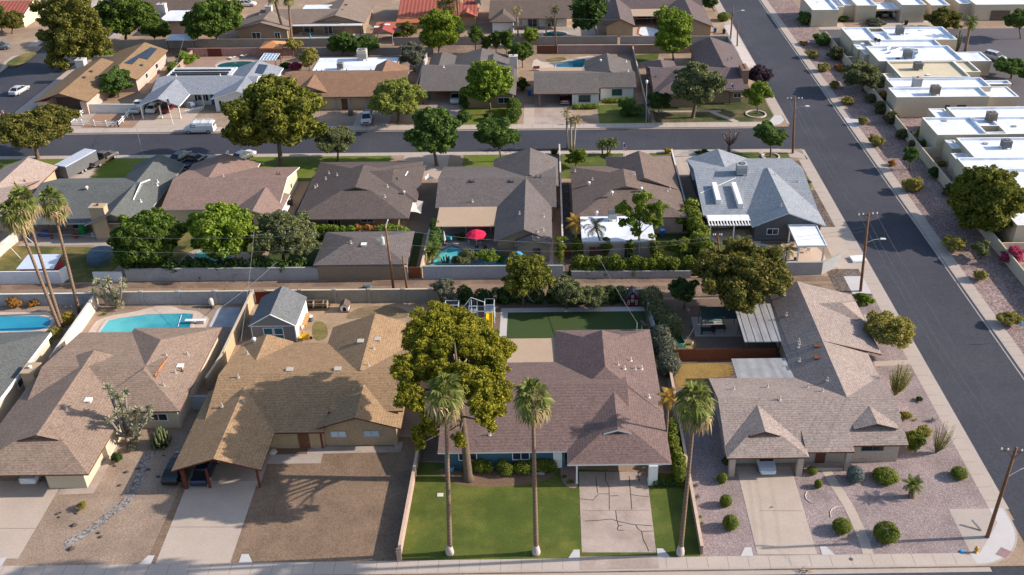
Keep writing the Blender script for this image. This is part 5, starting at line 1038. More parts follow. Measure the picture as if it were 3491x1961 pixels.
h = fh('flat white roof with a dark square courtyard and two rusty skylights', 77, 164); h.flat(66.0, 157, 74.6, 165, 4); h.flat(74.5, 160.8, 78, 165, 4.01); h.flat(77.9, 157.1, 92, 165, 4); h.flat(74.5, 157, 78, 158, 4.01); h.flat(72, 164.9, 92, 169.8, 4); h.flat(69.2, 164.9, 72.1, 171, 3.3, .12); h.done(); h.ac(4, 2265, 1200, 1.5, 1.4, M('ac_brown')); h.vents(4, (1800, 1180), (2480, 1235), kind='box', mat=GREYMET)
h = fh('flat white roof by the great round tree, with a black topped cooler', 78, 150); h.flat(68.7, 147.3, 92, 155.6, 4); h.flat(65.8, 142.8, 92, 147.4, 4.01); h.flat(66.3, 147.3, 68.8, 151, 3.2, .1); h.flat(67.2, 153, 68.8, 156.6, 3.2, .1); h.flat(66, 124, 92, 142.9, 3.9); h.done(); h.ac(8, 2410, 115, 1.4, 1.1, M('ac_dark')); h.chimney(80.7, 147.8, 82, 149, 5.3, M('grey_block')); h.vents(8, (2340, 325), (2200, 60), kind='box', mat=GREYMET)

# ------------------------------------------------------------------ trees
GT = 'garden trees among the houses'
tree('dark round bushy tree in front of the ochre roofed house', 'ash', (1, 1160, 950), (1, 1125, 815), 155, 135, ls=.3, dens=1.8)
pine('tall old pine spreading over the side street by the ochre roofed house', 'oldpine', (1, 795, 650), [(1, 500, 60, 120, 2), (1, 640, 20, 150, 1), (1, 800, 60, 120, 0), (1, 480, 190, 110, 0), (1, 650, 170, 150, -1), (1, 830, 200, 150, 0), (1, 560, 330, 130, 0), (1, 700, 320, 150, -2), (1, 860, 350, 140, 0), (1, 980, 330, 100, 1), (1, 540, 470, 120, -1), (1, 690, 470, 130, -2), (1, 840, 480, 110, 0), (1, 980, 470, 90, 1), (1, 540, 590, 90, -2), (1, 620, 620, 80, -2), (1, 440, 340, 70, -1), (1, 370, 60, 70, 2), (1, 1040, 430, 60, 2)], ls=.24, cap=50000, tr=.5, rs=1.0, mids=False)
tree('broad dark tree behind the back wall, right of the tall old pine', 'ficus', (1, 1230, 420), (1, 1210, 180), 270, 230, ls=.42, n=30)
tree('small dark tree beside the white flat wing of the brown house', 'ficus', (1, 1500, 420), (1, 1510, 290), 130, 120, ls=.38)
tree('great dark green tree behind the utility pole with a transformer', 'ficus', (1, 2130, 450), (1, 2080, 200), 275, 220, ls=.42, n=30)
tree('olive green tree with white flowers before the red tiled corner house', 'turned', (1, 120, 330), (1, 110, 210), 120, 110, ls=.35)
tree('dark shrub tree at the left edge under the red tiled roof', 'ficus', (1, 20, 300), (1, 0, 160), 90, 110, ls=.4, name='broadleaf_tree')
shrub('small bush growing up the wall by the red yard pool', 'lime', 1, 1815, 575, 80, 70, ls=.3); shrub('low green bush by the narrow side path', 'lime', 1, 1690, 670, 65, 55, ls=.3); shrub('little bush in the lawn behind the old pine', 'lime', 1, 890, 540, 55, 45, ls=.3); shrub('round bush beside the white garden gate', 'lime', 1, 1050, 530, 45, 35, ls=.3)
tree('wide thinning tree with pinkish tints at the left edge of the far street', 'turned', (5, 370, 200), (1, 330, 1250), 350, 200, ls=.34, n=30, dens=1.1)
tree('largest olive green street tree, standing on the lawn of the rosy house', 'broad', (0, 708, 415), (0, 692, 292), 112, 98, ls=.36, n=40, cap=20000, tr=.4, cr=.36)
tree('small dull olive tree beside the largest street tree', 'olivetree', (0, 850, 405), (0, 850, 358), 50, 40, ls=.3, dens=1.2)
tree('feathery pale green palo verde hiding the front of the rust brown house', 'verde', (2, 1400, 1190), (2, 1390, 970), 310, 200, ls=.26, n=34, dens=1.1, cap=16000, cr=.36)
tree('light green tree on the lawn before the white chimney house', 'lime', (2, 2300, 1120), (2, 2270, 820), 205, 250, ls=.32, n=26, dens=1.3)
tree('tallest bright yellow green tree in front of the red tiled house', 'bright', (2, 1790, 580), (2, 1790, 320), 185, 215, ls=.38, n=26)
tree('grey green rounded olive tree beside the white flat roof', 'grey', (2, 1555, 700), (2, 1540, 540), 135, 135, ls=.32)
tree('dark spreading citrus by the pool of the long patio house', 'ash', (2, 850, 560), (2, 860, 420), 140, 125, ls=.34); tree('flat topped dull tree next to the red gazebo', 'ash', (2, 1110, 560), (2, 1100, 430), 130, 100, ls=.34)
tree('small yellowish tree behind the orange garden canopy', 'sage', (2, 370, 560), (2, 375, 440), 85, 75, ls=.32); tree('loose olive tree beside the blue solar pergola', 'sage', (2, 530, 690), (2, 520, 570), 105, 120, ls=.32, dens=1.1)
tree('orange tinged olive tree before the orange patio roof', 'turned', (2, 1515, 390), (2, 1510, 295), 90, 85, ls=.34); shrub('round bush at the foot of the tall palms', 'ash', 2, 1980, 290, 60, 60, ls=.35); shrub('small clump of bush by the gazebo wall', 'ficus', 2, 1380, 340, 45, 35, ls=.35)
for i_, (x, y, rx, ry, lb) in enumerate(((2150, 330, 80, 110, 'first'), (2250, 420, 65, 95, 'second'), (2350, 405, 65, 105, 'third'), (2455, 390, 85, 115, 'fourth'))):
    tree('dark citrus tree behind the alley wall, %s from the bright yellow green tree' % lb, 'ficus', (2, x, 530), (2, x, y), rx, ry, ls=.34, group='dark citrus trees behind the alley wall')
tree('dense citrus tree close to the corner of the long block wall and alley gate', 'ficus', (3, 120, 660), (3, 115, 520), 105, 110, ls=.32); tree('sunlit tree with yellow tips by the little pool and alley', 'lime', (3, 190, 450), (3, 190, 345), 80, 95, ls=.36); shrub('bush between the two grey roofed houses', 'ficus', 3, 120, 820, 55, 70, ls=.32)
pine('dark hanging eucalyptus behind the alley wall', 'dark', (3, 850, 352), [(3, 690, 60, 90, 0), (3, 790, 40, 100, 0), (3, 720, 160, 90, 0), (3, 830, 130, 80, 0), (3, 680, 210, 60, 0), (3, 860, 40, 60, 0), (3, 760, 230, 50, 0)], ls=.4, name='eucalyptus_tree', cap=9000, tr=.3, bark=BARKG)
tree('tall leafy green tree rising from the corner back yard by the road', 'lime', (3, 1590, 600), (3, 1585, 330), 190, 260, ls=.36, n=30, dens=1.25, cap=14000); shrub('pointed top of foliage over the tall corner tree', 'lime', 3, 1600, 70, 50, 90, ls=.36, by=600) if False else None
tree('large dark street tree shading the purple brown corner house', 'olivetree', (3, 1780, 1150), (3, 1850, 840), 265, 225, ls=.32, n=34, cap=16000, tr=.36); tree('small dark tree by the fence beside the large street tree', 'dark', (3, 1450, 1130), (3, 1440, 985), 115, 105, ls=.3)
tree('dark purple leaved tree beside the road corner', 'purple', (3, 2420, 880), (3, 2430, 745), 125, 115, ls=.3); tree('sunny green tree in a ringed bed at the street corner', 'lime', (3, 2410, 1110), (3, 2410, 930), 135, 130, ls=.3); shrub('sparse little tree in the lawn of the white boarded house', 'ash', 3, 1145, 1060, 80, 90, ls=.28)
tree('dark tree cut by the top edge beside the wide road', 'dark', (3, 1990, 110), (3, 1930, 25), 110, 65, ls=.4); ball('clipped round dark bush beside the wide road', 'hedge', 3, 2080, 175, 62, 42, ls=.22)
hedge('tall clipped hedge by the double driveway', 'ficus', [(-6.4, 175), (-6.4, 180.5)], 2.2, 2.6, ls=.25); shrub('overgrown hedge clump beside the carport drive', 'ash', 2, 2030, 1140, 60, 75, ls=.28); shrub('dark clump at the base of the light green tree', 'ash', 2, 2270, 1140, 50, 40, ls=.28); shrub('dense bush beside the carport mouth of the grey brown house', 'ficus', 2, 2040, 1000, 50, 65, ls=.3)
hedge('low bright hedge under the teal window', 'lime', [(5.2, 181.4), (9.6, 181.4)], 1.2, .9, ls=.2); hedge('low bright hedge under the right hand brown framed window', 'lime', [(11.2, 184.6), (16.5, 184.6)], 1.1, .9, ls=.2)
tree('deep green maple like street tree hiding the driveway of the umber house', 'ash', (6, 1770, 270), (0, 1086, 342), 62, 62, ls=.34, n=26, dens=1.6, tr=.3); tree('middle sized green street tree before the taupe house', 'ash', (6, 2400, 230), (0, 1252, 342), 46, 50, ls=.32)
tree('round crowned tree in a white ring by the road corner', 'ash', (0, 1938, 394), (0, 1940, 342), 43, 38, ls=.26, n=18, dens=1.8)
tree('bright yellow green young tree on the lawn of the cocoa house', 'bright', (7, 640, 290), (7, 640, 185), 98, 100, ls=.26)
tree('dense dark fruit tree at the left of the green pool', 'ficus', (5, 1420, 1270), (5, 1430, 985), 365, 290, ls=.28, n=44, cap=22000, dens=1.8, bottom=-1, reg=True); tree('sunlit dense tree shading the green pool', 'lime', (5, 2150, 1230), (5, 2130, 915), 320, 270, ls=.28, n=36, cap=18000, dens=1.6, bottom=-.9)
tree('wide feathery grey green mesquite beside the guest house', 'olivetree', (6, 280, 1240), (6, 270, 970), 350, 245, ls=.24, n=38, cap=20000, dens=1.3)
pine('slender eucalyptus rising through the white patio roof', 'lime', (7, 1250, 1175), [(7, 1100, 690, 85, 0), (7, 1290, 580, 85, 0), (7, 1440, 680, 85, 0), (7, 1200, 800, 80, 0), (7, 1330, 790, 80, 0), (7, 1430, 820, 60, 0), (7, 1100, 830, 50, 0), (7, 1290, 680, 70, 0), (7, 1220, 910, 50, 0)], ls=.18, name='eucalyptus_tree', cap=14000, tr=.22, bark=M('pale_bark', (.3, .25, .17), .2, 5), cr=.95, rs=1.15, mids=False)
for x, y0, y1, w, lb in ((490, 960, 1270, 48, 'beside the wooden side gate'), (640, 970, 1190, 45, 'under the golden dying palm'), (935, 990, 1180, 40, 'before the wooden panels'), (1170, 980, 1180, 42, 'next to the glass door'), (1392, 960, 1180, 42, 'at the end of the white patio roof')):
    shrub('narrow ivy clad column %s' % lb, 'hedge', 7, x, (y0+y1)/2, w, (y1-y0)/2, ls=.2, name='column_shrub', group='ivy columns of the cocoa house', by=y1, inner=.75)
hedge('long ivy covered wall hedge behind the cocoa house', 'hedge', [(3.6, 118.3), (19.6, 118.2)], 1.4, 2.5, ls=.22, cap=12000, lump=.18); hedge('tall ivy hedge running back along the fence of the cocoa house', 'hedge', [(21.6, 118.5), (21.4, 128), (21.2, 135)], 1.9, 3.2, ls=.24, cap=12000, lump=.16)
tree('round glossy bush tree in the corner of the ivy hedge', 'hedge', (7, 1640, 1200), (7, 1660, 1075), 125, 105, ls=.22); tree('yellow green bush tree at the back corner of the cocoa roof', 'lime', (7, 1680, 900), (7, 1670, 785), 85, 100, ls=.24)
tree('big untidy tree with yellow and pink tints over the alley', 'turned', (0, 1835, 790), (0, 1872, 695), 130, 84, ls=.28, n=40, cap=20000, dens=1.3, tr=.35); tree('dense dark citrus in the corner back yard by the alley', 'dark', (0, 1722, 775), (0, 1722, 735), 45, 38, ls=.24)
tree('rounded olive shrub tree overhanging the alley wall', 'broad', (0, 1316, 768), (0, 1317, 695), 55, 56, ls=.24, n=20); tree('spreading dull bush beside the white hammock', 'olivetree', (0, 1425, 775), (0, 1425, 735), 62, 42, ls=.24, n=16); tree('bush with pink dry tips behind the red playhouse', 'olivetree', (0, 1495, 775), (0, 1490, 745), 45, 34, ls=.22)
tree('pale silvery shrub tree behind the climbing frame', 'grey', (0, 1118, 775), (0, 1120, 738), 33, 48, ls=.22, n=12); hedge('dark hedge along the alley behind the climbing frame', 'dark', [(-11.5, 111.2), (-6, 111.2), (-1.5, 111.3)], 1.7, 2.2, ls=.22); hedge('shadowy hedge below the olive shrub tree', 'dark', [(0.4, 111.3), (9.2, 111.3)], 1.5, 2.0, ls=.22)
pine('huge yellow green pine standing between the tan and the plum roofs', 'pine', (14, 2060, 520), [(10, 1750, 380, 105, 11.0), (10, 1900, 420, 110, 11.0), (10, 2080, 470, 110, 10.4), (10, 1600, 480, 110, 9.3), (10, 1530, 600, 95, 7.5), (10, 1760, 540, 120, 7.4), (10, 1960, 580, 120, 6.8), (10, 2180, 560, 110, 9.1), (10, 2300, 680, 110, 6.4), (10, 2400, 700, 90, 6.1), (10, 1640, 680, 110, 5.4), (10, 2080, 720, 110, 3.8), (10, 2230, 810, 110, 3.5), (10, 2350, 800, 80, 3.6), (10, 1830, 720, 90, 3.8), (10, 1420, 860, 90, 2.8), (10, 1460, 980, 100, 1.0), (10, 1600, 900, 90, 2.2), (10, 1800, 920, 90, 0.9), (10, 2000, 900, 80, 0.2), (10, 2320, 960, 105, 1.3), (10, 2150, 980, 100, 0.0), (10, 2000, 1080, 90, -1.4), (10, 2380, 1120, 95, -1.0), (10, 2200, 1140, 100, -2.3), (10, 1520, 1130, 80, -1.2), (10, 1420, 1220, 65, -2.5), (10, 1620, 1250, 90, -2.9), (10, 2320, 1280, 90, -3.0), (10, 2150, 1290, 90, -4.0), (10, 2250, 1400, 70, -4.0), (10, 1700, 1330, 80, -3.0), (14, 1570, 60, 60, -3.0), (14, 1590, 180, 50, -3.0), (14, 1700, 40, 55, -3.0), (14, 1970, 140, 60, -4.0), (14, 2290, 20, 40, -3.0), (10, 1850, 1130, 70, -2.2)], ls=.13, cap=150000, tr=.42, cr=.95, forkq=.5, rs=1.4)

# ------------------------------------------------------------------ palms
GP = 'tall fan palms on the front lawn'
fan_palm('tall fan palm in front of the huge pine, white swollen foot', (14, 1880, 1240), (10, 1840, 1130), 190, group=GP); fan_palm('tall fan palm in the middle of the front lawn', (15, 250, 1240), (11, 215, 1180), 185, group=GP); fan_palm('tall fan palm beside the low wall right of the cracked driveway', (15, 1640, 1245), (11, 1790, 1220), 200, group=GP)
GP2 = 'leaning fan palms by the neighbour pool'
fan_palm('leaning fan palm, lowest crown of the three by the blue pool', (9, 592, 545), (5, 140, 730), 145, group=GP2, base=False, nf=30); fan_palm('leaning fan palm, middle one of the three by the blue pool', (9, 604, 505), (5, 220, 610), 140, group=GP2, base=False, nf=30); fan_palm('leaning fan palm nearest the white slanting side wall', (9, 770, 365), (5, 505, 620), 135, group=GP2, base=False, nf=30)
feather_palm('dying orange palm between the plum house and the low wall', (15, 1500, 250), (11, 1530, 1180), 120, kinds='gold', nf=18, tr=.12, up0=85); feather_palm('stocky young date palm on the pink gravel', (16, 1465, 690), (16, 1480, 570), 100, name='date_palm', nf=20, tr=.3, up0=80, arch=.7)
feather_palm('drooping queen palm in front of the white patio roof', (7, 935, 1180), (7, 830, 870), 130, nf=14, kinds='mix', tr=.12, arch=1.3); feather_palm('golden brown dying palm at the corner of the white patio roof', (7, 640, 1190), (7, 635, 830), 105, nf=20, kinds='gold', tr=.16, up0=88, arch=.8, dn=150)
feather_palm('fan leaved palm at the left end of the garden pool', (6, 1730, 1230), (6, 1725, 1120), 105, nf=22, tr=.16, up0=85, arch=.6); feather_palm('small tired palm by the round pool', (8, 245, 1210), (8, 270, 1090), 90, nf=16, kinds='mix', tr=.08); feather_palm('drooping dry palm behind the untidy alley tree', (7, 2260, 1230), (7, 2270, 1030), 110, nf=16, kinds='mix', tr=.12)
GP3 = 'thin dry palms on the far street'
for (b, c, k, lb) in (((0, 1427, 372), (0, 1425, 283), 'dry', 'tallest thin palm with curled dry fronds on the far street'), ((0, 1437, 374), (0, 1436, 303), 'mix', 'thin palm with drooping fronds, middle of the far street trio'), ((0, 1443, 373), (0, 1449, 300), 'dry', 'thin pale trunk palm, last of the far street trio')): feather_palm(lb, b, c, 17, nf=12, kinds=k, tr=.16, group=GP3, arch=1.2, trunkmat=M('pale_palm', (.33, .26, .19), .15, 5))
for q_, (b, c, lb) in enumerate((((7, 900, 165), (7, 890, 60), 'left stem of the clumped date palms on the far street'), ((7, 950, 165), (7, 950, 45), 'middle stem of the clumped date palms on the far street'), ((7, 960, 160), (7, 1005, 45), 'right leaning stem of the clumped date palms'))): feather_palm(lb, b, c, 62, nf=20, tr=.12, group='clumped date palms on the far street', name='date_palm')
for (b, c, r, lb) in (((2, 1860, 260), (2, 1825, 0), 70, 'tall palm cut by the top edge before the red tiles'), ((2, 1920, 260), (2, 1900, 60), 65, 'shorter palm with a shaggy crown before the red tiles'), ((2, 1990, 270), (2, 1965, -80), 70, 'bare palm trunk crossing the red tiled roof')): fan_palm(lb, b, c, r, base=False, nf=22, skirt=8, group='palms before the red tiled house', tr=.26)
for (b, c, lb) in (((2, 295, 380), (2, 170, -60), 'long bare palm trunk leaning over the beige chimney house'), ((2, 355, 380), (2, 320, -30), 'straight bare palm trunk before the white patio roof')): fan_palm(lb, b, c, 70, base=False, nf=22, skirt=8, group='bare palms by the long patio', tr=.24)
for (b, c, k, lb) in (((3, 75, 350), (3, 65, 100), 'dry', 'withered palm at the corner of the bark brown house'), ((3, 430, 350), (3, 430, 90), 'mix', 'slim palm beside the little round pool'), ((3, 340, 350), (3, 370, 200), 'dry', 'short withered palm next to the little round pool')): feather_palm(lb, b, c, 60, nf=14, kinds=k, tr=.16, arch=1.3, trunkmat=M('pale_palm'))
feather_palm('palm on the green island among the white flat roofs', (4, 2000, 505), (4, 2060, 215), 85, nf=24, tr=.3, name='date_palm'); 

# ------------------------------------------------------------------ cacti and desert plants
yucca_tree('pale bristly yucca tree beside the mauve roof', (13, 1240, 180), [(9, 1040, 1080, 60), (9, 1090, 1140, 60), (9, 1150, 1180, 60), (9, 1210, 1130, 55), (9, 1170, 1260, 60), (9, 1130, 1330, 60), (9, 1240, 1330, 60), (9, 1330, 1300, 60), (9, 1440, 1280, 55), (9, 1440, 1360, 60), (9, 1060, 1390, 55), (9, 1150, 1410, 60), (9, 1260, 1410, 60), (13, 1080, 30, 50), (13, 1210, 10, 55), (13, 1300, 30, 60), (13, 1330, 110, 55), (9, 1370, 1420, 55), (13, 870, 20, 45)])
yucca_tree('pale bristly yucca tree at the corner of the back wall', (9, 1140, 310), [(9, 940, 60, 55), (9, 1040, 40, 55), (9, 1000, 110, 55), (9, 900, 150, 50), (9, 960, 180, 55), (9, 1060, 130, 55), (9, 1180, 60, 55), (9, 1190, 120, 50), (9, 1120, 160, 55), (9, 1130, 230, 55), (9, 1060, 210, 50), (9, 1170, 280, 45)])
column_cactus('big clump of ribbed organ pipe cactus by the mauve house', (13, 1560, 190), [(.32*math.cos(k*2.4)*math.sqrt(k+.5)*.62, .32*math.sin(k*2.4)*math.sqrt(k+.5)*.62, 2.6-.055*k-.5*random.random()) for k in range(34)], r=.12, name='organ_pipe_cactus')
column_cactus('branched tall cactus beside the palm on the island', (4, 1915, 500), [(0, 0, 4.6), (-.6, .1, 3.6), (.6, 0, 3.8), (.3, .3, 2.8)], r=.18)
column_cactus('slim cactus clump in front of the garden pool', (6, 1870, 1225), [(0, 0, 1.4), (-.4, .1, 1.1), (.35, 0, 1.2), (.1, .3, .9), (-.7, 0, .8)], r=.11)
for t, x, y, rx, ry, lb in ((15, 2040, 515, 50, 53, 'smallest clipped ball beside the pale driveway, next to the porch'), (15, 2075, 735, 57, 60, 'middle clipped ball beside the pale driveway'), (15, 2120, 945, 75, 76, 'largest clipped ball beside the pale driveway'), (16, 505, 440, 48, 42, 'clipped bush between the driveway and the curved path, by the porch'), (16, 562, 570, 38, 42, 'tiny clipped ball beside the curved path'), (16, 1205, 475, 122, 82, 'wide oval clipped bush behind the blue grey one'), (16, 1917, 460, 78, 64, 'clipped bush by the sidewalk of the wide road'), (16, 785, 970, 90, 78, 'round clipped bush left of the curved path foot'), (16, 1210, 1030, 123, 105, 'biggest round clipped bush right of the curved path foot')): ball(lb, 'hedge', t, x, y, rx, ry, group='clipped bushes on the pink gravel')
ball('silvery blue clipped round bush beside the curved path', 'blue', 16, 912, 480, 82, 82)
for t, x, y, rx, ry, k, lb in ((12, 995, 220, 70, 65, 'lime', 'bright green ball bush at the foot of the road pole'), (16, 1500, 160, 90, 108, 'hedge', 'tall oval dark bush at the corner of the fawn house'), (16, 990, 300, 48, 38, 'dark', 'dark spiky bush under the kitchen window of the fawn house'), (16, 1205, 300, 38, 30, 'dark', 'small dark tuft under the wall of the fawn house'), (12, 1548, 1190, 32, 24, 'dark', 'tiny dark tuft on the gravel strip by the sidewalk'), (12, 1420, 1355, 42, 55, 'sage', 'twiggy pale bush by the corner of the fawn roof'), (15, 2100, 350, 75, 60, 'ficus', 'dark rounded bush beside the garage pillar of the fawn house'), (16, 1580, 60, 90, 60, 'sage', 'loose pale bush behind the tall oval bush')): shrub(lb, k, t, x, y, rx, ry, ls=.13)
tree('wide feathery bush between the long roof and the road', 'sage', (12, 1195, 725), (12, 1250, 520), 205, 165, ls=.16, n=26, trunk=False, name='shrub', cat='shrub', cap=12000, dens=1.2)
wands('tall green wand like desert bush by the side path', 'sage', 12, 1310, 1160, (12, 1370, 960, 128, 130), 130, 'desert_broom', ls=.13); wands('spidery ocotillo at the corner of the sidewalk', 'sage', 16, 1700, 270, (16, 1800, 60, 120, 110), 70, 'ocotillo', ls=.08)
rosette('upper blue agave by the low wall', 'blue', 15, 1788, 590, 48, group='agaves by the low wall'); rosette('lower blue agave by the low wall', 'blue', 15, 1800, 700, 50, group='agaves by the low wall'); rosette('upper yellow green rosette plant by the low wall', 'bright', 15, 1832, 890, 34, name='rosette_plant', group='yellow rosettes by the low wall'); rosette('lower yellow green rosette plant by the low wall', 'bright', 15, 1845, 955, 38, name='rosette_plant', group='yellow rosettes by the low wall')
rosette('green agave at the corner of the fawn house', 'sage', 12, 1505, 1400, 36); rosette('large blue agave near the roadside sidewalk', 'blue', 12, 1665, 1410, 58); rosette('spiky yellow plant in the rounded bed by the cracked driveway', 'bright', 15, 580, 555, 55, name='spiky_plant'); rosette('green spiky plant behind the yellow one in the rounded bed', 'ficus', 15, 520, 505, 40, name='spiky_plant'); rosette('bristly plant by the garage corner of the plum house', 'sage', 15, 1370, 480, 60, name='spiky_plant')
def agave_bits(): pass
shrub('dried twiggy bush on the tan gravel', 'sage', 13, 800, 770, 50, 45, ls=.1, dens=.6); shrub('pale woolly bush at the foot of the yucca', 'grey', 13, 1270, 210, 55, 42, ls=.12); shrub('low desert bush behind the yucca trunk', 'dark', 13, 1130, 310, 45, 55, ls=.12)
for i_, (x, y, r) in enumerate(((1225, 455, 24), (1335, 420, 24), (1430, 430, 24), (1525, 500, 22), (1110, 395, 20), (1160, 582, 22), (720, 968, 30), (555, 860, 18), (585, 845, 14), (572, 890, 16), (955, 1042, 20), (975, 1080, 22), (695, 1195, 34), (1185, 670, 14), (1580, 295, 14), (735, 855, 18))):
    b = Q(13, x, y); m = MB(); s = r/2.83/36; pts = []
    for zz, k in ((0, 1), (.35, 1.05), (.7, .75), (.95, .3)): pts.append([(b[0]+math.cos(a)*s*k*(1+.2*math.sin(a*2+i_)), b[1]+math.sin(a)*s*k*(.75+.2*math.cos(a*3+i_)), s*zz*.9) for a in np.linspace(0, 5.4, 7)])
    m.loft(pts); near = ('by the carport', 'near the dry creek head', 'beside the dry creek', 'below the carport eave', 'beside the house path', 'left of the dry creek', 'in the middle of the tan gravel', 'in a trio near the driveway', 'smallest of the trio near the driveway', 'lower one of the trio near the driveway', 'upper of a pair right of the creek foot', 'lower of a pair right of the creek foot', 'largest, at the creek foot', 'tiny, left of the creek bend', 'near the cactus clump', 'by the dried twiggy bush')[i_]
    tag(m.build('boulder', M('dark_rock', (.08, .065, .055), .25, 5), loc=b), 'dark boulder on the tan gravel, '+near, 'rock', 'dark boulders on the tan gravel')
# shrubs near the plum house
hedge('clipped front hedge with yellow flowers, longest one on the lawn', 'hedge', [(-5.0, 78.3), (.2, 78.3)], 1.2, 1.3, ls=.12); hedge('short clipped front hedge behind the pine foot', 'hedge', [(-8.6, 78.4), (-6.3, 78.3)], 1.1, 1.3, ls=.12); hedge('tall glossy hedge along the side of the plum house', 'hedge', [(12.9, 75.9), (12.9, 84)], 1.0, 2.0, ls=.14); hedge('dark low shrubs below the garage wall of the plum house', 'dark', [(10.8, 76.0), (12.3, 75.9)], .8, .7, ls=.12)
for q_, (y0, y1, k, w, hh, lb) in enumerate(((95, 102, 'grey', 2.3, 2.6, 'pale oleander hedge between the plum roof and the wooden fence'), (102.5, 109.5, 'olivetree', 2.6, 2.8, 'dull oleander hedge along the turf side wall'))): hedge(lb, k, [(14.2-.05*q_, y0), (13.4, y1)], w, hh, ls=.2, lump=.2, cap=12000)
shrub('golden flowering shrub by the blue pool and palms', 'gold', 9, 640, 410, 80, 65, ls=.18); shrub('rusty dry bush against the side wall, larger of two', 'rust', 9, 150, 250, 68, 58, ls=.16, group='rusty bushes'); shrub('rusty dry bush against the side wall, smaller of two', 'rust', 9, 320, 265, 40, 38, ls=.16, group='rusty bushes'); shrub('low green planting at the palm feet', 'sage', 9, 540, 560, 80, 55, ls=.18); shrub('weedy strip beside the neighbour grey roof', 'sage', 9, 440, 650, 60, 45, ls=.16); rosette('yellow green yucca by the kidney pool', 'bright', 9, 1010, 380, 45, name='rosette_plant')
hedge('yellow flowering climbers under the umber house eave', 'lime', [(-34.5, 129.6), (-29, 129.6)], 1.3, 2.0, ls=.2); hedge('thick vine mass at the corner of the umber house eave', 'lime', [(-24.6, 128.6), (-20.8, 128.2)], 2., 2.4, ls=.22); hedge('rusty vine between the guest house and the umber house', 'rust', [(-28, 129.6), (-25.4, 129.4)], 1.0, 1.9, ls=.2); hedge('overgrown creeper on the fence beside the pool patio', 'ash', [(-16.6, 124), (-16.4, 130)], 1.4, 2.4, ls=.2)
shrub('leafy yellow bush overhanging the garden pool', 'lime', 6, 2270, 1150, 110, 62, ls=.18, by=1235); shrub('sparse shrub in front of the garden pool', 'olivetree', 6, 2060, 1155, 75, 75, ls=.14, dens=.8, by=1240); shrub('low weedy shrub at the garden pool edge', 'olivetree', 6, 1960, 1195, 60, 45, ls=.13, dens=.8, by=1240); shrub('potted bush on the garden patio', 'ficus', 6, 2005, 970, 40, 38, ls=.16); shrub('shrub at the far corner of the garden pool', 'lime', 6, 2400, 1170, 38, 40, ls=.16)
hedge('dark ground ivy along the alley wall under the fruit trees', 'dark', [(-57, 119.0), (-34, 118.9)], 1.5, 2.5, ls=.2, lump=.2); shrub('bare pruned reddish stump tree on the far street', 'rust', 7, 2110, 70, 40, 30, ls=.1, dens=.2) if False else None
m = MB(); b = Q(7, 2130, 140); rg = nextrng()
m.tube([(0, 0, 0), (0, 0, 1.4)], [.32, .26], 8)
for k in range(9): a = k*.7; e = (math.cos(a)*(1+.5*rg.random()), math.sin(a)*1.1, 2.6+.9*rg.random()); m.tube([(0, 0, 1.3), (e[0]*.6, e[1]*.6, e[2]*.7), e], [.17, .13, .1], 6); m.tube([e, (e[0]*1.25, e[1]*1.25, e[2]+.4)], [.08, .03], 5); m.tube([e, (e[0]*.8, e[1]*1.3, e[2]+.5)], [.08, .03], 5)
r_ = empty('pruned_tree', b, 'bare hard pruned tree with reddish cut limbs on the far street', 'tree'); m.build('trunk', M('reddish_bark', (.2, .12, .1), .2, 5), r_, local=True, smooth=True)
shrub('golden clipped bush at the far street driveway', 'gold', 7, 1540, 125, 45, 30, ls=.18); shrub('dark bush on the front lawn of the blue grey house', 'ficus', 7, 1850, 145, 42, 26, ls=.2); shrub('low dark bush beside the golden flower bed of the blue grey house', 'ficus', 7, 1900, 135, 36, 22, ls=.2); shrub('small leafy bush near the clumped date palms', 'lime', 7, 960, 165, 40, 25, ls=.2); shrub('short clipped box hedge at the end of the taupe lawn', 'hedge', 7, 430, 140, 28, 30, ls=.18)
shrub('pale tuft beside the blue grey roof by the road', 'grey', 8, 462, 430, 30, 30, ls=.16); shrub('young fruit tree on the small lawn behind the white shed', 'lime', 5, 590, 1250, 20, 30, ls=.2)
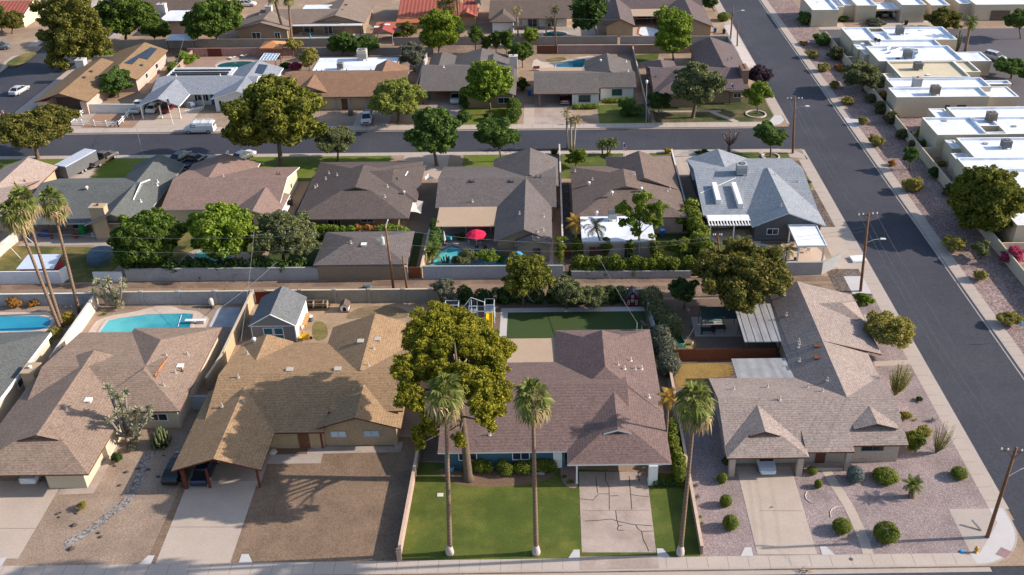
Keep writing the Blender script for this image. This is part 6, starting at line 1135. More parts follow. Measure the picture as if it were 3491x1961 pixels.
# roadside verge
GV = 'bushes of the roadside verge'
for t, x, y, rx, ry, k, lb in ((4, 440, 180, 80, 76, 'ash', 'round bush by the white car at the top corner'), (4, 605, 385, 90, 72, 'ash', 'broad bush against the end of the verge wall'), (4, 425, 420, 38, 22, 'rust', 'brown dry tuft on the verge'), (4, 515, 530, 66, 45, 'sage', 'yellow brittlebush opposite the pink oleander'), (4, 757, 530, 58, 70, 'oleander', 'topmost pink flowering oleander at the verge wall'), (4, 625, 662, 66, 45, 'sage', 'yellow brittlebush below the topmost pink oleander'), (4, 782, 660, 58, 32, 'rust', 'rusty low bush beside the verge wall'), (4, 730, 825, 55, 40, 'sage', 'dull bush in front of the grey olive tree'), (4, 860, 985, 56, 45, 'sage', 'yellow brittlebush below the grey olive tree'), (4, 1092, 955, 65, 50, 'oleander', 'dark oleander at the foot of the long blank wall'), (4, 1172, 1050, 55, 68, 'oleander', 'pink oleander leaning over the verge wall by the blank wall'), (4, 1285, 1150, 58, 78, 'oleander', 'tallest pink oleander on the verge wall'), (4, 1010, 1182, 62, 42, 'sage', 'yellow brittlebush beside the curb ramp'), (4, 1402, 1310, 60, 58, 'oleander', 'dark oleander below the tallest pink one'), (4, 1140, 1375, 76, 58, 'sage', 'large yellow brittlebush beside the sidewalk'), (4, 1585, 1310, 62, 35, 'lime', 'green bush inside the patio of the courtyard roof'), (8, 1515, 65, 55, 55, 'oleander', 'dark red oleander over the verge wall'), (8, 1290, 252, 40, 30, 'rust', 'little rusty bush near the sidewalk edge'), (8, 1715, 345, 55, 60, 'dark', 'dark bush against the stepped verge wall'), (8, 1495, 468, 88, 75, 'sage', 'pale creosote bush beside the sidewalk'), (8, 1840, 500, 45, 80, 'oleander', 'tall oleander left of the great round tree'), (8, 1905, 1035, 120, 85, 'sage', 'dull spreading bush in the shade of the great round tree'), (8, 2465, 1150, 75, 110, 'bougain', 'magenta bougainvillea over the low verge wall'), (8, 2150, 1340, 90, 65, 'sage', 'creosote bush at the right edge of the sidewalk'), (12, 2400, 420, 122, 72, 'sage', 'broad brown green bush beside the blue street sign'), (4, 1120, 225, 90, 38, 'grey', 'pale flowering bush in the drive of the white flat roofs'), (4, 820, 185, 45, 35, 'ficus', 'green bush before the double carport of the flat roofs'), (8, 1610, 55, 42, 35, 'lime', 'light bush inside the corner patio wall'), (8, 1775, 250, 40, 30, 'sage', 'bush in the small walled patio'), (4, 1225, 945, 50, 50, 'rust', 'autumn brown bush behind the verge wall')): shrub(lb, k, t, x, y, rx, ry, ls=.2 if t == 4 else .16, group=GV, dens=1.3)
tree('grey olive tree overhanging the verge wall', 'olivetree', (4, 1000, 890), (4, 1010, 740), 200, 150, ls=.28, n=26, dens=1.6, cap=14000); tree('slim young tree on the verge', 'ash', (8, 1460, 310), (8, 1475, 180), 88, 95, ls=.22); tree('small dark leafy tree by the lower verge wall', 'olivetree', (8, 2150, 1180), (8, 2160, 1085), 115, 95, ls=.2)
tree('great round dense tree shading the wide road', 'broad', (8, 2170, 900), (8, 2215, 610), 335, 325, ls=.26, n=60, cap=34000, dens=1.9, cr=.3, inner=.84, tr=.4, bottom=-.8, reg=True)
tree('dark tree beside the pink bougainvillea at the top right', 'turned', (4, 1800, 290), (4, 1800, 190), 180, 110, ls=.3); shrub('pink bougainvillea climbing the wall at the top right', 'bougain', 4, 1970, 50, 85, 62, ls=.25); tree('dark tree at the top right edge by the lane', 'ash', (4, 2540, 380), (4, 2520, 200), 120, 125, ls=.3); tree('low spreading dark tree at the right edge by the silver wagon', 'ash', (4, 2450, 770), (4, 2450, 660), 180, 105, ls=.3, n=20)
for x, y, lb in ((150, 1320, 0),): pass

# ------------------------------------------------------------------ vehicles
WP, SP, BP, GPn, RP, NP, SG = paint('white', (.62, .62, .62)), paint('silver', (.42, .43, .44)), paint('black', (.012, .012, .014)), paint('navy', (.012, .02, .04)), paint('dark_red', (.1, .008, .012)), paint('ice', (.5, .55, .6)), paint('grey', (.12, .125, .13))
vehicle('sedan', 'silver sedan parked on the side street at the left', SP, Q(1, 195, 905, -.12), 80); vehicle('suv', 'grey car half cut by the left edge on the side street', SG, Q(1, 5, 480), 5)
vehicle('pickup', 'white pickup truck under the silver carport, beside the white sedan', WP, Q(1, 1362, 1075), 88); vehicle('sedan', 'white sedan in the middle of the three car carport', WP, Q(1, 1512, 1075), 86); vehicle('sedan', 'dark red car in the shade of the three car carport', RP, Q(1, 1645, 1075), 90)
vehicle('van', 'white work van with a ladder rack on the far street', WP, Q(1, 1955, 1290, -.12), 180); vehicle('pickup', 'white pickup truck facing the far street on the gravel drive', WP, Q(2, 1095, 1180), -86)
vehicle('suv', 'white car deep in the carport of the grey brown house', WP, Q(2, 1955, 985), -90); pk = vehicle('pickup', 'red pickup with white letters on the tailgate in the shaded carport', RP, Q(3, 530, 985), 90)
tx = bpy.data.curves.new('tailgate_lettering', 'FONT'); tx.body = 'FORD'; tx.size = .42; tx.extrude = .01; tx.align_x = 'CENTER'; tx.align_y = 'CENTER'; tx.materials.append(WHITE); to = link(bpy.data.objects.new('tailgate_lettering', tx)); bpy.context.view_layer.update(); me = bpy.data.meshes.new_from_object(to.evaluated_get(bpy.context.evaluated_depsgraph_get())); bpy.data.objects.remove(to); to = bpy.data.objects.new('tailgate_lettering', me); to.location = (-2.89, 0, .92); to.rotation_euler = (math.pi/2, 0, -math.pi/2); link(to, pk)
vehicle('pickup', 'black and tan pickup truck backed beside the covered trailer', paint('bronze', (.1, .08, .06)), Q(5, 1010, 240), 70); vehicle('pickup', 'dark navy pickup in the shaded drive of the rosy house', GPn, Q(5, 1890, 265), 70)
vehicle('sedan', 'black sedan half under the tan carport eave', BP, Q(13, 1715, 450), 90); vehicle('sedan', 'dark navy sedan with glinting bumper deep in the tan carport', GPn, Q(13, 1990, 460), 90); vehicle('sedan', 'pale blue white electric car nosing out of the fawn garage', NP, (22.05, 79.3, .03), -90); vehicle('sedan', 'white car tail showing under the mauve garage eave', WP, Q(13, 375, 440), 90)
GF = 'cars by the white flat roofs'
vehicle('sedan', 'white sedan on the drive of the top corner flat roof', WP, Q(4, 592, 215), -86, GF); vehicle('sedan', 'beige car in the double carport of the flat roofs', paint('beige', (.35, .31, .25)), Q(4, 1195, 150), 90, GF); vehicle('van', 'white van in the double carport of the flat roofs', WP, Q(4, 1300, 150), 90, GF); vehicle('suv', 'silver wagon in the lane behind the flat roofs', SP, Q(4, 2285, 580), -50, GF); vehicle('sedan', 'dark red car in the carport at the top right', RP, Q(4, 2350, 165), -90, GF)
vehicle('sedan', 'white sedan hidden under the largest street tree', WP, Q(5, 2380, 205), 60); vehicle('suv', 'white vehicle behind the great dark tree at the top', WP, Q(1, 2410, 60), 0); vehicle('sedan', 'dark blue car beside the navy pickup', GPn, Q(5, 1765, 215), 75)
r_ = empty('covered_trailer', Q(5, 770, 330), 'grey box trailer with pale roof parked on the grass', 'trailer', rz=math.radians(71)); m = MB(); m.box(-3.6, -1.2, .5, 3.6, 1.2, 2.5); m.build('body', M('trailer_side', (.12, .12, .125), .08, 4), r_, local=True); m = MB(); m.loft([[(-3.65, -1.25, 2.5), (3.65, -1.25, 2.5), (3.65, 1.25, 2.5), (-3.65, 1.25, 2.5)], [(-3.6, -1.1, 2.6), (3.6, -1.1, 2.6), (3.6, 1.1, 2.6), (-3.6, 1.1, 2.6)]]); m.build('roof', M('trailer_roof', (.4, .43, .5), .06, 3), r_, local=True); wheels(r_, (-.4, .4), 1.2)

shrub('magenta flowering shrub behind the silver grey house', 'bougain', 2, 380, 650, 60, 45, ls=.22); shrub('dark shrub beside the magenta one behind the silver grey house', 'dark', 2, 290, 640, 45, 40, ls=.22)

# ------------------------------------------------------------------ walls and fences
wall('tan block wall along the alley behind the kidney pool', [(-58, 111.8), (-38.8, 111.7)], 1.9, BLOCKG, cap=CAP, pil=3.9); wall('grey block wall along the alley behind the shed and doghouse', [(-37, 111.75), (-14.6, 111.7)], 1.9, M('olive_block', (.27, .24, .19), .12, 4, .1, .5), cap=CAP, pil=4.2)
wall('pale block wall along the alley behind the leaning palms', [(-101, 111.9), (-59.5, 111.9)], 1.7, BLOCKG, cap=M('white_cap', (.6, .56, .5), .05, 4)); wall('pale rendered side wall running beside the leaning palms', [(-59, 111.6), (-58.7, 97)], 1.9, M('pale_render', (.56, .48, .4), .06, 3, .08, .5), cap=M('white_cap'))
wall('sunlit tan side wall between the mauve and the tan roofs', [(-38.75, 111.7), (-38.7, 97), (-39.2, 92.6)], 1.9, BLOCKT, cap=CAP); wall('short grey cross wall between the mauve and the tan houses', [(-40, 89.3), (-36.6, 89.3)], 1.8, BLOCKG, cap=M('grey_cap', (.3, .3, .28)))
wall('long low pinkish wall between the brown gravel and the lawn', [(-14.1, 66.3), (-13.85, 84)], 1.15, BLOCKP, cap=M('pink_cap', (.5, .36, .27)), pil=11.6); wall('low brown wall between the lawn and the pink gravel', [(13.82, 66.5), (13.95, 95)], 1.05, M('brown_block', (.25, .17, .13), .1, 4), cap=M('pink_cap')); wall('side wall of the turf yard under the oleander hedge', [(12.55, 110.8), (13.2, 98)], 1.5, BLOCKG)
wall('low wall beside the red playhouse', [(9.3, 111.9), (12.4, 111.9), (12.4, 110.4)], 1.4, BLOCKT, cap=CAP); wall('stub of block wall at the alley corner of the oleander yard', [(14.0, 112), (14.0, 109.5)], 1.4, BLOCKT)
wall('grey block wall behind the guest house on the alley', [(-57.5, 117.8), (-19.2, 117.6)], 1.9, BLOCKG, cap=M('grey_cap')); wall('bluish block wall behind the garden pool on the alley', [(-17.2, 117.6), (1.9, 117.4)], 1.95, M('bluish_block', (.34, .35, .38), .1, 4), cap=M('grey_cap')); wall('low block wall under the ivy hedge on the alley', [(3, 117.35), (19.3, 117.1)], 1.1, BLOCKG)
wall('alley wall of the round pool yard with an angled corner', [(23, 117.8), (37.2, 117.6), (40.3, 120)], 1.9, BLOCKG, cap=M('grey_cap'), pil=None); wall('white painted wall beside the white roofed shed', [(-80, 117.5), (-66.3, 117.5), (-65.6, 119.3)], 1.9, M('white_wall', (.62, .63, .65), .05, 3, .08, .5)); wall('stub of white wall by the tarp covered heap', [(-61.9, 117.8), (-58, 117.8)], 1.5, M('white_wall'))
wall('curved pale side wall left of the slate house patio', [(-78.6, 117.8), (-78.2, 126), (-77.6, 131)], 1.7, M('pale_render'))
wall('dark block wall between the rosy and the umber houses', [(-37.9, 148), (-38.2, 132.6)], 1.7, M('dark_block', (.16, .15, .15), .1, 4)); wall('tan garden wall between the guest house and the garden pool', [(-17.4, 117.7), (-17.3, 129)], 1.7, BLOCKT, cap=CAP); wall('narrow pale topped wall between the taupe and the cocoa houses', [(2.0, 160), (2.0, 151), (1.95, 124.5)], 1.7, M('dark_block'), cap=M('pale_cap', (.55, .47, .42)), capw=.02)
wall('white topped fence wall between the cocoa and the blue grey houses', [(21.1, 157.5), (21.0, 147), (20.9, 135)], 1.6, M('dark_block'), cap=M('white_cap'), capw=.03); wall('white board fence by the navy pickup', [(-54.9, 159.6), (-55.4, 152)], 1.4, WHITEW, name='board_fence', cat='fence'); wall('low white wall along the black pickup drive', [(-80.7, 159.5), (-80.9, 153)], 1.0, WHITEW)
wall('grey wall along the far alley behind the long patio house', [(-99, 221.9), (-42, 221.9)], 1.9, M('alley_block_grey', (.27, .235, .2), .12, 3)); wall('grey wall along the far alley below the dark citrus trees', [(-34.5, 222.1), (-13, 222.1)], 1.9, M('alley_block_brown', (.27, .22, .2), .12, 3)); wall('grey brown wall along the far alley behind the bark brown house', [(-9, 221.8), (16, 221.8)], 1.9, M('alley_block_grey')); wall('pale grey wall along the far alley beside the road', [(16.6, 221.6), (41.5, 221.0)], 1.9, M('alley_block_pale', (.31, .28, .26), .1, 3))
wall('pink block wall behind the pool with the white boarded house', [(2.4, 215.3), (19, 215)], 1.9, M('pink_alley_block', (.3, .2, .17), .12, 3), cap=M('pink_cap')); wall('pink block wall behind the purple brown corner house', [(19.2, 215), (33, 215)], 1.9, M('pink_alley_block'), cap=M('pink_cap')); wall('reddish patio wall with tiles behind the red yard', [(-79, 215.6), (-55, 215.5)], 1.8, M('red_block', (.34, .19, .16), .2, 2)); wall('grey alley wall behind the rust brown house', [(-55, 215.6), (-25, 215.3)], 1.7, M('alley_block_grey'))
wall('wooden gate of dark slats in the far alley', [(-2.2, 215.4), (2.3, 215.4)], 1.8, BROWNW, t=.1, name='slat_gate', cat='gate'); wall('dark wooden gate in the red patio wall', [(-74.5, 215.3), (-71.5, 215.3)], 1.8, REDW, t=.1, name='board_gate', cat='gate')
wall('slanting dark fence wall between the white boarded and the purple brown houses', [(18.9, 215), (18.8, 174.3)], 1.6, M('dark_block'), cap=M('pink_cap'), capw=.01); wall('pale wall between the rust brown and the grey brown houses', [(-26, 212), (-26, 190)], 1.6, BLOCKG, cap=M('pale_cap')); wall('pinkish wall along the narrow side path of the ochre house', [(-77.8, 215), (-77.8, 182.5)], 1.6, M('pink_alley_block')); wall('long white panelled wall joining the ochre house to the carport', [(-87.2, 181.6), (-76.9, 181.3)], 1.7, WHITEW, cap=M('white_cap'))
wall('block wall hiding the bins beside the road', [(40.9, 221), (41.2, 208.5), (40.4, 200)], 1.8, BLOCKG); wall('grey garden fence by the side street lawn', [(-99, 212.5), (-88, 212.8)], 1.2, M('pale_render'))
wall('long stepped cream wall dividing the verge from the flat roofed homes', [(63.7, 224), (63.7, 100), (63.8, 60)], 1.85, CREAM); 
for y, x1, lb in ((219.5, 66, 'beside the one courtyard roof'), (206, 66.6, 'under the bent duct roof'), (186.3, 66.7, 'beside the cream coated roof'), (156.9, 67.4, 'by the courtyard roof with rusty skylights'), (143.0, 66, 'at the step above the great round tree'), (122.8, 67.5, 'below the great round tree')): wall('cream cross wall of a small patio '+lb, [(63.9, y), (x1, y)], 1.8, CREAM)
# redwood fence
r_ = empty('wooden_fence', (14.6, 97.5, 0), 'red brown board fence across the corner back yard', 'fence'); 
for k in range(5):
    x0 = 14.6+k*2.45; m = MB()
    for j in range(17): m.box(x0+j*.143, 97.45, .05, x0+j*.143+.135, 97.5, 1.72+.03*math.sin(j*3.1+k))
    for z in (.4, 1.3): m.box(x0, 97.5, z, x0+2.43, 97.55, z+.09)
    m.build('board_panel', M('red_boards', (.2, .065, .03), .2, 6, .12, 2), r_); m = MB(); m.box(x0-.05, 97.5, 0, x0+.05, 97.6, 1.85); m.build('post', M('red_boards'), r_)
wall('dark red board gate beside the blue shed', [(-38.4, 111.6), (-35.6, 111.6)], 1.8, M('dark_red_boards', (.1, .018, .014), .15, 6), t=.1, name='board_gate', cat='gate'); wall('brown wooden alley gate by the short pole', [(-19.1, 117.9), (-17.3, 117.8)], 1.7, M('red_boards'), t=.1, name='board_gate', cat='gate'); wall('ribbed wooden gate at the end of the ivy wall', [(20.3, 117.1), (21.9, 117.1)], 1.7, M('grey_boards', (.3, .23, .19), .1, 4, stripes=('X', .2, .25)), t=.1, name='board_gate', cat='gate'); wall('wooden side gate frame beside the ivy column', [(2.1, 123.4), (3.2, 123.4)], 1.7, M('red_boards'), t=.1, name='board_gate', cat='gate')
def rail_fence(label, pts, nper=2.6):
    r = empty('rail_fence', (*pts[0], 0), label, 'fence')
    for (x0, y0), (x1, y1) in zip(pts[:-1], pts[1:]):
        L = math.hypot(x1-x0, y1-y0); k = max(1, round(L/nper)); m = MB()
        for z in (.45, .85): m.bar((x0, y0, z), (x1, y1, z), .08)
        m.build('rails', WHITE, r)
        for i in range(k+1): x, y = x0+(x1-x0)*i/k, y0+(y1-y0)*i/k; q = MB(); q.box(x-.08, y-.08, 0, x+.08, y+.08, 1.15); q.loft([[(x-.1, y-.1, 1.15), (x+.1, y-.1, 1.15), (x+.1, y+.1, 1.15), (x-.1, y+.1, 1.15)], [(x-.01, y-.01, 1.25), (x+.01, y-.01, 1.25), (x+.01, y+.01, 1.25), (x-.01, y+.01, 1.25)]]); q.build('post', WHITE, r)
def W2(t, x, y): return Q(t, x, y)[:2]
rail_fence('white two rail ranch fence around the reddish gravel yard', [W2(1, 845, 1095), W2(1, 690, 1220), W2(1, 1158, 1240), W2(1, 1330, 1060)])
def iron_fence(label, pts, h=1.1, mat=None):
    r = empty('iron_fence', (*pts[0], 0), label, 'fence'); m = MB()
    for (x0, y0), (x1, y1) in zip(pts[:-1], pts[1:]):
        for z in (.15, h): m.bar((x0, y0, z), (x1, y1, z), .03)
        k = int(math.hypot(x1-x0, y1-y0)/.35)
        for i in range(k+1): x, y = x0+(x1-x0)*i/k, y0+(y1-y0)*i/k; m.bar((x, y, 0), (x, y, h+.1), .018)
    m.build('railing', mat or DARKMET, r)
iron_fence('dark iron pool fence before the long white patio', [W2(2, x, y) for x, y in ((440, 370), (540, 345), (700, 345), (860, 345))])
r_ = empty('picket_fence', Q(1, 1810, 1110), 'little white picket fence before the covered barbecue', 'fence'); m = MB()
for i in range(12): p = Q(1, 1810+i*16, 1112-i*3.5); m.box(p[0]-.06, p[1]-.02, 0, p[0]+.06, p[1]+.02, .8)
a, b = Q(1, 1810, 1112), Q(1, 1990, 1073); m.bar((a[0], a[1], .6), (b[0], b[1], .6), .05); m.build('pickets', WHITE, r_)

# ------------------------------------------------------------------ poles, lamps and lines
u1, T1 = utility_pole('leaning wooden utility pole at the street corner', (16, 2195, 1080), (16, 2478, 215), .17, (2.4, .6, -8), (3.2, 2.2, 20)); u2, T2 = utility_pole('wooden road pole with street lamp beside the fawn corner house', (12, 975, 150), (8, 1062, 735), .17, (2.6, .35, 8), (4.2, 2.3, 8)); u3, T3 = utility_pole('wooden road pole with double crossarm at the far street corner', (8, 322, 150), (4, 345, 948), .17, (2.6, .4, 0), (1.9, 2.0, 0)); u4, T4 = utility_pole('far road pole with a lamp arm at the alley mouth', (3, 2145, 405), (3, 2175, 60), .17, None, (1.3, 2.0, 0)); u5, _ = utility_pole('short stub pole beside the far road pole', (3, 2213, 450), (3, 2218, 228), .15)
u6, T6 = utility_pole('alley pole with a white bracket and a grey transformer', (10, 1340, 140), (6, 1272, 865), .16, None, None, (1.4, -.55)); m = MB(); tp = np.array(T6)-np.array(u6.location); m.tube([(tp[0], -.1, tp[2]-.1), (tp[0]+.25, -.2, tp[2]+.6), (tp[0]+.45, -.3, tp[2]+1.1)], [.07, .09, .08], 6); m.build('cutout_bracket', WHITE, u6, local=True)
u7, _ = utility_pole('short leaning pole beside the wooden alley gate', (10, 1470, 140), (6, 1437, 1155), .13); u8, T8 = utility_pole('rusty utility pole with a pale transformer by the red patio', (1, 1868, 455), (1, 1818, 190), .16, None, None, (.9, -.3)); u9, T9 = utility_pole('dark service pole behind the untidy alley tree', (7, 2060, 1290), (7, 2022, 955), .13, (1.2, .1, 0)); u10, T10 = utility_pole('thin tilted pole in the far alley by the withered palms', (3, 445, 515), (3, 440, 165), .13)
def lamp_post(label, tb, tt, r=.07):
    b = np.array(Q(*tb)); c = np.array(QY(*tt, b[1])); h = c-b; root = empty('street_lamp', tuple(b), label, 'street lamp'); m = MB(); m.tube([(0, 0, 0), (0, 0, 1), (h[0], 0, h[2])], [r*1.4, r, r*.8], 8); m.build('post', GREYMET, root, local=True); m = MB(); m.tube([(h[0], 0, h[2]), (h[0], 0, h[2]+.1), (h[0], 0, h[2]+.5), (h[0], 0, h[2]+.65)], [.08, .2, .25, .08], 8); m.build('lamp_head', WHITE, root, local=True)
lamp_post('slim pale street lamp on the far sidewalk', (3, 1323, 1195), (3, 1330, 815))
for b, c, lb in (((1, 1690, 1215), (1, 1622, 960), 'thin white flagpole with a flag before the three car carport'), ((3, 2157, 1000), (3, 2160, 820), 'flagpole on the porch of the purple brown house'), ((7, 1103, 182), (7, 1107, 55), 'flagpole at the drive of the cocoa house')):
    p = np.array(Q(*b)); e = np.array(QY(*c, p[1]))-p; r_ = empty('flagpole', tuple(p), lb, 'flagpole'); m = MB(); m.tube([(0, 0, 0), tuple(e)], [.05, .035], 6); m.tube([tuple(e), (e[0], 0, e[2]+.12)], [.06, .06], 6); m.build('pole', WHITE, r_, local=True)
    f = [MB(), MB(), MB()]
    for k in range(7): z = e[2]-.15-k*.16; x = e[0]*z/e[2]; (f[0] if k % 2 == 0 else f[1]).loft([[(x+.04, -.01, z-.16), (x+.5, -.1, z-.2), (x+.5, -.08, z-.2), (x+.04, .01, z-.16)], [(x+.04, -.01, z), (x+.5, -.1, z-.04), (x+.5, -.08, z-.04), (x+.04, .01, z)]])
    z = e[2]-.14; x = e[0]; f[2].box(x+.03, -.06, z-.5, x+.24, -.0, z)
    o = f[0].build('flag', M('flag_red', (.4, .03, .04), .1, 4), r_, local=True); f[1].build('flag_stripes', WHITE, o, local=True); f[2].build('flag_canton', M('flag_blue', (.03, .05, .2), .05, 4), o, local=True)
GW = 'power lines over the wide road'
def off(T, dx, dz=-.3): return (T[0]+dx, T[1], T[2]+dz)
for dx, lb in ((-1.1, 'outer'), (-.3, 'inner'), (1.1, 'roadside')):
    wire('thin %s power line between the corner pole and the road pole' % lb, off(T1, dx), off(T2, dx), 1.0, group=GW); wire('thin %s power line between the road pole and the far street corner pole' % lb, off(T2, dx), off(T3, dx), 1.0, group=GW); wire('thin %s power line between the far corner pole and the far alley pole' % lb, off(T3, dx), off(T4, dx*.4, -.5), 1.0, group=GW)
E1 = (T1[0]+10, T1[1]-34, T1[2]-2); wire('power line leaving the corner pole towards the bottom edge', off(T1, .8), E1, .8, group=GW)
for dz, lb in ((-.3, 'upper'), (-2.4, 'lower')):
    wire('%s alley line from the transformer pole towards the leaning palms' % lb, off(T6, 0, dz), (-74, 116.2, T6[2]+dz), 1.6, group='alley lines'); wire('%s alley line from the transformer pole to the dark service pole' % lb, off(T6, 0, dz), off(T9, 0, -.2+dz*.2), 1.5, group='alley lines'); wire('%s alley line from the dark service pole to the road pole' % lb, off(T9, 0, -.2+dz*.2), off(T2, 0, -1.8+dz*.3), .8, group='alley lines')
s1 = QY(7, 850, 1140, 116); wire('pale service wire dropping to the plum roof mast', s1, MAST, .25, .03); s2 = QY(6, 212, 1212, 116); e2 = Q(9, 2095, 340, 1.0); wire('pale service wire dropping to the blue grey slab by the pool', s2, e2, .25, .03); wire('service wire falling to the shed corner', QY(6, -10, 900, 116), Q(9, 2330, 640, 3), .4, .02)
wire('service wire from the rusty pole to the silver roof', off(T8, 0, -1), Q(1, 1700, 690, 3.4), .3, .025); wire('slack wire crossing the far street', Q(1, 1290, 1110, 2.6), Q(5, 1405, 195, 3.2), -1.2, .025); wire('far alley line between the rusty pole and the tilted pole', off(T8, 0, -.2), off(T10, 0, -.2), 1.5, group='far alley lines'); wire('far alley line between the tilted pole and the far road pole', off(T10, 0, -.2), off(T4, 0, -.6), 1.2, group='far alley lines')

# ------------------------------------------------------------------ pools
AQ = watermat('pool_water', (.015, .2, .27), (.12, .47, .5)); DEEP = watermat('deep_pool_water', (.008, .12, .2), (.015, .2, .28)); GRN = watermat('green_pool_water', (.02, .22, .17), (.05, .36, .28)); DTEAL = watermat('dark_pool_water', (.008, .06, .07), (.015, .1, .11))
def px(t, pts): return [Q(t, x, y)[:2] for x, y in pts]
P1 = px(9, ((900, 640), (1015, 480), (1045, 440), (1130, 420), (1420, 380), (1800, 372), (1868, 378), (1862, 420), (1838, 497), (1830, 600)))
sheet('pool_deck', smoothloop(px(9, ((800, 640), (870, 520), (960, 405), (1340, 345), (1500, 295), (1680, 295), (1760, 335), (1920, 340), (1960, 385), (2035, 410), (1990, 500), (1960, 640))), 2), POOLC, .03)
pool('turquoise angular swimming pool with a white diving board', P1, AQ, cop=.4)
r_ = empty('diving_board', Q(9, 1960, 440), 'white diving board over the turquoise angular pool', 'diving board'); m = MB(); a, b = Q(9, 1790, 430, .5), Q(9, 1988, 428, .5); m.box(a[0], a[1]-.25, .45, b[0], b[1]+.25, .52); m.build('board', WHITE, r_); m = MB(); m.box(b[0]-1.1, b[1]-.25, .05, b[0]-.2, b[1]+.25, .45); m.build('stand', M('pool_plinth', (.45, .4, .36)), r_)
wire('rope of the turquoise pool', Q(9, 1755, 378, .12), Q(9, 1720, 495, .12), .02, .03, 'pool_rope', mat=WHITE); sheet('slab', px(9, ((2130, 310), (2330, 305), (2290, 500), (2060, 500))), M('blue_grey_slab', (.33, .34, .37), .08, 4, .25, .5), .03); sheet('path', px(9, ((2130, 310), (2060, 500), (2020, 495), (2100, 330))), APRON, .035)
PL = smoothloop(px(9, ((-300, 400), (200, 398), (400, 395), (490, 420), (498, 470), (420, 530), (200, 545), (-300, 545))), 2); pool('deep blue neighbour pool cut by the left edge', PL, watermat('blue_pool_water', (.015, .2, .33), (.03, .3, .42)), cop=.5); sheet('pool_deck', px(9, ((-300, 355), (470, 355), (560, 450), (500, 560), (-300, 560))), POOLC, .03)
pool('teal garden pool with a pointed end behind the bluish alley wall', px(6, ((1700, 1245), (1790, 1160), (1830, 1100), (1920, 1058), (2030, 1105), (2180, 1110), (2455, 1125), (2442, 1240))), AQ, cop=.3, copmat=M('blue_tile', (.05, .12, .15)))
pool('round deep blue pool beside the white patio cover', smoothloop(px(8, ((-160, 1090), (-60, 1062), (60, 1058), (150, 1080), (210, 1125), (210, 1165), (140, 1200), (20, 1225), (-120, 1200))), 2), DEEP, cop=.55, copmat=M('bluish_coping', (.42, .43, .45)))
pool('green pool under the fruit trees', smoothloop(px(5, ((1840, 1265), (1900, 1150), (1960, 1110), (2080, 1120), (2290, 1160), (2230, 1220), (1960, 1240), (1900, 1268))), 1), GRN, cop=.3)
pool('pool in the purple alley yard behind the tan flat roof', px(3, ((440, 660), (455, 635), (560, 605), (610, 598), (725, 574), (740, 600), (700, 665))), DTEAL if False else watermat('teal_pool', (.01, .1, .14), (.03, .24, .3)), cop=.5, copmat=APRON); pool('dark kidney pool beside the blue pergola', smoothloop(px(1, ((2105, 660), (2140, 625), (2260, 605), (2430, 600), (2500, 615), (2480, 660), (2300, 680))), 2), DTEAL, cop=.45)
pool('small round pool in the bark brown house yard', smoothloop(px(3, ((310, 355), (330, 320), (430, 305), (540, 320), (560, 340), (500, 358), (400, 362))), 2), DTEAL, cop=.6); pool('long pale pool beside the iron fence', px(2, ((550, 390), (590, 374), (745, 372), (750, 390))), AQ, cop=.3); pool('white empty pool in the purple brown yard', smoothloop(px(3, ((1250, 352), (1265, 270), (1300, 258), (1390, 275), (1460, 300), (1440, 352))), 1), M('pool_plaster', (.62, .64, .66)), cop=.4, copmat=TILEO)
pool('old round pool deck basin in the mauve side lawn', px(7, ((2180, 1180), (2200, 1110), (2260, 1080), (2260, 1180))), DTEAL, cop=.2) if False else None

# ------------------------------------------------------------------ garden things
def shed(label, x0, y0, x1, y1, ze, zr, rm, wm, trim, door=None):
    r = empty('garden_shed', ((x0+x1)/2, (y0+y1)/2, 0), label, 'shed'); c = (x0+x1)/2; m = MB(); i = .18
    m.box(x0+i, y0+i, 0, x1-i, y1-i, ze-.06)
    for y in (y0+i, y1-i-.1): m.loft([[(x0+i, y, ze-.06), (x1-i, y, ze-.06), (c, y, zr-.16)], [(x0+i, y+.1, ze-.06), (x1-i, y+.1, ze-.06), (c, y+.1, zr-.16)]])
    m.build('wall', wm, r); m = MB()
    for a, b in (((x0, ze-.05), (c, zr)), ((c, zr), (x1, ze-.05))): m.loft([[(a[0], y0, a[1]), (b[0], y0, b[1]), (b[0], y0, b[1]-.12), (a[0], y0, a[1]-.12)], [(a[0], y1, a[1]), (b[0], y1, b[1]), (b[0], y1, b[1]-.12), (a[0], y1, a[1]-.12)]])
    m.build('roof', rm, r); m = MB()
    for a, b in (((x0, ze-.1), (c, zr-.05)), ((x1, ze-.1), (c, zr-.05))): m.bar((a[0], y0-.03, a[1]), (b[0], y0-.03, b[1]), .07)
    m.box(x0+i, y0+i-.04, ze-.25, x1-i, y0+i-.01, ze-.15)
    for x in (x0+i, x1-i-.1): m.box(x, y0+i-.04, 0, x+.1, y0+i-.01, ze-.25)
    m.box(x1-i+.01, y0+i, .0, x1-i+.05, y1-i, ze-.12) if door else None
    m.build('trim', trim, r)
    if door:
        dw, dh, dm = door
        for sg in (-1, 1):
            d = MB(); xa, xb = (c-dw, c-.03) if sg < 0 else (c+.03, c+dw); y = y0+i; d.box(xa, y-.06, .08, xb, y-.02, dh); o = d.build('door', dm, r); f = MB()
            for q in ((xa, .08, xa+.1, dh), (xb-.1, .08, xb, dh), (xa+.1, .08, xb-.1, .18), (xa+.1, dh-.1, xb-.1, dh), (xa+.1, dh*.5, xb-.1, dh*.5+.1)): f.box(q[0], y-.09, q[1], q[2], y-.06, q[3])
            f.build('door_trim', WHITE, o)
    return r
